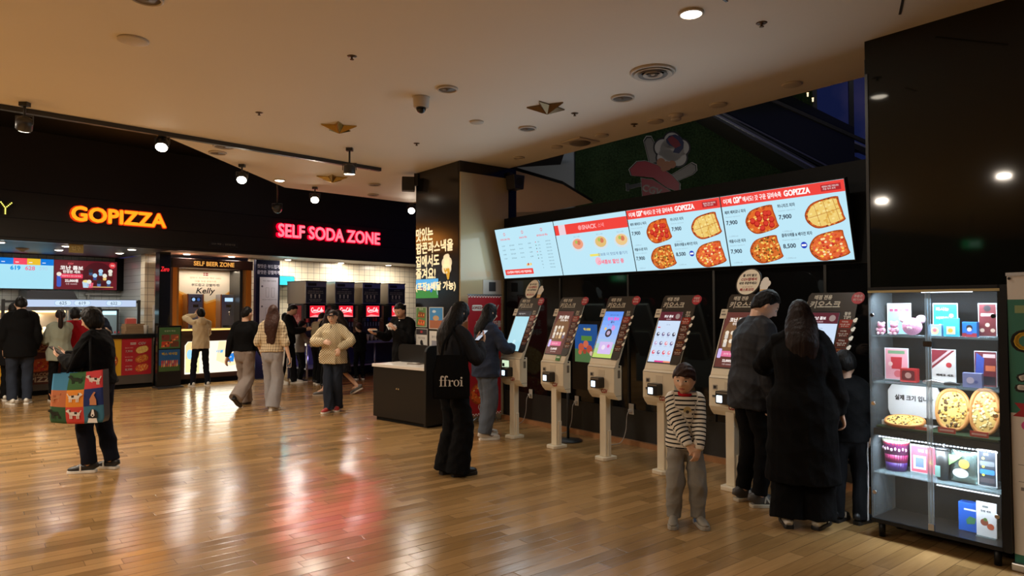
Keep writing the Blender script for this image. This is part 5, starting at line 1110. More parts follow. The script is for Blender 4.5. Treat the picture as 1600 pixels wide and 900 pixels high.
# ---- the black order desk
DKO = floor_at(583, 655); DKE = floor_at(668, 670); dl = (DKE - DKO).length; DR = math.atan2(DKE.y - DKO.y, DKE.x - DKO.x)
DESK = M('desk_black', (.011, .011, .011), .3)
t = thing('order_desk', 'black order desk with white top standing before the pillar', 'desk', tuple(DKO), DR)
a = MB(); a.box(0, dl - .03, 0, .46, .05, .735, DESK); a.build('body', t, .004); a = MB(); a.box(.03, dl - .05, .04, .44, 0, .05, BLACKM); a.build('kickboard', t)
a = MB(); a.box(-.01, dl - .03, -.02, .48, .735, .775, M('desk_white', lin(232, 226, 216), .3)); a.build('worktop', t, .004)
a = MB(); a.prism([(-.04, .03), (.49, .03), (.49, 1.06), (.06, 1.06)] + [(-.04 + .10 * (1 - math.sin(q)) , .96 + .10 * math.cos(q)) for q in (.3, .8, 1.3)], dl - .03, dl + .01, DESK, 'x'); a.build('side_panel', t, .004)
a = MB(); a.prism(rrect(-.01, dl - .5, .775, 1.03, .07), .45, .48, DESK); a.build('back_panel', t)
for x in (.52, .56): 
    a = MB(); a.cyl((x, -.012, .46), (x, 0, .46), .012, CHROME, n=12); a.build('lock', t)
DW = lambda x, y, z: tuple(DKO + Vector((math.cos(DR) * x - math.sin(DR) * y, math.sin(DR) * x + math.cos(DR) * y, z)))
b = MB(); b.box(-.06, .06, -.05, .05, 0, .12, PR(236, 230, 224)); b.box(-.04, .04, -.052, .0, .09, .14, PR(250, 246, 240)); one('tissue_box', b, 'white tissue box on the desk under the white notice', 'box', DW(.93, .30, .775), DR + .3, bevel=.006)
b = MB(); b.lathe([(.035, 0), (.05, .14), (.052, .15), (.05, .16), (.02, .165)], PR(206, 50, 56)); one('red_cup', b, 'red paper cup on the order desk beside the pillar', 'cup', DW(.84, .40, .775), DR)
b = MB(); b.box(-.10, .10, -.07, .07, 0, .012, PR(120, 110, 100)); b.box(-.08, .05, -.05, .03, .012, .02, PR(210, 205, 196)); one('leaflets', b, 'flat leaflets lying on the white desk top', 'leaflets', DW(.55, .3, .775), DR + .15)
# ---- red stand banner between pillar and kiosks
t = thing('red_banner', 'red stand banner with checkered ends and a pizza picture beside the first kiosk', 'banner', (-.37, 9.27, 0), RC)
BR_ = PR(176, 30, 40); a = MB(); a.box(-.275, .275, -.004, .004, .10, 1.72, BR_); y = -.0048; WB = PR(240, 232, 222)
for k in range(24):
    for q in range(2):
        if (k + q) % 2: continue
        for zz in (1.69, .10): a.rect(-.275 + k * .0229, -.252 + k * .0229, zz + q * .015, zz + .015 + q * .015, y, WB)
a.text('CGV', .12, 1.55, .08, y, WB, bold=.05, shear=.15); a.flat(rrect(-.22, -.04, 1.51, 1.59, .03), y, WB); a.text('GOPIZZA', -.13, 1.55, .032, y - .0008, BR_, bold=.05)
a.text('갓 구운 피자를', .06, 1.33, .085, y, WB, w=.42, bold=.04); a.text('극장에서 만나요!', .06, 1.20, .085, y, WB, w=.46, bold=.04)
pizza(a, .02, .80, .5, .40, y, PR, 'cheese', .5, cut=False); pizza(a, -.01, .42, .48, .30, y, PR, 'pepperoni', .3, cut=False); cola(a, .0, .21, .22, y, WB); a.build('banner_sheet', t)
a = MB(); a.box(-.285, .285, -.008, .012, 1.715, 1.735, STEEL); a.build('top_rail', t); a = MB(); a.tube([(.22, .02, .0), (.16, .04, .9), (0, .02, 1.72)], [.008] * 3, STEEL); a.build('pole', t)
for sx in (-1, 1): a = MB(); a.tube([(0, .04, .12), (sx * .27, -.02 if sx < 0 else .0, .01)], [.009] * 2, STEEL); a.build('leg', t)

# ================================================================== kiosk wall: menu screens, kiosks, sockets
def kw(x, y, z=0.0): return Vector((KW[0] + DK[0] * x - DK[1] * y, KW[1] + DK[1] * x + DK[0] * y, z))
CY = EM(190, 232, 248, 1.0); REDS = EM(240, 66, 60, 1.0); INKS = EM(50, 60, 75, 1.0); GRYS = EM(150, 175, 190, 1.0); WHS = EM(255, 250, 248, 1.0)
SCW = 1.204; X0 = wall_at(794, 433.8, KW, DK); x_first = (X0.x - KW[0]) * DK[0] + (X0.y - KW[1]) * DK[1]
E1 = lambda r, g, b_: EM(r, g, b_, 1.0)
def menu_screen(i, label, fn):
    t = thing('menu_screen', label, 'screen', tuple(kw(x_first + SCW * (i + .5), -.068, 1.955)), 0, 'menu screens in a row on the black board', rot=(math.radians(15), 0, RK))
    a = MB(); a.box(-SCW / 2, SCW / 2, .004, .06, -.005, .70, DARKG); a.build('casing', t)
    a = MB(); a.rect(-SCW / 2 + .006, SCW / 2 - .006, .004, .692, .003, CY); fn(a, SCW - .012, .69, .0022); a.build('image', t)
    return t
def scr_price(b, w, h, y):
    P_ = E1(236, 120, 130)
    for k, s_ in enumerate(('POPCORN', 'SNACK', 'BEVERAGE')):
        x = -w * .34 + k * w * .32; b.text(s_ + ' 메뉴', x, h * .79, .028, y, P_, w=.21 if k != 1 else .16, bold=.03); b.disc(x, h * .89, .022, y, P_, 10); b.disc(x, h * .89, .014, y - .0004, CY, 10)
    for k in range(4):
        for q in range(4): b.text(('고소팝콘', '5.0 6.0', '즉석구이', '4,500')[q], -w * .40 + q * w * .155, h * (.66 - .085 * k), .017, y, INKS, w=(.07, .10, .08, .06)[q])
    for k in range(9):
        b.text(('콜라', '사이다', '제로', '환타', '에이드', '커피', '생수', '맥주', '차')[k], w * .22, h * (.67 - .062 * k), .016, y, INKS); b.text('3.0 3.5', w * .37, h * (.67 - .062 * k), .014, y, INKS, w=.09)
        if k < 6: b.disc(w * .17, h * (.67 - .062 * k), .008, y, (E1(220, 60, 70), E1(60, 140, 90), E1(70, 60, 60))[k % 3], 8)
    for k in range(4): b.disc(-w * .04 + k * .025, h * .25 + .008 * (k % 2), .018, y, (E1(240, 200, 120), E1(200, 60, 60), E1(250, 230, 170))[k % 3], 8)
    b.flat(rrect(-w * .46, w * .04, h * .07, h * .18, .008), y, REDS); b.text('CGV앱에서 주문하고 바로 픽업하세요', -w * .21, h * .125, .036, y - .0006, WHS, w=w * .44, bold=.02)
menu_screen(0, 'leftmost of the four menu screens, a pale price list with a red strip below', scr_price)
def scr_snack(b, w, h, y):
    b.rect(-w / 2, w / 2, h * .74, h * .92, y, REDS); b.rect(-w * .44, -w * .34, h * .74, h * .92, y - .0004, E1(236, 210, 220)); b.text('SNACK', 0, h * .83, .05, y - .0006, E1(255, 170, 170), bold=.06); b.text('스낵', w * .16, h * .83, .05, y - .0006, E1(255, 140, 140), bold=.03); b.disc(-w * .13, h * .83, .03, y - .0006, E1(255, 150, 150), 12)
    for x, c in ((-.20, (236, 160, 130)), (.12, (226, 190, 120)), (.39, (236, 200, 140))):
        b.disc(x * w, h * .54, .115, y, E1(210, 226, 236), 18, .085); b.disc(x * w, h * .55, .09, y - .0004, E1(*c), 14, .065); b.disc(x * w + .02, h * .57, .03, y - .0008, E1(214, 120, 90), 10); b.disc(x * w - .02, h * .585, .022, y - .0009, E1(170, 190, 90), 10)
        b.text('핫도그 세트', x * w, h * .68, .02, y, GRYS)
    b.rect(-w * .06, w * .08, h * .31, h * .35, y, E1(240, 226, 110)); b.text('콤보로 더 맛있게 즐기기', w * .24, h * .33, .036, y, E1(130, 160, 190), w=w * .38, bold=.03); b.text('스낵콤보 할인 중', w * .20, h * .20, .05, y, E1(244, 130, 150), w=w * .34, bold=.05); b.disc(w * .04, h * .22, .05, y, E1(246, 190, 205), 14)
menu_screen(1, 'second menu screen from the pillar, red SNACK bar over pale food pictures', scr_snack)
def scr_pizza(b, w, h, y):
    b.rect(-w / 2, w / 2, h * .855, h, y, REDS)
    b.text('이제', -w * .44, h * .925, .048, y - .0006, WHS, bold=.03); b.text('CGV', -w * .355, h * .928, .056, y - .0006, WHS, w=.068, bold=.05, shear=.12); b.text('*', -w * .318, h * .955, .025, y - .0006, WHS, bold=.05); b.text('에서도! 갓 구운 길비속촉', -w * .138, h * .925, .05, y - .0006, WHS, w=w * .325, bold=.022)
    b.text('GOPIZZA', w * .148, h * .925, .05, y - .0006, WHS, w=w * .20, bold=.06); b.rect(w * .33, w * .475, h * .885, h * .965, y - .0006, E1(176, 36, 44)); b.text('매장에서 직접 구워드려요', w * .40, h * .94, .018, y - .0009, WHS, w=w * .12); b.text('주문 즉시 조리', w * .39, h * .91, .016, y - .0009, WHS, w=w * .09)
    for k, (x, z, nm, pr, kd, px, pz, pw) in enumerate(((-.48, .77, '페퍼 페퍼로니 피자', '7,900', 'pepperoni', -.150, .62, .31), (-.02, .77, '허니치즈 피자', '7,900', 'cheese', .350, .62, .33),
                                                         (-.48, .36, '애플시나몬 피자', '7,900', 'corn', -.150, .21, .31), (-.02, .38, '클래식애플 & 베이컨 피자', '8,500', 'bacon', .350, .20, .33))):
        b.text(nm, x * w, h * z, .033, y, INKS, align='L', bold=.025, w=w * (.19, .14, .15, .24)[k]); b.text('Gopizza signature', x * w, h * (z - .065), .014, y, GRYS, align='L', w=.16); b.text(pr, x * w, h * (z - .15), .044, y, INKS, align='L', bold=.035, w=w * .10)
        if k == 3: b.disc(x * w + w * .165, h * (z - .15), .030, y, E1(20, 60, 190), 18); b.rect(x * w + w * .147, x * w + w * .183, h * (z - .163), h * (z - .137), y - .0006, WHS)
        b.text('1,200kcal', (x + .05) * w, h * (z - .34 if k < 2 else z - .31), .015, y, GRYS, w=.09)
        pizza(b, px * w, pz * h, pw * w, .245, y, E1, kd, .20)
menu_screen(2, 'third menu screen from the pillar, pizzas under a red bar, beside the SNACK screen', scr_pizza)
menu_screen(3, 'menu screen nearest the tall black wall, pizzas with prices under a red bar', scr_pizza)
# the light that the four bright screens give
for i in range(4):
    p = kw(x_first + SCW * (i + .5), -.22, 2.25); l = lamp('AREA', tuple(p), 5, (.72, .92, 1), sx=1.1, sy=.6, aim=tuple(p + Vector((-.78, -.62, -.25))))
# ---- kiosks
KB = M('kiosk_cream', lin(236, 224, 198), .35); KB2 = M('kiosk_seam', lin(120, 110, 95), .5); BOARD = M('kiosk_board', lin(52, 45, 38), .3, spec=.5); BUB = PR(176, 42, 50)
REDL = M('kiosk_label_red', lin(150, 46, 34), .25); BRNL = M('kiosk_label_brown', lin(92, 36, 28), .25); PALE = M('kiosk_print_pale', lin(240, 232, 214), .5)
TH = math.radians(23.5)
def slant():                                     # frame of the slanting screen head: origin at its lower front edge
    return Matrix.Translation((0, -.105, .965)) @ Matrix.Rotation(-TH, 4, 'X')
def kiosk(p, label, screen, extra=None):
    t = thing('order_kiosk', label, 'kiosk', (p.x, p.y, 0), RK, 'cream order kiosks along the black wall'); S_ = slant()
    a = MB(); a.prism([(-.155, -.10), (-.115, -.15), (.115, -.15), (.155, -.10), (.155, .15), (-.155, .15)], 0, .035, KB, 'z'); a.build('base', t, .005)
    a = MB(); a.box(-.085, .085, -.06, .06, .035, .66, KB); a.box(.085, .115, -.02, .05, .035, .30, KB); a.build('pole', t, .006)
    a = MB(); a.prism([(-.10, .66), (-.125, .70), (-.125, .945), (-.105, .965), (-.015, .965), (-.015, .62), (-.06, .62)], -.195, .195, KB, 'x'); a.box(.1945, .196, -.10, -.02, .66, .664, KB2); a.box(-.195, .1955, -.1265, -.10, .942, .946, KB2); a.box(.195, .198, -.07, -.035, .84, .92, KB2); a.cyl((.195, -.05, .955), (.201, -.05, .955), .010, DARKG, n=12); a.build('body', t, .004, 2)
    a = MB(); a.box(-.195, .195, -.002, .045, 0, .70, KB); a.xf(S_); a.build('head', t, .008, 2)
    a = MB(); a.prism([(-.06, .95), (-.01, .95), (.10, 1.25), (.07, 1.25)], -.13, .13, KB, 'x'); a.build('rear_housing', t, .006)
    # dark board round the screen: rounded header on top, lettered strip with torn popcorn edge on the right
    a = MB(); hdr = [(-.185, .60), (-.185, .735), (-.165, .765), (.20, .765), (.235, .74), (.235, .60)]; a.prism(hdr, -.010, -.002, BOARD)
    strip = [(.115, .60), (.235, .60), (.235, .53), (.262, .52), (.235, .485), (.258, .47), (.23, .41), (.254, .40), (.225, .335), (.25, .325), (.222, .26), (.246, .25), (.218, .19), (.218, .09), (.19, .06), (.115, .06)]
    a.prism(strip[::-1], -.010, -.002, BOARD); y = -.0112
    a.text('매점 전용', -.055, .725, .038, y, PALE, w=.15, bold=.05, shear=.1); a.text('키오스크', -.03, .662, .06, y, PALE, w=.255, bold=.05, shear=.1)
    a.text('활용', .175, .585, .026, y, PALE, bold=.05); a.text('TIP!', .175, .552, .026, y, PALE, bold=.05)
    for k in range(5):
        z = .50 - k * .078; a.flat([(.120, z - .036), (.214 - k * .003, z - .036), (.228 - k * .003, z + .02), (.228 - k * .003, z + .034), (.120, z + .034)], y, REDL if k == 0 else BRNL); a.text('주문방법', .165, z + .016, .014, y - .0006, M('kiosk_gold', lin(226, 170, 80), .4) if k > 2 else PALE, w=.05)
        a.text('메뉴를 선택', .168, z - .006, .012, y - .0006, PALE, w=.075); a.text('결제 하기', .168, z - .022, .011, y - .0006, PALE, w=.06)
    for k in range(5):
        z = .527 - k * .075; a.disc(.243 - k * .004, z, .016, -.0118, PALE, 10); a.disc(.252 - k * .004, z + .013, .011, -.0122, PALE, 8)
    a.xf(S_); a.build('info_board', t)
    a = MB(); a.prism([(.235 + .052 * math.cos(q), .715 + .050 * math.sin(q)) for q in [2 * PI * k / 24 for k in range(24)]], -.014, -.004, BUB); a.text('주문은', .235, .73, .022, -.0148, PR(250, 232, 226), bold=.04); a.text('여기서!', .235, .70, .022, -.0148, PR(250, 232, 226), bold=.04); a.xf(S_); a.build('speech_bubble', t)
    a = MB(); a.box(-.18, .112, -.006, -.001, .065, .60, DARKG); screen(a, -.172, .105, .075, .592, -.0068); a.xf(S_); a.build('touch_screen', t)
    a = MB(); a.box(-.235, -.165, -.012, -.008, .53, .62, PR(222, 208, 184)); a.rect(-.225, -.175, .56, .575, -.0126, PR(120, 110, 100)); a.rect(-.225, -.19, .59, .605, -.0126, PR(160, 150, 130)); a.xf(S_); a.build('side_card', t)
    a = MB(); a.box(-.15, -.105, -.131, -.124, .845, .885, STEEL); a.box(-.142, -.113, -.1318, -.13, .852, .878, DARKG); a.build('barcode_reader', t)
    a = MB(); a.box(-.155, -.075, -.132, -.124, .775, .795, DARKG); a.box(-.15, -.08, -.137, -.13, .778, .784, STEEL); a.build('receipt_slot', t)
    a = MB(); a.box(-.03, .06, -.128, -.124, .83, .92, M('kiosk_flap', lin(222, 208, 182), .4)); a.build('flap', t, .003)
    a = MB(); a.rbox(-.07, .055, -.205, -.12, .735, .845, M('terminal_black', (.015, .015, .016), .3), .014); tb = a.build('card_terminal', t)
    a = MB(); a.prism(rrect(-.058, .0, .748, .808, .006), -.207, -.2045, EM(214, 236, 255, 2.2)); a.box(-.062, .05, -.206, -.204, .825, .838, KB2); a.build('terminal_screen', tb)
    a = MB(); a.text('CGV', .055, .705, .038, -.1262, M('logo_red', lin(196, 40, 46), .4), w=.085, bold=.05, shear=.15); a.build('logo', t)
    if extra: extra(t, S_)
    for o in t.children:
        kx = .50 if o.name.split('.')[0] in ('base', 'pole') else .95
        for v in o.data.vertices: v.co.x *= kx; v.co.y = v.co.y * .62 - .03 if kx < .6 else v.co.y + .03
        for c in o.children:
            for v in c.data.vertices: v.co.x *= kx; v.co.y += .03
    return t
def k_grid(b, x0, x1, z0, z1, y):
    w, h = x1 - x0, z1 - z0; b.rect(x0, x1, z0, z1, y, E1(206, 224, 248)); b.rect(x0, x1, z0 + h * .82, z1, y - .0005, E1(88, 30, 42)); b.text('코난 콤보', x0 + w * .42, z0 + h * .91, h * .05, y - .001, E1(245, 235, 235), bold=.05); b.text('22,000원', x0 + w * .45, z0 + h * .85, h * .03, y - .001, E1(235, 200, 205)); b.disc(x0 + w * .82, z0 + h * .91, w * .10, y - .001, E1(150, 130, 125), 12)
    b.text('전체 메뉴', x0 + w * .5, z0 + h * .74, h * .022, y - .001, E1(110, 120, 150)); b.rect(x0 + w * .05, x0 + w * .17, z0 + h * .675, z0 + h * .695, y - .001, E1(230, 60, 80))
    rr = random.Random(3)
    for r_ in range(3):
        for c_ in range(4):
            cx, cz = x0 + w * (.15 + .235 * c_), z0 + h * (.55 - .18 * r_); b.disc(cx, cz, w * .07, y - .001, E1(*rr.choice([(226, 90, 110), (60, 60, 80), (190, 170, 210), (236, 150, 160), (120, 110, 150)])), 12, w * .075); b.disc(cx + w * .02, cz + w * .02, w * .035, y - .0014, E1(235, 236, 246), 8); b.text('팝콘 콤보', cx, cz - h * .06, h * .014, y - .001, E1(130, 140, 165))
    b.rect(x0 + w * .3, x0 + w * .7, z0, z0 + h * .03, y - .001, E1(226, 60, 140)); b.rect(x0 + w * .7, x1, z0, z0 + h * .03, y - .001, E1(246, 150, 110))
def k_pale(b, x0, x1, z0, z1, y):
    w, h = x1 - x0, z1 - z0; b.rect(x0, x1, z0, z1, y, E1(172, 222, 236)); b.rect(x0, x1, z0 + h * .86, z1, y - .0005, E1(50, 44, 46)); b.text('매점 주문하기', x0 + w * .42, z0 + h * .93, h * .04, y - .001, E1(226, 220, 215)); b.disc(x0 + w * .5, z0 + h * .22, w * .10, y - .001, E1(200, 236, 244), 12); b.rect(x0 + w * .35, x0 + w * .65, z0 + h * .03, z0 + h * .08, y - .001, E1(240, 130, 160))
def k_maroon(b, x0, x1, z0, z1, y):
    w, h = x1 - x0, z1 - z0; b.rect(x0, x1, z0, z1, y, E1(96, 50, 44)); b.disc(x0 + w * .5, z0 + h * .55, w * .46, y - .0005, E1(120, 84, 56), 24, h * .36); b.text('코난 콤보', x0 + w * .5, z0 + h * .86, h * .075, y - .001, E1(246, 236, 226), w=w * .62, bold=.05); b.text('한정판 출시', x0 + w * .55, z0 + h * .785, h * .045, y - .001, E1(240, 226, 215), w=w * .45, bold=.03)
    for k in range(7): b.flat(rrect(x0 + w * (.2 + .2 * (k % 4)) - .018, x0 + w * (.2 + .2 * (k % 4)) + .018, z0 + h * (.36 + .15 * (k // 4)), z0 + h * (.45 + .15 * (k // 4)), .008), y - .001, E1(*[(210, 200, 190), (170, 130, 90), (226, 190, 140), (120, 110, 130)][k % 4])); b.disc(x0 + w * (.2 + .2 * (k % 4)), z0 + h * (.47 + .15 * (k // 4)), .02, y - .0013, E1(235, 220, 200), 10)
    b.flat(rrect(x0 + w * .05, x0 + w * .8, z0 + h * .19, z0 + h * .29, .006), y - .001, E1(226, 110, 150)); b.text('팝콘통 증정', x0 + w * .42, z0 + h * .24, h * .035, y - .0014, E1(250, 225, 232)); b.text('22,000원', x0 + w * .45, z0 + h * .12, h * .055, y - .001, E1(246, 232, 226), bold=.05); b.text('단품 18,000원', x0 + w * .45, z0 + h * .055, h * .03, y - .001, E1(226, 200, 195)); b.flat(rrect(x0 + w * .02, x0 + w * .16, z0 + h * .16, z0 + h * .33, .01), y - .0016, E1(205, 185, 240))
def k_event(b, x0, x1, z0, z1, y):
    w, h = x1 - x0, z1 - z0
    for k in range(10): b.rect(x0, x1, z0 + h * k / 10, z0 + h * (k + 1) / 10 + .0002, y - .00005 * k, E1(*[(190, 216, 110), (176, 212, 140), (170, 206, 190), (166, 196, 236), (160, 190, 246), (150, 186, 250), (140, 180, 250), (128, 172, 250), (110, 160, 248), (96, 150, 244)][k]))
    b.text('봄맞이 피크닉 이벤트', x0 + w * .55, z0 + h * .92, h * .025, y - .001, E1(40, 50, 90)); b.text('핑크 콤보', x0 + w * .55, z0 + h * .84, h * .065, y - .001, E1(240, 90, 200), w=w * .6, bold=.06); b.text('출시', x0 + w * .55, z0 + h * .77, h * .05, y - .001, E1(70, 60, 120), bold=.03)
    b.disc(x0 + w * .5, z0 + h * .53, w * .17, y - .001, E1(60, 50, 60), 18); b.disc(x0 + w * .5, z0 + h * .53, w * .09, y - .0015, E1(190, 170, 200), 14); b.disc(x0 + w * .28, z0 + h * .62, w * .06, y - .001, E1(240, 200, 120), 10); b.disc(x0 + w * .68, z0 + h * .64, w * .1, y - .001, E1(220, 150, 220), 12)
    b.flat(rrect(x0 + w * .2, x0 + w * .9, z0 + h * .08, z0 + h * .34, .012), y - .001, E1(214, 190, 240)); b.disc(x0 + w * .45, z0 + h * .22, w * .10, y - .0015, E1(240, 226, 246), 12); b.disc(x0 + w * .7, z0 + h * .25, w * .07, y - .0015, E1(226, 120, 190), 10)
    for sx in (.38, .62): b.flat([(x0 + w * sx, z0 + h * .68), (x0 + w * (sx + .05), z0 + h * .72), (x0 + w * sx, z0 + h * .71), (x0 + w * (sx - .05), z0 + h * .72)], y - .001, E1(180, 120, 220))
def round_sign(t, S_):
    a = MB(); x, z = -.02, .885; a.prism([(x + .130 * math.cos(q), z + .136 * math.sin(q)) for q in [2 * PI * k / 36 for k in range(36)]], -.010, -.002, BOARD); a.flat([(x + .118 * math.cos(q), z + .124 * math.sin(q)) for q in [2 * PI * k / 36 for k in range(36)]], -.0108, PR(240, 228, 204)); y = -.0115
    a.text('줄 서지 말고', x, z + .065, .026, y, PR(40, 34, 32), w=.14, bold=.04); a.text('CGV앱에서', x, z + .026, .028, y, PR(186, 40, 44), w=.16, bold=.05); a.text('바로 주문하세요!', x, z - .012, .026, y, PR(40, 34, 32), w=.18, bold=.04); a.text('가장 빠른 매점 주문', x, z - .050, .012, y, PR(150, 60, 50), w=.11); a.text('패스트오더', x, z - .076, .028, y, PR(186, 40, 44), w=.14, bold=.05)
    a.box(-.03, -.01, -.006, -.003, .74, .78, BOARD)
    a.xf(S_); a.build('round_sign', t)
    a = MB(); W_ = PR(232, 226, 214)
    for dx, dz, r in ((0, 0, .042), (-.025, .03, .03), (.028, .03, .032), (0, .06, .034), (.0, -.02, .038)): a.disc(.150 + dx, .835 + dz, r, -.0055 - r * .01, W_, 16)
    a.flat([(.115, .81), (.19, .81), (.183, .765), (.12, .765)], -.0066, PR(226, 170, 80)); a.disc(.135, .79, .008, -.0072, PR(250, 236, 200), 8); a.disc(.165, .785, .008, -.0072, PR(250, 236, 200), 8); a.xf(S_); a.build('popcorn_sign', t)
K1 = Vector((.05, 8.20, 0)); K_ = [K1 + Vector((*DK, 0)) * .744 * i for i in range(6)]
def kx1(t, S_):
    round_sign(t, S_)
    a = MB(); a.box(-.16, -.01, -.129, -.124, .83, .925, DARKG); a.rect(-.155, -.015, .835, .92, -.1296, EM(214, 236, 200, 1.0)); a.build('small_display', t)
def kx2(t, S_):
    a = MB(); a.rbox(.06, .115, -.1, .0, 0, 0, KB) if 0 else a.box(.045, .115, -.012, -.008, .0, .06, PR(70, 140, 60)); a.rect(.052, .108, .03, .05, -.0126, PR(220, 235, 210)); a.xf(S_); a.build('green_sticker', t)
kiosk(K_[0], 'cream order kiosk nearest the pillar, used by the customer in the denim jacket', k_pale, kx1)
kiosk(K_[1], 'cream order kiosk with a brown screen, second from the pillar', k_maroon, kx2)
kiosk(K_[2], 'cream order kiosk with a blue and green screen, third from the pillar', k_event)
kiosk(K_[3], 'cream order kiosk behind the striped boy', k_grid)
kiosk(K_[4], 'cream order kiosk under the round popcorn sign, beside the man in dark jacket', k_maroon, round_sign)
kiosk(K_[5], 'cream order kiosk nearest the display cabinet, behind the customer in the long coat', k_grid)
# sockets with cords on the kiosk wall
for k, x in enumerate((.06, .942, 1.827, 2.75, 3.55)):
    o = kw(x, -.001, 0); t = thing('wall_socket', ('white wall socket by the first kiosk', 'white wall socket between the first kiosks with a grey cord', 'white wall socket behind the third kiosk', 'white wall socket right of the striped boy with a hanging cord', 'white wall socket low behind the man in dark jacket')[k], 'socket', tuple(o), RK)
    a = MB(); a.box(-.035, .035, -.012, 0, .34, .46, PR(214, 208, 196)); a.build('plate', t, .004); a = MB(); a.box(-.015, .015, -.045, -.012, .37, .40, PR(225, 222, 215)); a.build('plug', t)
    a = MB(); P, R = smooth_path([(0, -.045, .385), (0, -.08, .33), (-.03, -.07, .15), (-.08, -.10, .02), (-.12, -.25, .008)], [.004] * 5, 5); a.tube(P, R, PR(190, 186, 180), n=6); a.build('cord', t)
# lit poster screen on the kiosk wall between the second and third kiosk
t = thing('poster_screen', 'lit blue poster screen on the kiosk wall between the second and third kiosk', 'screen', tuple(kw(1.15, -.002, .55)), RK)
a = MB(); a.box(-.24, .24, -.05, 0, 0, .84, BEZ); a.build('casing', t, .004); a = MB(); y = -.051; a.rect(-.19, .19, .34, .80, y, EM(36, 84, 150, .8)); a.rect(-.19, .19, .34, .50, y - .0005, EM(84, 116, 70, .8)); a.text('맥스봉봉', .02, .74, .03, y - .001, EM(240, 210, 80, .8), bold=.05); a.rect(-.08, .1, .60, .66, y - .001, EM(90, 140, 60, .8))
for k, (x, z, r, c) in enumerate(((-.08, .52, .05, (200, 90, 60)), (.0, .56, .045, (216, 110, 80)), (.06, .50, .05, (190, 80, 60)), (-.10, .46, .03, (210, 100, 70)), (.09, .45, .028, (230, 190, 170)), (-.02, .47, .03, (170, 70, 50)))): a.disc(x, z, r, y - .0015 - k * .0002, EM(*c, .8), 14)
a.build('image', t)
t = thing('queue_post', 'thin black queue post with a round base before the kiosk wall', 'post', tuple(kw(1.22, -.42)), RK); a = MB(); a.lathe([(.17, 0), (.17, .012), (.03, .03), (.001, .03)], DARKG); a.build('base', t); a = MB(); a.cyl((0, 0, .03), (0, 0, .92), .016, DARKG, n=14); a.build('pole', t)

# ================================================================== beyond the kiosk wall: turf picture, escalator, tall window
TWo = Vector((TW0.x, TW0.y, 0))
def tp(u, v, y=0.0):
    n = (-TWd.y, TWd.x); p0 = (TW0.x + n[0] * y, TW0.y + n[1] * y); q = wall_at(u, v, p0, (TWd.x, TWd.y)); return ((q.x - p0[0]) * TWd.x + (q.y - p0[1]) * TWd.y, q.z)
def cp(pts, y=0.0): return [tp(880 + a / 3.2, 100 + b_ / 3.2, y) for a, b_ in pts]       # outlines measured on an enlarged view of the wall
t = thing('turf_emblem', 'red pennant with popcorn, cap and two bats on the dark turf wall', 'emblem', tuple(TWo), TWr)
EW, EK = PR(170, 165, 155), PR(20, 18, 18)
def emb(name, pts, mat, y0, th=.03, edge=True, grow=1.12):
    a = MB(); P = cp(pts, 0); cx = sum(p[0] for p in P) / len(P); cz = sum(p[1] for p in P) / len(P)
    if edge:
        a.prism([(cx + (x - cx) * grow, cz + (z - cz) * grow) for x, z in P], y0 - th * .5, y0, EW); a.flat([(cx + (x - cx) * (1 + (grow - 1) * .6), cz + (z - cz) * (1 + (grow - 1) * .6)) for x, z in P], y0 - th * .5 - .001, EK)
    a.flat(P, y0 - th * .5 - .002, mat); return a
def circ(cx, cy, r, n=20, ry=None): return [(cx + r * math.cos(2 * PI * k / n), cy + (ry or r) * math.sin(2 * PI * k / n)) for k in range(n)]
GB = PR(120, 116, 108); a = emb('b', [(408, 390), (420, 372), (440, 372), (452, 395), (470, 490), (436, 500)], GB, -.01, grow=1.25); a.build('bat', t)
a = emb('b', [(540, 560), (640, 500), (660, 510), (662, 535), (645, 552), (556, 590)], GB, -.012, grow=1.2); a.build('bat', t)
a = emb('b', [(316, 600), (330, 600), (332, 608), (385, 596), (390, 612), (334, 625), (332, 634), (318, 634)], EK, -.01, grow=1.12); a.build('bat_grip', t)
a = MB()
for cx, cy, r in ((545, 385, 40), (500, 420, 42), (590, 420, 40), (515, 470, 45), (575, 470, 42), (545, 430, 60)): a.prism(cp(circ(cx, cy, r + 8)), -.035, -.02, EK)
for cx, cy, r in ((545, 385, 40), (500, 420, 42), (590, 420, 40), (515, 470, 45), (575, 470, 42), (545, 430, 60)): a.flat(cp(circ(cx, cy, r)), -.037, PR(176, 172, 164))
a.build('popcorn', t)
a = MB(); a.prism(cp([(515, 380), (530, 362), (560, 355), (590, 368), (604, 395), (600, 425), (580, 450), (550, 445), (560, 420), (530, 410), (518, 395)]), -.05, -.038, PR(34, 38, 74)); a.flat(cp([(522, 378), (545, 362), (575, 385), (590, 410), (560, 425), (535, 400)]), -.052, PR(120, 34, 40)); a.build('cap', t)
a = MB()
for cx, cy, r in ((490, 495, 22), (520, 512, 24), (545, 505, 20), (505, 525, 16)): a.flat(cp(circ(cx, cy, r, 12)), -.055 - r * .0001, PR(150, 96, 60))
a.build('popcorn_base', t)
a = emb('p', [(335, 530), (372, 492), (412, 488), (470, 508), (545, 560), (580, 598), (580, 640), (520, 620), (450, 570), (400, 565), (345, 560)], PR(140, 26, 36), -.03, grow=1.06); a.build('pennant_top', t)
a = emb('p', [(392, 575), (450, 582), (540, 640), (560, 700), (470, 740), (402, 700)], PR(132, 24, 34), -.025, grow=1.05); q = tp(880 + 445 / 3.2, 100 + 632 / 3.2); a.text('CGV', q[0], q[1], .13, -.05, PR(196, 190, 182), bold=.05, rot=-.35); a.build('pennant', t)
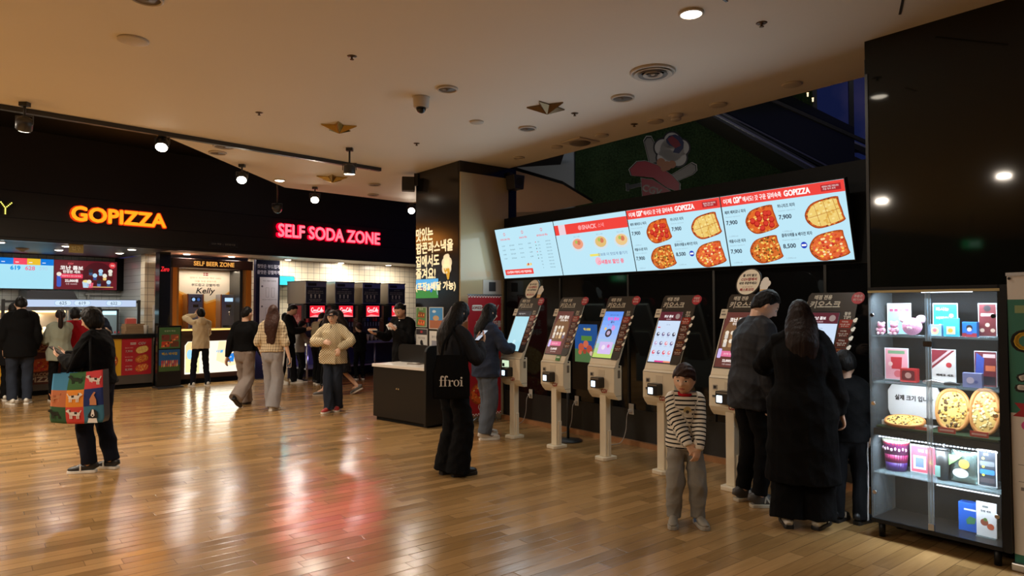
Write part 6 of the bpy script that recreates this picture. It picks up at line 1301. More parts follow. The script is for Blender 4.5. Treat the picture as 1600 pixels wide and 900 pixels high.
# escalator
ESC_M = M('escalator_metal', (.10, .105, .11), .35, metal=.7); ESC_G = M('escalator_glass', (.012, .014, .016), .08, spec=.5)
t = thing('escalator', 'dark escalator rising to the upper left beside the turf wall', 'escalator', tuple(TWo), TWr)
YE = -1.3
def esl(x0, z0, x1, z1, th, y0, y1, mat, name):
    A = tp(880 + x0 / 3.2, 100 + z0 / 3.2, YE); B_ = tp(880 + x1 / 3.2, 100 + z1 / 3.2, YE); ext = 1.35; B_ = (A[0] + (B_[0] - A[0]) * ext, A[1] + (B_[1] - A[1]) * ext); A = (A[0] - (B_[0] - A[0]) * .25, A[1] - (B_[1] - A[1]) * .25)
    a = MB(); a.prism([A, B_, (B_[0], B_[1] + th), (A[0], A[1] + th)], y0, y1, mat); return a.build(name, t)
esl(745, 262, 1190, 515, .16, YE, YE + 1.1, ESC_M, 'truss')
esl(765, 258, 1230, 512, .035, YE - .03, YE, STEEL, 'trim_rail'); esl(800, 250, 1300, 505, .03, YE - .02, YE, M('esc_line', (.25, .25, .26), .3, metal=.9), 'trim_rail')
esl(790, 252, 1280, 505, .95, YE + .04, YE + .06, ESC_G, 'glass_panel'); esl(1040, 185, 1510, 395, .06, YE, YE + .10, DARKG, 'handrail')
esl(1060, 178, 1510, 360, .10, YE + .95, YE + 1.1, DARKG, 'handrail'); esl(1120, 168, 1510, 330, .05, YE + 1.0, YE + 1.12, STEEL, 'trim_rail')
esl(870, 250, 1400, 500, .25, YE + .1, YE + 1.0, M('esc_step', (.03, .03, .032), .5), 'steps')
for k, (u, v) in enumerate(((1262, 150), (1270, 158))):
    q = tp(u, v, -.2); b = MB(); b.lathe([(.001, -.01), (.012, -.008), (.014, .05), (.02, .06)], EM(255, 226, 170, 2), n=10); one('escalator_lamp', b, ('small warm lamp above the escalator, left of two', 'small warm lamp above the escalator, right of two')[k], 'lamp', tuple(TWo + Vector((TWd.x * q[0] + TWd.y * .2, TWd.y * q[0] - TWd.x * .2, q[1]))))
# tall window with dusk sky
g = MB(); PF = M('window_frame', (.02, .022, .03), .4, metal=.3)
for x in (4.5, 5.12, 5.9, 6.5, 7.45, 8.4, 9.4, 10.4): g.box(x, x + .08, .02, .12, 3.0, 7.6, PF)
for z in (3.0, 4.4, 5.8, 7.5): g.box(4.6, 10.5, .03, .11, z, z + .08, PF)
struct('window_1', g, (TW0.x, TW0.y, 0), TWr, 'tall window frame with dusk sky behind')
g = MB(); g.box(4.5, 10.5, .06, .066, 3.0, 7.6, M('window_glass', (.02, .025, .05), .03, alpha=.18)); o = struct('window_2', g, (TW0.x, TW0.y, 0), TWr, 'glass of the tall window')
lamp('AREA', (.6, 11.6, 4.6), 6, (1, .95, .9), .5, aim=(.2, 14.3, 4.3)); lamp('AREA', (2.0, 9.6, 3.9), 15, (1, .95, .85), .6, aim=(3.3, 13, 4.2)); lamp('AREA', (5.4, 8.6, 7.6), 10, (1, .95, .9), 1.0, aim=(4.8, 11.4, 4.6))  # unseen area lights added to brighten the turf wall, pale wall and escalator

# ================================================================== the glass display cabinet
CWP = Vector((2.338, 4.81, 0)); CB0 = CWP + Vector((*DK, 0)) * .172; CWID = .765; CD = .37
def cx_(u, v, y):                                # local x, z inside the cabinet for a sight line at depth y
    n = (-DK[1], DK[0]); p0 = (CB0.x + n[0] * y, CB0.y + n[1] * y); q = wall_at(u, v, p0, DK); return ((q.x - p0[0]) * DK[0] + (q.y - p0[1]) * DK[1], q.z)
def cw(x, y, z): return tuple(CB0 + Vector((DK[0] * x - DK[1] * y, DK[1] * x + DK[0] * y, z)))
CABB = M('cabinet_black', (.008, .008, .009), .4, spec=.25); CGL = M('cabinet_glass', (.6, .7, .75), .03, alpha=.07, spec=.6); SHG = M('shelf_glass', (.55, .75, .8), .05, alpha=.22)
SHZ = [1.366, 1.05, .737, .441, .125]
t = thing('display_cabinet', 'tall black glass display cabinet lit white inside, against the polished black wall', 'cabinet', tuple(CB0), RK)
a = MB(); a.box(0, CWID, .0, CD, .10, .125, CABB); a.build('bottom_panel', t); a = MB(); a.box(0, CWID, 0, CD, 1.655, 1.69, CABB); a.build('top_panel', t)
a = MB(); a.box(.012, CWID, CD - .012, CD, .125, 1.655, M('cabinet_back', (.004, .0045, .005), .6, spec=.15)); a.build('back_panel', t)
a = MB(); a.box(CWID - .012, CWID + .035, 0, CD, .10, 1.69, CABB); a.build('side_panel', t); a = MB(); a.box(0, .012, .012, CD, .125, 1.655, CGL); a.build('glass_side', t)
for x in (.05, CWID - .05):
    for y in (.05, CD - .05): a = MB(); a.cyl((x, y, 0), (x, y, .10), .02, CABB, n=12); a.build('leg', t)
for k, z in enumerate(SHZ[:4]):
    a = MB()
    if k == 2: a.box(.013, CWID - .013, .025, CD - .014, z - .05, z - .008, CABB)
    else: a.box(.013, CWID - .013, .025, CD - .014, z - .012, z - .004, SHG)
    a.build('shelf', t)
LED = EM(226, 240, 255, 5.0)
for z, x0, x1 in ((1.648, .33, .62), (.676, .05, .74), (.418, .40, .74)):
    a = MB(); n = 34
    for k in range(n):
        x = x0 + (x1 - x0) * k / n; a.box(x, x + (x1 - x0) / n * .55, .018, .026, z, z + .006, LED)
    a.build('led_strip', t)
for k, (x0, x1) in enumerate(((.004, .368), (.372, CWID - .016))):
    a = MB(); a.box(x0, x1, .004, .010, .13, 1.65, CGL); d = a.build('door', t)
    a = MB(); a.box(x1 - .014 if k == 0 else x0, x1 if k == 0 else x0 + .014, .001, .012, .13, 1.65, M('door_edge', (.45, .55, .6), .15, alpha=.45)); a.build('edge_strip', d)
    for z in (.3, .9, 1.5): a = MB(); a.cyl((x0 + .02 if k == 0 else x1 - .02, .0, z), (x0 + .02 if k == 0 else x1 - .02, .014, z), .013, CHROME, n=12); a.build('hinge', d)
a = MB(); a.box(.345, .395, -.012, .0, 1.30, 1.335, CHROME); a.build('lock', t); a = MB(); a.box(.355, .388, -.006, .012, .13, .17, STEEL); a.build('latch', t)
a = MB(); a.box(.0, CWID, -.002, .02, 1.652, 1.668, M('cabinet_gold', (.5, .4, .2), .3, metal=.8)); a.build('top_trim', t)
for z, e in ((1.640, 9), (1.345, 2.2), (1.03, 2.6), (.67, 6), (.41, 2)):  # those under the upper glass shelves have no strip, added to brighten goods
    l = lamp('AREA', cw(CWID / 2, .05, z), e, COOL, sx=.66, sy=.02, rotz=RK)
    l.rotation_euler = (math.radians(28), 0, RK)
def card(u0, u1, v0, v1, y, label, fn, name='display_card', cat='sign', z=None, foot=True):
    x0, z1 = cx_(u0, v0, y); x1, _z = cx_(u1, v1, y); z0 = z if z is not None else _z
    w, h = x1 - x0, z1 - z0; t = thing(name, label, cat, cw((x0 + x1) / 2, y, z0), RK)
    a = MB(); a.box(-w / 2, w / 2, 0, .006, .004, h, PR(230, 236, 240)); fn(a, w, h, -.0008); a.build('card', t)
    if foot: a = MB(); a.box(-w / 2, w / 2, -.03, .05, 0, .004, SHG); a.build('foot', t)
    return t
z1, z2, z3, z4, z5 = SHZ[0], SHZ[1], SHZ[2], SHZ[3], SHZ[4]
card(1386, 1424, 474, 520, .22, 'light blue framed card behind the pink plush toys on the top shelf', lambda b, w, h, y: (b.rect(-w * .47, w * .47, h * .03, h * .97, y, PR(140, 200, 226)), b.text('봄봄 인형', 0, h * .78, h * .10, y - .0006, PR(226, 90, 130), w=w * .8, bold=.05)), z=z1)
card(1457, 1497, 474, 522, .20, 'bright blue card with white lettering on the top shelf', lambda b, w, h, y: (b.rect(-w * .47, w * .47, h * .03, h * .97, y, PR(20, 140, 214)), b.text('마시는', -w * .1, h * .82, h * .10, y - .0006, PR(240, 246, 250), w=w * .5, bold=.05), b.text('비타민', -w * .1, h * .55, h * .09, y - .0006, PR(240, 246, 250), w=w * .5, bold=.05), [b.disc(w * q, h * z_, w * .09, y - .0006, PR(240, 200, 110), 10) for q, z_ in ((.25, .62), (.30, .45), (-.2, .3))]), z=z1)
card(1528, 1558, 474, 522, .17, 'dark red character card at the right end of the top shelf', lambda b, w, h, y: (b.rect(-w * .46, w * .46, h * .03, h * .97, y, PR(100, 34, 40)), b.disc(0, h * .85, w * .2, y - .0006, PR(30, 28, 34), 12), b.rect(-w * .35, w * .35, h * .62, h * .70, y - .0006, PR(226, 200, 196)), [b.disc(w * (-.28 + .28 * q), h * (.2 + .16 * (q % 2)), w * .13, y - .0008, PR(196, 170, 150), 10) for q in range(3)]), z=z1)
card(1382, 1420, 543, 591, .20, 'pink card with red bag picture on the second shelf', lambda b, w, h, y: (b.rect(-w * .46, w * .46, h * .03, h * .97, y, PR(240, 168, 180)), b.rect(-w * .35, w * .35, h * .82, h * .92, y - .0006, PR(120, 160, 120)), b.flat([(-w * .2, h * .35), (w * .2, h * .35), (w * .24, h * .72), (-w * .24, h * .72)], y - .0006, PR(200, 46, 60)), b.disc(-w * .25, h * .5, w * .1, y - .0008, PR(250, 214, 210), 10), b.disc(w * .05, h * .2, w * .16, y - .0008, PR(226, 110, 120), 10)), z=z2)
card(1455, 1494, 545, 595, .20, 'white card with dark red diagonal bands on the second shelf', lambda b, w, h, y: (b.rect(-w * .48, w * .48, h * .02, h * .98, y, PR(226, 220, 214)), b.flat([(-w * .48, h * .42), (w * .48, h * .98), (-w * .48, h * .98)], y - .0006, PR(130, 28, 44)), b.flat([(-w * .48, h * .5), (-w * .48, h * .58), (w * .2, h * .97), (w * .35, h * .97)], y - .0009, PR(206, 180, 180)), b.text('빼빼로 세트', w * .05, h * .25, h * .07, y - .0006, PR(50, 44, 44), w=w * .7, bold=.04), b.disc(w * .22, h * .55, w * .12, y - .0012, PR(200, 60, 66), 12)), z=z2)
card(1522, 1558, 548, 598, .19, 'card with blue figure and red lettering at the right end of the second shelf', lambda b, w, h, y: (b.rect(-w * .48, w * .48, h * .02, h * .98, y, PR(110, 30, 44)), b.flat([(-w * .46, h * .3), (-w * .1, h * .3), (-w * .05, h * .8), (-w * .4, h * .95)], y - .0006, PR(60, 84, 170)), b.rect(0, w * .44, h * .45, h * .6, y - .0006, PR(214, 110, 70)), b.rect(-w * .1, w * .44, h * .82, h * .92, y - .0006, PR(236, 190, 190)), b.rect(-w * .44, w * .44, h * .06, h * .3, y - .0006, PR(40, 36, 48))), z=z2)
card(1422, 1464, 693, 737, .17, 'pink framed card with pictures on the fourth shelf', lambda b, w, h, y: (b.rect(-w * .46, w * .46, h * .05, h * .95, y, PR(214, 90, 110)), b.rect(-w * .38, w * .1, h * .15, h * .62, y - .0006, PR(240, 214, 216)), b.rect(-w * .3, w * .02, h * .22, h * .55, y - .0009, PR(110, 130, 170)), b.text('경품 안내', w * .05, h * .8, h * .10, y - .0006, PR(250, 236, 236), bold=.04), b.disc(w * .28, h * .45, w * .1, y - .0006, PR(240, 200, 120), 10)), z=z4)
card(1527, 1558, 700, 752, .12, 'black and white price card at the right end of the fourth shelf', lambda b, w, h, y: (b.rect(-w * .44, w * .44, h * .04, h * .96, y, PR(50, 56, 66)), b.text('굿즈', -w * .05, h * .86, h * .06, y - .0006, PR(220, 226, 230)), [b.flat(rrect(-w * .38, w * .38, h * (.55 - .22 * q), h * (.68 - .22 * q), .008), y - .0006, PR(*[(110, 116, 120), (60, 130, 200), (90, 84, 90)][q])) for q in range(3)], [b.disc(-w * .2, h * (.75 - .22 * q), .008, y - .0009, PR(220, 210, 80), 8) for q in range(3)]), z=z4)
card(1525, 1558, 782, 842, .14, 'white box card with food picture on the cabinet floor', lambda b, w, h, y: (b.rect(-w * .47, w * .47, h * .02, h * .98, y, PR(226, 230, 232)), b.flat(rrect(-w * .2, w * .1, h * .84, h * .90, .004), y - .0006, PR(120, 130, 130)), b.text('한정 세트', -w * .02, h * .74, h * .06, y - .0006, PR(70, 80, 84), bold=.04), b.disc(-w * .1, h * .42, w * .2, y - .0006, PR(150, 80, 60), 12), b.disc(w * .2, h * .32, w * .18, y - .0008, PR(190, 90, 60), 12), b.disc(-w * .05, h * .5, w * .1, y - .0010, PR(90, 130, 70), 10)), z=z5)
def gbox(u0, u1, v0, y, z, d, col, label, cat='box', fn=None, ry=0.0, name='goods_box'):
    x0, zt = cx_(u0, v0, y); x1, _ = cx_(u1, v0, y); w = x1 - x0; t = thing(name, label, cat, cw((x0 + x1) / 2, y, z), RK + ry)
    a = MB(); a.box(-w / 2, w / 2, 0, d, 0, zt - z, PR(*col)); a.build('carton', t, .002); a = MB(); (fn or (lambda b, w, h, y: b.rect(-w * .3, w * .3, h * .6, h * .75, y, PR(240, 236, 232))))(a, w, zt - z, -.001); a.build('print', t); return t
gbox(1450, 1471, 507, .13, z1, .05, (150, 190, 224), 'small pale blue box with round picture below the bright blue card', fn=lambda b, w, h, y: (b.disc(0, h * .45, w * .3, y, PR(240, 190, 150), 12), b.disc(0, h * .5, w * .15, y - .0006, PR(226, 110, 120), 10)))
gbox(1474, 1498, 497, .10, z1, .03, (70, 190, 226), 'cyan box with yellow square in front of the bright blue card', fn=lambda b, w, h, y: (b.rect(-w * .3, w * .25, h * .12, h * .55, y, PR(236, 226, 190)), b.disc(-w * .05, h * .33, w * .16, y - .0006, PR(240, 180, 70), 10)), ry=.2)
gbox(1503, 1526, 503, .13, z1, .06, (30, 110, 190), 'blue box with dark haired figure on the top shelf', fn=lambda b, w, h, y: (b.rect(-w * .5, w * .5, 0, h * .25, y, PR(150, 34, 50)), b.disc(0, h * .62, w * .22, y, PR(30, 26, 30), 12), b.disc(0, h * .50, w * .16, y - .0006, PR(236, 200, 170), 10), b.rect(-w * .18, w * .18, h * .18, h * .4, y - .0006, PR(60, 90, 180))))
gbox(1406, 1432, 575, .12, z2, .05, (190, 40, 44), 'red goods box in front of the pink card', fn=lambda b, w, h, y: (b.flat(rrect(-w * .38, w * .38, h * .15, h * .85, .01), y, PR(110, 26, 34)), b.disc(0, h * .5, w * .2, y - .0006, PR(200, 150, 140), 10)))
gbox(1504, 1534, 582, .09, z2, .04, (150, 160, 214), 'pale violet box leaning on the second shelf', fn=lambda b, w, h, y: (b.disc(-w * .1, h * .5, w * .2, y, PR(226, 214, 240), 12), b.disc(w * .2, h * .4, w * .1, y, PR(110, 120, 190), 10)), ry=.1)
gbox(1497, 1527, 783, .18, z5, .07, (24, 96, 200), 'blue box with green leaf on the cabinet floor', fn=lambda b, w, h, y: (b.flat([(-w * .05, h * .25), (w * .35, h * .3), (w * .42, h * .5), (w * .1, h * .55), (-w * .1, h * .4)], y, PR(70, 130, 90)), b.rect(-w * .2, w * .42, h * .74, h * .80, y, PR(220, 232, 246))))
PLU = M('plush_pink', lin(240, 160, 190), .95, bump=(160, .5)); PLL = M('plush_light', lin(250, 206, 220), .95, bump=(160, .5))
def plush(u, y, z, r, label, ears='round'):
    x, _ = cx_(u, 500, y); t = thing('plush_toy', label, 'plush toy', cw(x, y, z), RK); 
    a = MB(); a.ball((0, 0, r * .95), (r, r * .8, r * .95), PLU); a.build('body', t)
    if ears == 'round':
        a = MB(); a.ball((0, -r * .1, r * 2.2), (r * .85, r * .75, r * .75), PLU); a.build('head', t)
        for s in (-1, 1): a = MB(); a.ball((s * r * .62, 0, r * 2.85), (r * .32, r * .2, r * .32), PLL); a.build('ear', t)
        for s in (-1, 1): a = MB(); a.ball((s * r * .75, -r * .5, r * 1.2), (r * .3, r * .3, r * .45), PLL); a.build('arm', t); a = MB(); a.ball((s * r * .5, -r * .75, r * .3), (r * .32, r * .4, r * .32), PLL); a.build('foot', t)
    else:
        for s in (-1, 1): a = MB(); a.ball((s * r * .85, .01, r * 1.75), (r * .52, r * .18, r * .45), PLL); a.build('ear', t)
        a = MB(); a.ball((0, -r * .72, r * .8), (r * .28, r * .15, r * .2), PLL); a.build('muzzle', t)
plush(1377, .12, z1, .028, 'small pink plush toy at the left end of the top shelf'); plush(1397, .13, z1, .030, 'small pink plush toy in the middle of the pink group'); plush(1425, .13, z1, .062, 'large round pink plush toy with wide ears', 'wide')
# pizza shelf
PT = M('turf_mat', (.02, .06, .015), .95, bump=(200, 1)); b = MB(); b.box(.03, CWID - .03, .03, CD - .03, 0, .014, PT); one('turf_mat', b, 'strip of green turf under the model pizzas', 'mat', cw(0, 0, z3), RK)
x0, _ = cx_(1377, 600, .16); x1, _ = cx_(1460, 600, .16); w = x1 - x0
t = thing('open_pizza_box', 'open white pizza box lettered in Korean with a pizza inside', 'pizza box', cw((x0 + x1) / 2, .10, z3 + .014), RK)
WBX = PR(226, 226, 224); a = MB(); a.box(-w * .42, w * .46, 0, .16, 0, .008, WBX); a.box(-w * .42, w * .46, -.004, 0, 0, .03, WBX); a.box(-w * .42, -w * .41, 0, .16, 0, .03, WBX); a.build('tray', t)
a = MB(); a.prism([(-w * .46, .05), (w * .44, .05), (w * .5, .09), (w * .5, .22), (w * .44, .262), (-w * .42, .262), (-w * .5, .22), (-w * .5, .09)], .165, .172, WBX); a.text('실제 크기 입니다', 0, .175, .036, .164, PR(60, 58, 58), w=w * .72, bold=.045); a.build('lid', t)
def solid_pizza(t, w, h, th, tilt, kind):
    S2 = Matrix.Rotation(tilt, 4, 'X'); a = MB()
    pts = [(math.copysign(abs(math.cos(q)) ** .85, math.cos(q)) * w / 2, math.copysign(abs(math.sin(q)) ** .85, math.sin(q)) * h / 2 + h / 2) for q in [2 * PI * k / 40 for k in range(40)]]
    a.prism(pts, 0, th, PR(190, 120, 60)); pts2 = [(x, z) for x, z in pts]
    a.tube([(x * .94, -.001, (z - h / 2) * .94 + h / 2) for x, z in pts] + [(pts[0][0] * .94, -.001, (pts[0][1] - h / 2) * .94 + h / 2)], [h * .045] * 41, PR(206, 140, 74), n=8, cap='flat'); a.xf(S2); a.build('crust', t, 0)
    a = MB(); r = random.Random(len(kind) * 7); base = [(x * .9, (z - h / 2) * .9 + h / 2) for x, z in pts]; a.prism(base, -.006, 0, PR(232, 196, 110))
    for k in range(90):
        q = r.random() * 6.28; rr = math.sqrt(r.random()) * .42; c = r.choice({'corn': [(110, 76, 30), (246, 214, 130), (226, 170, 70), (90, 60, 26), (240, 200, 110)], 'cheese': [(250, 228, 160), (240, 206, 130), (206, 120, 50), (250, 236, 190)]}[kind]); rad = h * (.018 + .025 * r.random())
        a.ball((w * rr * math.cos(q) * 1.0, -.006, h / 2 + h * rr * math.sin(q)), (rad, .006, rad), PR(*c), 8, 5)
    a.xf(S2); a.build('topping', t)
t2 = thing('model_pizza', 'oval pizza lying in the open white box', 'pizza', cw((x0 + x1) / 2, .03, z3 + .026), RK); solid_pizza(t2, w * .75, .17, .012, -1.25, 'corn')
for u0, u1, kd, lb in ((1462, 1515, 'corn', 'upright oval pizza with dark toppings, left of the two in the cabinet'), (1515, 1562, 'cheese', 'upright oval cheese pizza at the right end of the cabinet')):
    x0, zt = cx_(u0, 605, .17); x1, _ = cx_(u1, 605, .17); m = thing('model_pizza', lb, 'pizza', cw((x0 + x1) / 2, .15, z3 + .016), RK); solid_pizza(m, x1 - x0, zt - z3 - .016, .014, -.14, kd)
    b = MB(); b.box(-.05, .05, 0, .004, 0, .035, PR(200, 70, 60)); b.rect(-.04, .04, .012, .024, -.001, PR(236, 180, 170)); one('price_tag', b, 'small red tag before the %s' % ('dark topped pizza' if kd == 'corn' else 'cheese pizza'), 'tag', cw((x0 + x1) / 2, .06, z3 + .014), RK)
b = MB(); b.box(-.055, .055, 0, .004, 0, .02, PR(206, 84, 66)); one('price_tag', b, 'small red tag before the open pizza box', 'tag', cw(.28, .05, z3 + .014), RK)
# fourth shelf: bucket, cup, bag
x, zt = cx_(1399, 688, .16); t = thing('popcorn_bucket', 'big purple red popcorn bucket on the fourth shelf', 'bucket', cw(x, .17, z4), RK); hh_ = zt - z4
BK = M('bucket_print', lin(110, 40, 90), .3); a = MB(); a.lathe([(.062, 0), (.082, hh_ * .98), (.085, hh_), (.078, hh_), (.06, .02)], BK); a.build('tub', t)
a = MB()
for z0_, z1_, c in ((.0, .28, (70, 40, 110)), (.28, .55, (150, 40, 90)), (.88, .99, (196, 50, 60))): a.lathe([(.0622 + .02 * z0_, hh_ * z0_), (.0622 + .0202 * z1_, hh_ * z1_)], PR(*c), n=32)
for k in range(9):
    q = -PI / 2 + (k - 4) * .3; a.ball((.0765 * math.cos(q), .0765 * math.sin(q), hh_ * (.72 + .03 * (k % 2))), (.009, .004, .012), PR(206, 170, 190), 8, 5)
a.build('print', t); a = MB(); a.lathe([(.074, hh_ - .02), (.084, hh_ - .004), (.086, hh_ + .003), (.082, hh_ + .003)], PR(226, 226, 200)); a.build('rim', t)
x, zt = cx_(1472, 699, .12); hh_ = zt - z4; t = thing('tumbler', 'black and grey tumbler on the fourth shelf', 'cup', cw(x, .12, z4), RK); a = MB(); a.lathe([(.03, 0), (.042, hh_ - .01), (.04, hh_ - .01)], DARKG, n=20); a.build('cup', t); a = MB(); a.lathe([(.043, hh_ - .015), (.045, hh_ - .004), (.03, hh_ + .004), (.001, hh_ + .004)], M('lid_black', (.02, .02, .022), .25)); a.cyl((.01, 0, hh_), (.015, 0, hh_ + .05), .004, PR(200, 205, 210), n=8); a.build('lid', t)
a = MB(); a.prism([(-.03, .02), (.0, .02), (.0, .09), (-.03, .09)], -.041, -.038, PR(150, 200, 190)); a.build('sticker', t)
x0, zt = cx_(1484, 702, .13); x1, _ = cx_(1526, 702, .13); w = x1 - x0; t = thing('snack_bag', 'shiny silver green snack bag on the fourth shelf', 'bag', cw((x0 + x1) / 2, .14, z4), RK)
a = MB(); n = 12
for i in range(n + 1):
    for j in range(n + 1):
        fx2, fz2 = i / n, j / n; bul = .022 * math.sin(PI * fx2) ** .6 * math.sin(PI * fz2) ** .6; a.v.append(((fx2 - .5) * w, -bul + .004 * math.sin(i * 2.1 + j * 1.7), fz2 * (zt - z4)))
a.mi(M('foil_bag', lin(150, 176, 170), .18, metal=.8)); a.f = [(i * (n + 1) + j, (i + 1) * (n + 1) + j, (i + 1) * (n + 1) + j + 1, i * (n + 1) + j + 1) for i in range(n) for j in range(n)]; a.m = [0] * len(a.f); a.sm = [True] * len(a.f)
a.box(-w / 2, w / 2, .004, .012, 0, zt - z4, M('foil_bag')); a.build('pouch', t)
a = MB(); a.flat([(-w * .5, .10), (-w * .1, .15), (.0, .17), (-w * .5, .17)], -.03, PR(130, 180, 110)); a.disc(.01, .12, .03, -.031, PR(190, 150, 70), 14); a.disc(-.01, .06, .045, -.031, PR(200, 204, 204), 14, .03); a.build('print', t)
b = MB(); b.tube([(-.05, 0, .012), (.0, -.01, .02), (.06, 0, .012)], [.012, .018, .010], STEEL); one('key_ring', b, 'silver wrapped trinket before the diagonal band card', 'trinket', cw(.36, .10, z2), RK)
b = MB(); b.tube([(-.03, 0, .012), (.0, -.005, .015), (.05, 0, .012)], [.010, .013, .008], DARKG); one('key_ring', b, 'dark trinket right of the silver one on the second shelf', 'trinket', cw(.46, .10, z2), RK)
# ---- standing banner at the right edge
BO = floor_at(1580, 884); BO += Vector((DK[0] * .035 + DK[1] * .05, DK[1] * .035 - DK[0] * .05, 0)); t = thing('roll_banner', 'white and green standing banner at the right edge of the picture', 'banner', (BO.x, BO.y, 0), RK, rot=(math.radians(1.5), 0, RK))
a = MB(); a.box(0, .62, -.003, .003, .05, 1.745, PR(226, 222, 216)); y = -.0038; GR = PR(44, 118, 100)
a.rect(0, .62, .93, 1.60, y, GR); a.rect(.035, .6, 1.52, 1.565, y - .0006, PR(140, 160, 110)); 
for k, (c, off) in enumerate((((30, 28, 24), 0.0), ((246, 204, 60), .006))): a.text('CO', .14, 1.355 + off * 0, .115 - off * 2, y - .0006 - k * .0006, PR(*c), bold=.10 - .06 * k, w=.24 - k * .02)
a.text('스', .13, 1.15, .16, y - .0006, PR(20, 20, 20), bold=.10); a.text('스', .13, 1.15, .15, y - .0012, PR(244, 240, 232), bold=.05)
a.flat([(.01, .91), (.05, .95), (.02, .99), (.6, .99), (.6, .91)], y - .0012, PR(166, 34, 44)); a.text('실속 세트', .18, .95, .05, y - .0018, PR(246, 226, 220), bold=.05)
a.disc(.16, .86, .11, y - .001, PR(214, 80, 150), 28, .05); a.disc(.18, .74, .12, y - .001, PR(206, 160, 110), 24, .07); a.disc(.16, .75, .06, y - .0014, PR(120, 160, 80), 16, .04)
a.rect(.03, .6, .625, .628, y, PR(120, 116, 112)); a.text('20', .10, .575, .055, y, PR(40, 38, 38), bold=.05); a.rect(.03, .6, .525, .528, y, PR(120, 116, 112)); a.rect(.04, .12, .475, .495, y, PR(130, 128, 128))
a.disc(.17, .23, .11, y, PR(70, 60, 130), 28, .085); a.disc(.19, .22, .09, y - .0006, PR(180, 170, 210), 24, .07); a.rect(.0, .62, .05, .095, y, GR); a.build('banner_sheet', t)
a = MB(); a.box(-.01, .63, -.04, .05, 0, .05, STEEL); a.build('base', t, .008); a = MB(); a.box(-.005, .625, -.008, .008, 1.74, 1.76, STEEL); a.build('top_rail', t)
a = MB(); a.cyl((.012, -.004, 1.725), (.012, -.010, 1.725), .008, CHROME, n=10); a.build('grommet', t)

# ================================================================== people
BLK = CL('cloth_black', (14, 14, 15)); BLK2 = CL('cloth_soft_black', (21, 21, 23)); CHAR = CL('cloth_charcoal', (40, 41, 45)); NAVYC = CL('cloth_navy', (34, 38, 50))
GREYC = CL('cloth_grey', (150, 142, 138)); JEANS = CL('denim_dark', (44, 50, 62)); JEANL = CL('denim_pale', (158, 156, 158)); JEANM = CL('denim_worn', (92, 100, 112)); DENIM = CL('denim_jacket', (52, 60, 78))
SAGE = CL('cloth_sage', (136, 140, 124)); BEIGE = CL('cloth_beige', (206, 184, 146)); KHAKI = CL('cloth_khaki', (156, 146, 118)); TAUPE = CL('cloth_taupe', (140, 128, 120)); SWEAT = CL('cloth_sweat_grey', (140, 137, 130))
SW = PR(232, 228, 218); SBK = M('shoe_black', (.014, .014, .015), .4); SGR = PR(96, 94, 92); SOFTW = PR(220, 216, 208); SRED = PR(170, 50, 44); REDC = CL('cloth_red', (176, 30, 40))
STRW = M('stripe_white', lin(226, 226, 222), .7)
def stripes(mat_name, ca, cb, period, duty):
    m, nt, b, N, mth = nodes_mat(mat_name, .85, .2); at = N('ShaderNodeAttribute'); at.attribute_name = 'band'
    f = mth('LESS_THAN', mth('FRACT', mth('DIVIDE', at.outputs['Fac'], period)), duty); mx = N('ShaderNodeMix'); mx.data_type = 'RGBA'; mx.inputs['A'].default_value = (*ca, 1); mx.inputs['B'].default_value = (*cb, 1)
    nt.links.new(f, mx.inputs['Factor']); nt.links.new(mx.outputs['Result'], b.inputs['Base Color']); return m
def band_paint(me, info):                        # stripes run round the body and round each sleeve
    c = verts(me); val = c[:, 2].copy(); s = info['s']
    for q, sg in (('L', 1), ('R', -1)):
        best = np.full(len(c), 9.0); par = np.zeros(len(c)); acc = 0
        for A, B_ in ((info['sh'][q], info['elbow'][q]), (info['elbow'][q], info['wrist'][q])):
            A = np.array(A); d = np.array(B_) - A; L = np.linalg.norm(d); u = np.clip((c - A) @ d / (L * L), -.1, 1); dist = np.linalg.norm(c - A - u[:, None] * d, axis=1)
            k = dist < best; best[k] = dist[k]; par[k] = (acc + u * L)[k]; acc += L
        k = (best < .088 * s) & ((np.abs(c[:, 0]) > .115 * s) | (c[:, 1] < -.115 * s)); val[k] = par[k] + .5
    at = me.attributes.new('band', 'FLOAT', 'POINT'); at.data.foreach_set('value', val.astype(np.float32))
def grid_mat(name, base, dark, sc, r):           # small dark motifs set in offset rows on knitted cloth
    m, nt, b, N, mth = nodes_mat(name, .95, .1); tc = N('ShaderNodeTexCoord'); sp = N('ShaderNodeSeparateXYZ'); nt.links.new(tc.outputs['Object'], sp.inputs[0])
    u = mth('DIVIDE', mth('ADD', sp.outputs[0], mth('MULTIPLY', sp.outputs[1], .6)), sc); v = mth('DIVIDE', sp.outputs[2], sc)
    a = mth('ABSOLUTE', mth('SUBTRACT', mth('FRACT', mth('ADD', u, v)), .5)); c = mth('ABSOLUTE', mth('SUBTRACT', mth('FRACT', mth('SUBTRACT', u, v)), .5))
    f = mth('LESS_THAN', mth('MAXIMUM', a, c), r); mx = N('ShaderNodeMix'); mx.data_type = 'RGBA'; mx.inputs['A'].default_value = (*base, 1); mx.inputs['B'].default_value = (*dark, 1)
    nt.links.new(f, mx.inputs['Factor']); nt.links.new(mx.outputs['Result'], b.inputs['Base Color']); return m
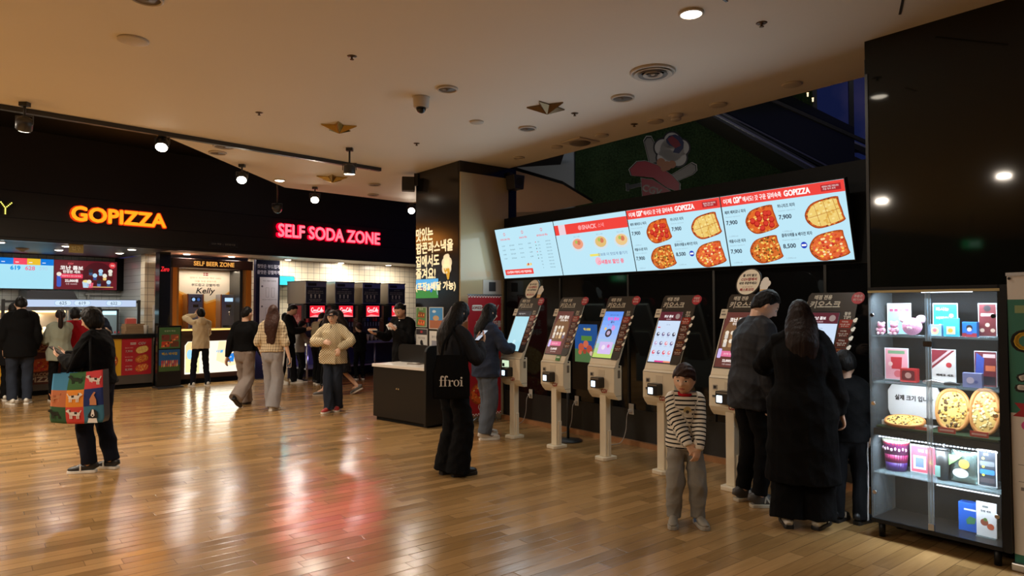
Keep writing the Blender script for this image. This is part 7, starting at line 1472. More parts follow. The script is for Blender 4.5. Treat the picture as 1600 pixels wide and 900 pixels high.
def plaid_mat(name, base, dark, sc):
    m, nt, b, N, mth = nodes_mat(name, .9, .15); tc = N('ShaderNodeTexCoord'); sp = N('ShaderNodeSeparateXYZ'); nt.links.new(tc.outputs['Object'], sp.inputs[0])
    a = mth('LESS_THAN', mth('FRACT', mth('DIVIDE', sp.outputs[0], sc)), .35); c = mth('LESS_THAN', mth('FRACT', mth('DIVIDE', sp.outputs[2], sc * 1.3)), .3); nz = N('ShaderNodeTexNoise'); nz.inputs['Scale'].default_value = 30; nt.links.new(tc.outputs['Object'], nz.inputs['Vector'])
    f = mth('MULTIPLY', mth('ADD', a, c), mth('MULTIPLY', nz.outputs['Fac'], .75)); mx = N('ShaderNodeMix'); mx.data_type = 'RGBA'; mx.inputs['A'].default_value = (*base, 1); mx.inputs['B'].default_value = (*dark, 1)
    nt.links.new(f, mx.inputs['Factor']); nt.links.new(mx.outputs['Result'], b.inputs['Base Color']); return m
def side_stripe(i, mat, which='LR', y=0.0, r=.085):
    s = i['s']
    for q in which:
        sg = 1 if q == 'L' else -1; a = MB(); P, R = smooth_path([i['hip'][q] + Vector((sg * (r + .018) * s, y, -.02)), i['hip'][q].lerp(i['knee'][q], .5) + Vector((sg * (r + .006) * s, y, 0)), i['knee'][q] + Vector((sg * r * s, y, 0)), i['knee'][q].lerp(i['ankle'][q], .5) + Vector((sg * (r - .003) * s, y, 0)), i['ankle'][q] + Vector((sg * (r - .008) * s, y, -.03))], [(.006, .016)] * 5, 4)
        a.tube(P, R, mat); a.build('side_stripe', i['root'])
def hand_world(i, q): return i['root'].matrix_basis @ (i['wrist'][q] + i['hd'][q][0] * .09 * i['s'] + i['hd'][q][1] * .02)
def phone(i, q, label, glow=True, tilt=.6, col=(40, 40, 44)):
    p = hand_world(i, q); yaw = i['root'].rotation_euler.z; t = thing('phone', label, 'phone', tuple(p), 0, rot=(tilt - PI / 2, 0, yaw + PI)); a = MB(); a.rbox(-.036, .036, -.004, .004, -.075, .075, PR(*col), .01); a.build('case', t)
    a = MB(); a.rect(-.033, .033, -.07, .07, -.0046, EM(200, 210, 225, .9) if glow else DARKG); a.build('screen', t)
# -- customers at the pizza counter
def pack(i):
    a = MB(); s = i['s']; c = i['spine'](.30 * i['k']); a.ball((c.x, c.y + .13 * s, c.z), (.13 * s, .075 * s, .20 * s), BLK); m = fuse(a, .01, 2); folds(m, .006, 3); mesh_ob('hood_flap', m, BLK, i['root'])
P = floor_at(30, 632); person('man in black padded jacket and dark jeans seen from behind at the pizza counter', P, (-.62, .78), 1.76, girth=1.12, top=dict(name='jacket', mat=BLK, hem=.17, girth=1.12, sleeve=.07, hood=1, collar=.01), bottom=dict(mat=JEANS, knee=.078, hem=.068, len=.01), shoes=dict(mat=SW, sole=SW, mark='swoosh', mark_mat=PR(40, 40, 44)), hair=dict(kind='short', mat=HAIR_BLACK, vol=.12), seed=2, lean=4, head=(0, 10, 0))
P = floor_at(18, 626); person('person in black mostly hidden behind the man in padded jacket', P, (-.4, .9), 1.66, fem=True, top=dict(name='coat', mat=BLK2, hem=.3, girth=1.1, sleeve=.062), bottom=dict(mat=BLK, knee=.075, hem=.07), shoes=dict(mat=SW, sole=SW), hair=dict(kind='short', mat=HAIR_BLACK), seed=3, head=(10, 8, 0))
P = floor_at(92, 627); person('woman in sage grey jacket with a long ponytail at the pizza counter', P, (-.55, .83), 1.55, fem=True, top=dict(name='jacket', mat=SAGE, hem=.16, girth=1.18, sleeve=.07, hemw=1.05), bottom=dict(mat=BLK, knee=.075, hem=.07), shoes=dict(mat=SBK, sole=SW, low=1), hair=dict(kind='ponytail', mat=HAIR_DARK, len=.44), seed=4, head=(5, 8, 0), hands=dict(R=dict(to=(.02, -.30, 1.02)), L=dict(to=(.12, -.25, 1.0))))
P = floor_at(117, 620); person('person with a red front and black cap hidden behind the ponytail woman', P, (-.75, .66), 1.58, fem=True, top=dict(name='jacket', mat=REDC, hem=.06, girth=1.05, sleeve=.06), bottom=dict(mat=BLK, knee=.09, hem=.08), shoes=dict(mat=SW, sole=SW), hair=dict(kind='bob', mat=HAIR_BLACK), seed=5)
# -- kitchen worker
def mask(i):
    a = MB(); D, F = sphere_dirs(24, 16); hh = i['hh'] if 'hh' in i else .225; P_ = head_pts(D, .222, False, False); k = (P_[:, 2] < -.012) & (P_[:, 2] > -.105) & (P_[:, 1] < -.02); P_ = np.where(k[:, None], P_ * 1.06, P_ * .9); a.add(xform(P_, i['HM']), F, M('mask_white', lin(226, 226, 224), .8), True); a.build('face_mask', i['root'])
P = fw(-.72, 1.05); person('kitchen worker in dark shirt and face mask behind the pizza counter', P, (.75, -.66), 1.62, top=dict(name='shirt', mat=NAVYC, hem=.05, girth=1.05, sleeve=.055, sleeve_to=.2), bottom=dict(mat=BLK), shoes=dict(mat=SBK, sole=SBK), hair=dict(kind='short', mat=HAIR_BLACK), seed=6, head=(0, 25, 0), lean=10, extra=mask, hands=dict(L=dict(to=(.12, -.35, 1.10)), R=dict(to=(-.12, -.35, 1.10))))
# -- woman with the patchwork tote
P = floor_at(152, 735)
TOTE = person('woman in black jacket with bobbed hair carrying a patchwork dog tote', P, (-1, -.04), 1.58, fem=True, vox=.007, girth=1.05, lean=5, head=(0, 14, 0), feet=dict(L=dict(x=.08, y=-.03), R=dict(x=-.07, y=.10)), hands=dict(L=dict(to=(.08, -.30, 1.08), palm=(-.3, .4, 1), pole=(.6, .3, -1), curl=35), R=dict(to=(-.04, -.33, 1.10), palm=(.4, .5, 1), pole=(-.6, .3, -1), curl=35)),
    top=dict(name='jacket', mat=BLK, hem=.02, girth=1.18, sleeve=.078, collar=.012), bottom=dict(mat=CL('denim_night', (22, 25, 36)), knee=.084, hem=.07, len=.0), shoes=dict(mat=SBK, sole=SW, lace=SW, stripe=SW), hair=dict(kind='bob', mat=HAIR_BLACK, vol=.20), seed=7)
phone(TOTE, 'R', 'phone held by the woman with the patchwork tote', False)
BP = P + Vector((.0, -.27, 0)); t = thing('tote_bag', 'big patchwork tote bag with coloured squares and dogs', 'bag', (BP.x, BP.y, .50), .04)
cols = [[(44, 84, 50), (206, 66, 60), (58, 120, 150)], [(186, 108, 66), (228, 140, 40), (20, 44, 110)], [(60, 130, 170), (52, 100, 52), (206, 60, 66)]]
def bulge(x, z): return -.05 - .05 * max(0, 1 - (x / .25) ** 2) * math.sin(PI * min(1, max(0, .15 + z / .52)))
a = MB(); NX, NZ = 24, 18; fr = []
for j in range(NZ + 1):
    for i_ in range(NX + 1):
        z = .46 * j / NZ; top = 1 - .10 * (j / NZ); x = (-.245 + .49 * i_ / NX) * (1 if j > 1 else (.93, .98)[j]); x = x * top + .0; zz = z + .02 * (x / .25) * (j / NZ) + .012 * (x / .25) ** 2; a.v.append((x, bulge(x, z) , zz))
for j in range(NZ):
    for i_ in range(NX): a.f.append((j * (NX + 1) + i_, j * (NX + 1) + i_ + 1, (j + 1) * (NX + 1) + i_ + 1, (j + 1) * (NX + 1) + i_)); a.m.append(a.mi(PR(*cols[min(2, j * 3 // NZ)][min(2, i_ * 3 // NX)], .8))); a.sm.append(True)
n0 = len(a.v); a.v += [(x * .98, .05 + .02 * math.cos(x * 6), z) for x, y, z in a.v[:n0]]; a.f += [tuple(n0 + k for k in f[::-1]) for f in a.f[:]]; a.m += a.m[:]; a.sm += a.sm[:]
W_ = NX + 1; ring = [j * W_ for j in range(NZ + 1)]; nm = a.mi(PR(60, 60, 66))
for j in range(NZ):
    for e in (0, NX): A, B_ = j * W_ + e, (j + 1) * W_ + e; a.f.append((A, B_, B_ + n0, A + n0) if e == 0 else (B_, A, A + n0, B_ + n0)); a.m.append(nm); a.sm.append(False)
for i_ in range(NX):
    a.f.append((i_ + 1, i_, i_ + n0, i_ + 1 + n0)); a.m.append(nm); a.sm.append(False)
def dog(x, z, s, c, c2, flip=1):
    y = bulge(x, z) - .006; m, m2 = PR(*c), PR(*c2)
    def T(pts): return [(x + flip * px * s, z + pz * s) for px, pz in pts]
    def put(pts, mm, dy=0): a.flat(T(pts), y - dy, mm)
    put([(-.5, .0), (-.42, .22), (-.1, .30), (.25, .28), (.42, .34), (.5, .22), (.42, .05), (.2, -.02), (-.2, -.05)], m)
    for lx in (-.42, -.28, .16, .30): put([(lx, .08), (lx + .1, .08), (lx + .08, -.30), (lx - .02, -.30)], m, .0004)
    put([(.30, .30), (.36, .5), (.55, .50), (.72, .36), (.60, .25), (.42, .18)], m, .0006); put([(.34, .46), (.28, .25), (.40, .28), (.44, .46)], m2, .001); put([(-.48, .15), (-.62, .42), (-.56, .45), (-.40, .20)], m, .0006); put([(-.25, .27), (.0, .29), (-.02, .10), (-.22, .08)], m2, .001)
for x, z, c, c2, f in ((-.17, .08, (26, 34, 26), (30, 44, 30), -1), (0, .08, (226, 218, 208), (40, 36, 36), -1), (-.17, .23, (196, 130, 90), (160, 90, 60), 1), (0, .23, (232, 226, 214), (50, 44, 44), 1), (0, .385, (30, 50, 36), (24, 40, 30), -1), (.155, .385, (226, 218, 212), (44, 40, 40), -1)): dog(x, z, .105, c, c2, f)
y = bulge(.155, .23) - .007; a.flat([(.12, .17), (.19, .17), (.185, .22), (.165, .26), (.18, .285), (.165, .29), (.145, .26), (.125, .22)], y, PR(196, 130, 90))
y = bulge(.155, .08) - .007; a.disc(.155, .09, .042, y, PR(24, 24, 28), 14); a.flat([(.125, .10), (.11, .06), (.13, .055)], y - .0003, PR(24, 24, 28)); a.flat([(.185, .10), (.20, .06), (.18, .055)], y - .0003, PR(24, 24, 28)); a.flat([(.148, .13), (.162, .13), (.172, .075), (.155, .06), (.138, .075)], y - .0006, PR(236, 232, 226)); a.flat([(.12, .05), (.19, .05), (.20, .01), (.11, .01)], y + .0004, PR(230, 226, 220)); a.disc(.155, .078, .008, y - .001, PR(20, 18, 18), 8)
a.build('pouch', t)
for k, dx in enumerate((-.10, .11)):
    a = MB(); Pp, R = smooth_path([(dx, -.04, .45), (dx * .6 + .02, -.01, .62), (.02, .10, .78), (.01, .19, .84), (.01, .25, .80), (dx * .5, .22, .62)], [(.012, .004)] * 6, 5); a.tube(Pp, R, BLK); a.build('strap', t)
# -- at the beer zone
P = floor_at(313, 604); person('person in beige hoodie and black trousers with raised arm at the beer booth', P, (-.62, .78), 1.56, girth=.98, lean=2, feet=dict(L=dict(x=.14, yaw=5), R=dict(x=-.13, yaw=-5)), hands=dict(L=dict(to=(.04, -.33, 1.40), pole=(1, .4, -.2), dir=(-.3, -.3, .8)), R=dict(to=(-.08, -.34, 1.10), pole=(-.4, .4, -1))), top=dict(name='hoodie', mat=BEIGE, hem=.09, girth=1.06, sleeve=.064, hood=1), bottom=dict(mat=CL('cloth_night', (20, 22, 30)), knee=.066, hem=.058, girth=.92), shoes=dict(mat=SOFTW, sole=SW), hair=dict(kind='short', mat=HAIR_BLACK, vol=.16), seed=8, skin='skin2', head=(0, -2, 0))
P = floor_at(381, 634); person('man in black sweater and wide taupe trousers walking away', P, (.08, 1), 1.62, girth=1.02, lean=3, feet=dict(L=dict(x=.02, y=-.10, yaw=5), R=dict(x=-.07, y=.20, z=.05, yaw=-5, pitch=34)) if 0 else dict(L=dict(x=.08, y=-.22, yaw=4), R=dict(x=-.03, y=.30, z=.10, yaw=-8, pitch=38)), pelvis=(0, 0), drop=.03, hands=dict(L=dict(to=(.26, .05, .76)), R=dict(to=(-.27, -.05, .78))), top=dict(name='sweater', mat=BLK, hem=.0, girth=1.10, sleeve=.064), bottom=dict(mat=TAUPE, knee=.105, hem=.115, girth=1.04), shoes=dict(mat=SBK, sole=SBK), hair=dict(kind='short', mat=HAIR_BLACK), seed=9, head=(-20, 5, 0))
P = floor_at(424, 640); W9 = person('woman with long brown hair, plaid blouse and pale jeans walking away', P, (.05, 1), 1.62, fem=True, girth=1.0, feet=dict(L=dict(x=.06, y=-.16), R=dict(x=-.06, y=.10, z=.0)), drop=.01, hands=dict(L=dict(to=(.20, -.1, .84)), R=dict(to=(-.28, .03, .80), curl=45)), top=dict(name='blouse', mat=plaid_mat('plaid_cloth', lin(222, 204, 170), lin(110, 84, 60), .035), hem=-.02, girth=1.18, sleeve=.066, sleeve_to=.35, cuff=.05), bottom=dict(mat=JEANL, knee=.098, hem=.105, girth=1.02), shoes=dict(mat=SW, sole=SW, low=1), hair=dict(kind='long', mat=HAIR_BROWN, len=.50, w=1.15), seed=10, head=(20, 4, 0))
phone(W9, 'R', 'pale phone in the hand of the woman in plaid blouse', False, 1.4, (220, 200, 190))
# -- at the soda zone
P = floor_at(448, 600); M10 = person('man in black padded jacket looking down at his snack by the soda counter', P, (.95, .1), 1.66, girth=1.12, lean=6, head=(5, 24, 0), feet=dict(L=dict(y=-.12), R=dict(y=.12)), hands=dict(L=dict(to=(.06, -.36, 1.10), palm=(-.4, .2, 1), pole=(.5, .3, -1)), R=dict(to=(-.08, -.38, 1.10), palm=(.4, .2, 1), pole=(-.5, .3, -1))), top=dict(name='jacket', mat=BLK, hem=.06, girth=1.16, sleeve=.074, hood=1), under=lambda i: side_stripe(i, STRW, 'LR', -.0, .082), bottom=dict(mat=BLK2, knee=.076, hem=.07), shoes=dict(mat=SW, sole=SW), hair=dict(kind='short', mat=HAIR_BLACK, vol=.11), seed=11)
P = floor_at(468, 597); C11 = person('child in grey sweatshirt holding a red cup beside the man in padded jacket', P, (.8, .6), 1.30, hh=.20, kid=True, hands=dict(R=dict(to=(-.05, -.27, .92), pole=(-.5, .4, -1)), L=dict(to=(.06, -.26, .90), pole=(.5, .4, -1))), top=dict(name='sweatshirt', mat=GREYC, hem=.07, girth=1.1, sleeve=.062), bottom=dict(mat=BLK, knee=.07, hem=.062), shoes=dict(mat=SBK, sole=SW), hair=dict(kind='short', mat=HAIR_BLACK, vol=.13), seed=12)
h = hand_world(C11, 'R'); b = MB(); b.lathe([(.026, -.05), (.034, .05), (.036, .055), (.03, .055)], PR(206, 40, 50)); b.cyl((.01, 0, .05), (.014, 0, .11), .004, PR(240, 236, 230), n=8); one('drink_cup', b, 'red drink cup held by the child in grey sweatshirt', 'cup', (h.x, h.y, h.z))
h = hand_world(M10, 'L'); b = MB(); b.box(-.05, .05, -.035, .035, -.01, .012, PR(226, 206, 170)); b.ball((0, 0, .02), (.04, .028, .018), PR(214, 170, 110), 10, 6); one('snack_tray', b, 'small snack tray in the hands of the man in padded jacket', 'snack', (h.x, h.y, h.z), .4)
P = floor_at(496, 600); person('person in khaki jacket and black trousers with white side stripe at the soda counter', P, (.35, .94), 1.50, girth=1.0, lean=13, head=(0, 22, 0), feet=dict(L=dict(y=-.05), R=dict(y=.08)), hands=dict(L=dict(to=(.12, -.42, 1.0), pole=(.6, .4, -.6)), R=dict(to=(-.12, -.42, 1.0), pole=(-.6, .4, -.6))), top=dict(name='jacket', mat=KHAKI, hem=.05, girth=1.16, sleeve=.066), under=lambda i: side_stripe(i, STRW, 'R', .02, .09), bottom=dict(mat=BLK, knee=.078, hem=.072), shoes=dict(mat=SBK, sole=SW), hair=dict(kind='short', mat=HAIR_DARK, vol=.12), seed=13)
P = floor_at(512, 606); person('long haired woman in black standing behind the woman in patterned fleece', P, (.2, 1), 1.56, fem=True, top=dict(name='coat', mat=BLK2, hem=.25, girth=1.05, sleeve=.06), bottom=dict(mat=BLK), shoes=dict(mat=SBK, sole=SBK), hair=dict(kind='long', mat=HAIR_DARK, len=.40), seed=14)
def skirt(i):
    a = MB(); p = i['pel']; a.tube([p + Vector((0, 0, .08)), p, p + Vector((0, 0, -.22)), p + Vector((0, 0, -.40))], [(.13, .10), (.16, .125), (.19, .165), (.215, .19)], M('base_cover'), cap='flat', n=24); m = fuse(a, .01, 2); folds(m, .012, 4, 40, .1); mesh_ob('skirt', m, CHAR, i['root'])
P = floor_at(532, 617); person('long haired woman in dark skirt walking behind the woman in fleece', P, (-1, -.15), 1.56, fem=True, girth=.98, drop=.03, feet=dict(L=dict(x=.05, y=-.30), R=dict(x=-.05, y=.30, z=.06, pitch=28)), top=dict(name='jacket', mat=BLK, hem=.04, girth=1.08, sleeve=.06), under=skirt, shoes=dict(mat=SGR, sole=PR(200, 190, 176), size=1.02, lace=SW), hair=dict(kind='long', mat=HAIR_DARK, len=.46), seed=15, skin='skin')
def cap(i):
    hh = .205; a = MB(); D, F = sphere_dirs(32, 24); Q = D * np.array([.40, .46, .52]) * hh; Q[:, 2] = np.maximum(Q[:, 2], .20 * hh); Q[:, 1] += .01; a.add(xform(Q, i['HM']), F, CL('cap_black', (26, 26, 34)), True); c = a.build('cap', i['root'])
    a = MB(); pts = [(.36 * hh * math.cos(q), -.30 * hh - .42 * hh * math.sin(q)) for q in [PI * k / 14 for k in range(15)]]; a.prism(pts, .19 * hh, .225 * hh, CL('cap_black', (26, 26, 34)), 'z'); a.xf(i['HM'] @ Matrix.Rotation(.02, 4, 'X')); a.build('visor', c)
def zipper(i):
    a = MB(); k = i['k']; A = i['spine'](.30 * k) + Vector((0, -.135, 0)); B_ = i['spine'](.49 * k) + Vector((0, -.075, .02)); a.tube([A, A.lerp(B_, .5) + Vector((0, -.018, 0)), B_], [.006] * 3, DARKG, n=6); a.build('zip', i['root'])
P = floor_at(520, 643); person('woman in beige patterned fleece, cap and dark jeans walking towards the viewer', P, (-.12, -1), 1.54, fem=True, vox=.008, girth=1.02, lean=3, feet=dict(L=dict(x=.04, y=.10), R=dict(x=-.02, y=-.10)), hands=dict(R=dict(to=(-.05, -.26, 1.05), pole=(-1, .1, -.5), dir=(.9, -.3, -.1), palm=(0, 1, -.3)), L=dict(to=(.18, -.22, .96), pole=(1, .4, -.2), dir=(-.2, -.2, -1), palm=(-.3, 1, 0), curl=30)), top=dict(name='fleece', mat=grid_mat('fleece_print', lin(216, 200, 164), lin(84, 70, 54), .036, .24), hem=.11, girth=1.34, sleeve=.078, cuff=.045, collar=.012), bottom=dict(mat=JEANS, knee=.082, hem=.085, girth=.98), shoes=dict(mat=SRED, sole=SW, lace=SW), hair=dict(kind='tied', mat=HAIR_DARK), seed=16, extra=lambda i: (cap(i), zipper(i)), head=(6, 4, 0))
def sleeve_stripe(i):
    for q, sg in (('L', 1), ('R', -1)):
        a = MB(); P_ = [i['sh'][q] + Vector((sg * .062, 0, .0)), i['sh'][q].lerp(i['elbow'][q], .5) + Vector((sg * .056, .0, 0)), i['elbow'][q] + Vector((sg * .052, .0, 0))]; a.tube(P_, [(.004, .02)] * 3, STRW); a.build('sleeve_stripe', i['root'])
P = floor_at(562, 593); person('boy in black tracksuit with white sleeve stripes facing the soda counter', P, (-.55, .83), 1.24, hh=.19, kid=True, top=dict(name='track_jacket', mat=BLK2, hem=.07, girth=1.12, sleeve=.062), bottom=dict(mat=BLK, knee=.07, hem=.062), shoes=dict(mat=SBK, sole=SW), hair=dict(kind='short', mat=HAIR_DARK, vol=.14), seed=17, extra=sleeve_stripe, hands=dict(L=dict(to=(.10, -.20, .72)), R=dict(to=(-.08, -.24, .76))), head=(20, 6, 0))
def moustache(i):
    a = MB(); hh = .22; a.tube([i['HM'] @ Vector(p) for p in ((-.022, -.098, -.052), (-.010, -.106, -.047), (.010, -.106, -.047), (.022, -.098, -.052))], [.003, .0045, .0045, .003], HAIR_BLACK, n=8); a.build('moustache', i['root'])
    a = MB(); c = i['spine'](.50 * i['k']); a.tube([c + Vector((.06 * math.cos(q), .055 * math.sin(q) - .005, -.012)) for q in [2 * PI * k / 12 for k in range(13)]], [.018] * 13, PR(200, 196, 190), n=8, cap='flat'); a.build('shirt_collar', i['root'])
M16 = person('man with moustache in black jacket eating over the order desk beside the pillar', (-1.62, 10.25, 0), (-.42, -.9), 1.66, girth=1.06, lean=9, head=(0, 20, 0), hands=dict(R=dict(to=(-.34, -.24, 1.16), palm=(.2, .1, 1), pole=(-.6, .4, -1)), L=dict(to=(.03, -.25, 1.22), pole=(.7, .3, -1), dir=(-.5, -.3, .6))), top=dict(name='jacket', mat=BLK, hem=.14, girth=1.12, sleeve=.068), bottom=dict(mat=BLK), shoes=dict(mat=SBK, sole=SBK), hair=dict(kind='crop', mat=HAIR_BLACK, vol=.11), seed=18, skin='skin2', extra=moustache, vox=.008)
h = hand_world(M16, 'L'); b = MB(); rr = random.Random(4)
for k in range(7):
    q = k * .9; b.add([(0, 0, -.01), (.05 * math.cos(q), .03 * math.sin(q), .03 + .02 * rr.random()), (.085 * math.cos(q + .5), .04 * math.sin(q + .5), -.005 + .04 * rr.random()), (.045 * math.cos(q + .9), .03 * math.sin(q + .9), -.045)], [(0, 1, 2, 3)], PR(240, 238, 234))
b.ball((0, 0, -.01), (.035, .03, .04), PR(235, 232, 226), 10, 6); one('paper_napkin', b, 'crumpled white paper napkin in the hand of the man with moustache', 'napkin', (h.x, h.y, h.z))
h = hand_world(M16, 'R'); b = MB(); b.box(-.06, .06, -.04, .04, -.004, .012, PR(230, 222, 206)); b.box(-.05, .05, -.03, .03, .012, .022, PR(200, 130, 80)); one('snack_tray', b, 'small paper snack tray held up by the man with moustache', 'snack', (h.x, h.y, h.z + .02), .5)
# -- woman with the black lettered tote
P = floor_at(706, 742)
F17 = person('long haired woman in dark jacket and wide black trousers looking at her phone', P, (.80, .60), 1.64, fem=True, vox=.007, girth=1.0, lean=4, head=(0, 20, 0), feet=dict(L=dict(x=.07, y=.02, yaw=6), R=dict(x=-.08, y=-.02, yaw=-8)), hands=dict(L=dict(to=(.06, -.30, 1.22), palm=(-.3, .5, 1), pole=(.6, .2, -1), curl=40), R=dict(to=(-.05, -.29, 1.20), palm=(.3, .5, 1), pole=(-.7, .3, -1), curl=40)), top=dict(name='jacket', mat=CHAR, hem=.14, girth=1.22, sleeve=.074, collar=.008), bottom=dict(mat=BLK, knee=.100, hem=.118, girth=1.06, len=.055), shoes=dict(mat=SBK, sole=SBK, sole_h=.035), hair=dict(kind='long', mat=HAIR_BLACK, len=.50, w=1.1), seed=19)
phone(F17, 'L', 'lit phone in the hands of the woman with the black lettered tote', True, .7)
t = thing('tote_bag', 'black tote bag with white serif lettering hanging at the hip', 'bag', (P.x + .015, P.y - .245, .74), .10)
a = MB(); NX, NZ = 16, 14
for j in range(NZ + 1):
    for i_ in range(NX + 1):
        x = (-.165 + .33 * i_ / NX) * (1.0 if j < 9 else 1 - .035 * (j - 8)) * (.93 if j == 0 else 1); z = .385 * j / NZ; a.v.append((x, -.03 - .035 * max(0, 1 - (x / .17) ** 2) * math.sin(PI * (.1 + .8 * j / NZ)) + .004 * math.sin(i_ * 1.9 + j), z))
a.mi(BLK); a.f = [(j * (NX + 1) + i_, j * (NX + 1) + i_ + 1, (j + 1) * (NX + 1) + i_ + 1, (j + 1) * (NX + 1) + i_) for j in range(NZ) for i_ in range(NX)]
n0 = len(a.v); a.v += [(x, -y * .6 + .01, z) for x, y, z in a.v[:n0]]; nf = len(a.f); a.f += [tuple(n0 + k for k in f[::-1]) for f in a.f[:nf]]; W_ = NX + 1
for j in range(NZ): a.f += [(j * W_, j * W_ + n0, (j + 1) * W_ + n0, (j + 1) * W_), (j * W_ + NX + n0, j * W_ + NX, (j + 1) * W_ + NX, (j + 1) * W_ + NX + n0)]
a.f += [(i_ + 1, i_, i_ + n0, i_ + 1 + n0) for i_ in range(NX)]; a.m = [0] * len(a.f); a.sm = [True] * len(a.f); a.build('pouch', t)
a = MB(); LW = PR(226, 222, 214); y = -.071       # the serif letters f f r o i: stems, hooks, bars and slabs
def stem(x, z0, z1, w=.0125): a.rect(x, x + w, z0, z1, y, LW)
def ring(cx, cz, rx, rz, t_in):
    n = 24; v = [(cx + rx * math.cos(2 * PI * k / n), y, cz + rz * math.sin(2 * PI * k / n)) for k in range(n)] + [(cx + (rx - t_in) * math.cos(2 * PI * k / n), y, cz + (rz - .003) * math.sin(2 * PI * k / n)) for k in range(n)]
    a.add(v, [(k, (k + 1) % n, (k + 1) % n + n, k + n) for k in range(n)], LW)
z0 = .115
for x in (-.098, -.062):
    stem(x, z0, z0 + .075); a.rect(x - .008, x + .020, z0, z0 + .004, y, LW); a.rect(x - .009, x + .022, z0 + .051, z0 + .056, y, LW)
    a.flat([(x, z0 + .074), (x + .0125, z0 + .074), (x + .016, z0 + .086), (x + .026, z0 + .088), (x + .024, z0 + .094), (x + .010, z0 + .093), (x + .002, z0 + .085)], y, LW); a.disc(x + .025, z0 + .084, .0065, y - .0003, LW, 12)
stem(-.022, z0, z0 + .056); a.rect(-.030, -.002, z0, z0 + .004, y, LW); a.rect(-.031, -.010, z0 + .051, z0 + .056, y, LW); a.flat([(-.010, z0 + .040), (.002, z0 + .053), (.012, z0 + .056), (.012, z0 + .050), (.0, z0 + .043)], y, LW); a.disc(.010, z0 + .047, .0075, y - .0003, LW, 12)
ring(.044, z0 + .028, .026, .029, .012); stem(.082, z0, z0 + .056); a.rect(.074, .102, z0, z0 + .004, y, LW); a.rect(.073, .0945, z0 + .051, z0 + .056, y, LW); a.disc(.088, z0 + .074, .0085, y, LW, 14); a.build('lettering', t)
for dx in (-.09, .09):
    a = MB(); Pp, R = smooth_path([(dx, -.03, .38), (dx * .7, .0, .50), (.01, .085, .60), (.02, .16, .625), (.02, .24, .58)], [(.012, .004)] * 5, 5); a.tube(Pp, R, BLK); a.build('strap', t)
# -- woman in denim jacket at the first kiosk
P = floor_at(759, 684); person('woman in denim jacket and worn jeans touching the screen of the first kiosk', P, (.86, .50), 1.62, fem=True, vox=.008, girth=1.08, lean=3, head=(0, 6, 0), feet=dict(L=dict(x=.12, y=-.06), R=dict(x=-.12, y=.08)), hands=dict(R=dict(to=(-.10, -.34, 1.06), pole=(-.8, .3, -.8)), L=dict(to=(.13, -.33, 1.10), pole=(.6, .3, -1))), top=dict(name='jacket', mat=DENIM, hem=.14, girth=1.22, sleeve=.074, collar=.01), bottom=dict(mat=JEANM, knee=.098, hem=.085, girth=1.06, len=.01), shoes=dict(mat=SOFTW, sole=SW, mark='swoosh', mark_mat=PR(110, 90, 80)), hair=dict(kind='long', mat=HAIR_BLACK, len=.30, w=1.05), seed=20)
# -- striped boy
def boy_bits(i):
    a = MB(); c = i['spine'](.36 * i['k']) + Vector((0, -.118, 0)); a.disc(c.x, c.z, .028, c.y - .006, PR(190, 170, 120), 14); a.rect(c.x - .03, c.x + .03, c.z - .035, c.z - .012, c.y - .0065, PR(210, 205, 190)); a.disc(c.x, c.z - .01, .012, c.y - .007, PR(70, 60, 54), 10); a.build('chest_print', i['root'])
    a = MB(); n = i['spine'](.545 * i['k']); a.tube([n + Vector((.045 * math.cos(q), .043 * math.sin(q) - .008, -.012 - .010 * (math.sin(q) < 0))) for q in [2 * PI * k / 14 for k in range(15)]], [.011] * 15, REDC, n=8, cap='flat'); a.build('red_collar', i['root'])
    a = MB(); q = 'L'; a.tube([i['knee'][q].lerp(i['ankle'][q], .62), i['ankle'][q] + Vector((0, 0, -.03))], [.036, .034], CL('sock_blue', (96, 120, 160))); a.build('sock', i['root'])
P = floor_at(1071, 818)
person('boy in black and white striped top with grey trousers and slip-on shoes', P, (-.10, -1), 1.17, hh=.205, kid=True, vox=.0055, girth=1.0, lean=3, twist=-8, head=(-16, 4, 3), feet=dict(R=dict(x=-.085, y=-.015, yaw=-10), L=dict(x=.09, y=-.01, yaw=12)), hands=dict(R=dict(to=(.015, -.175, .545), pole=(-.6, .6, -.5), dir=(.55, -.1, -.8), palm=(.1, 1, .1), curl=30), L=dict(to=(.075, -.15, .565), pole=(.6, .7, -.5), dir=(-.3, -.1, -.9), palm=(-.5, .9, 0), curl=26)),
    top=dict(name='striped_top', mat=stripes('striped_jersey', lin(226, 220, 206), (.012, .012, .013), .0305, .36), hem=.075, girth=1.16, sleeve=.064, cuff=.042, paint=band_paint, fold=.006), bottom=dict(mat=SWEAT, knee=.100, hem=.076, len=.0, girth=1.10, fold=.012), shoes=dict(mat=PR(146, 140, 128), sole=PR(160, 154, 142), low=0, size=1.08), hair=dict(kind='fringe', mat=M('hair_boy', lin(48, 30, 24), .5, spec=.2, bump=(55, .5, (1, 1, .1))), vol=.12), seed=21, extra=boy_bits)
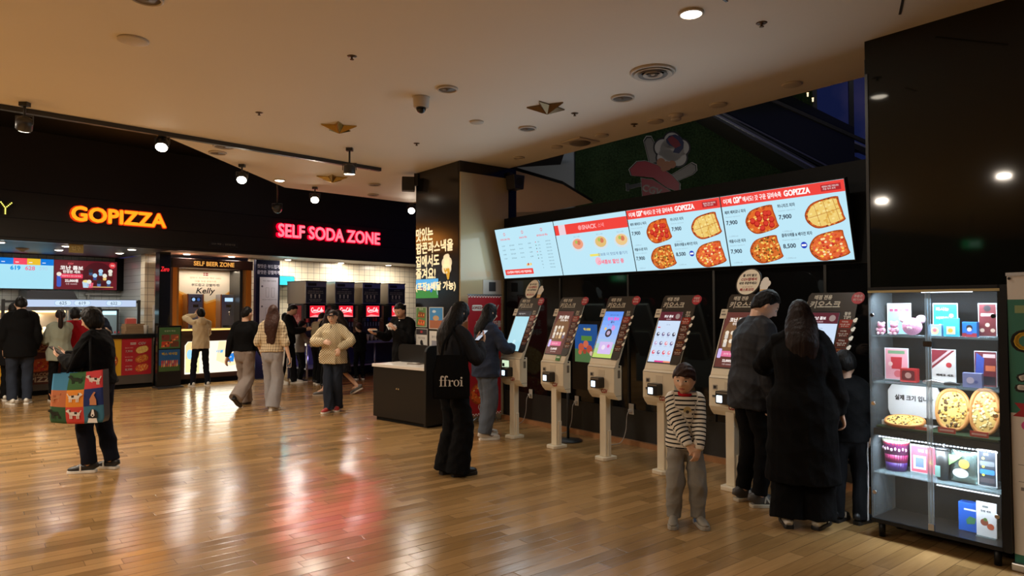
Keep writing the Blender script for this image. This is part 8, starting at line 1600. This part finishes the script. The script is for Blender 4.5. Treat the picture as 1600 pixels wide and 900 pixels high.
# -- man in dark jacket at the kiosk under the round sign
def man_bits(i):
    a = MB(); q = 'R'; A = i['sh'][q] + Vector((-.02, -.0, .03)); a.tube([i['sh']['R'] + Vector((-.048, .035, .02)), i['sh']['R'].lerp(i['elbow']['R'], .45) + Vector((-.058, .03, 0))], [.0035] * 2, STRW, n=6); a.build('piping', i['root'])
    a = MB(); w = i['wrist']['R']; d = i['hd']['R'][0]; a.tube([w - d * .02, w + d * .0], [.043, .043], PR(60, 60, 64)); a.build('cuff', i['root'])
P = floor_at(1174, 787)
person('man in charcoal jacket with grey trainers bending his head over the kiosk screen', P, (.98, .16), 1.74, vox=.007, girth=1.08, lean=9, head=(-16, 26, 0), feet=dict(R=dict(x=-.09, y=-.02, yaw=-4), L=dict(x=.10, y=.02, yaw=10)), hands=dict(R=dict(to=(-.27, -.03, .80), dir=(.1, -.15, -1), curl=35), L=dict(to=(.15, -.40, 1.15), pole=(.7, .3, -1))), top=dict(name='jacket', mat=M('cloth_jacket_sheen', lin(29, 30, 35), .6, spec=.3, bump=(200, .15)), hem=.16, girth=1.16, sleeve=.072, collar=.02), bottom=dict(mat=BLK, knee=.084, hem=.056, girth=1.06, len=-.005), shoes=dict(mat=PR(78, 76, 74), sole=PR(190, 180, 160), mark='N', mark_mat=PR(236, 232, 220), lace=PR(150, 146, 140), size=1.05), hair=dict(kind='short', mat=HAIR_BLACK, vol=.13), seed=22, extra=man_bits)
# -- woman in long black coat
P = floor_at(1255, 824)
person('long haired woman in long black coat and white flat shoes at the last kiosk', P, (.38, .92), 1.63, fem=True, vox=.008, girth=1.12, lean=4, head=(8, 12, 0), feet=dict(L=dict(x=.10, y=.02, yaw=8), R=dict(x=-.10, y=-.02, yaw=-20)), hands=dict(R=dict(to=(-.26, -.05, .80), curl=40), L=dict(to=(.20, -.40, 1.12), pole=(.8, .3, -.8))), top=dict(name='coat', mat=BLK, hem=.56, girth=1.2, sleeve=.080, hemw=1.14, collar=.008), bottom=dict(mat=BLK, knee=.115, hem=.13, len=.02), shoes=dict(mat=SW, sole=SBK, low=1, stripe=SBK), hair=dict(kind='long', mat=HAIR_DARK, len=.46, w=1.15), seed=23)
P = floor_at(1326, 816); person('child in black tracksuit with white leg stripe between the long coat and the cabinet', P, (.25, .97), 1.26, hh=.19, kid=True, top=dict(name='track_jacket', mat=BLK, hem=.1, girth=1.14, sleeve=.064), under=lambda i: side_stripe(i, STRW, 'LR', .0, .075), bottom=dict(mat=BLK2, knee=.072, hem=.066), shoes=dict(mat=SBK, sole=SBK, stripe=SW), hair=dict(kind='short', mat=HAIR_BLACK, vol=.13), seed=24, head=(0, 12, 0), feet=dict(L=dict(yaw=-35), R=dict(yaw=-40)))
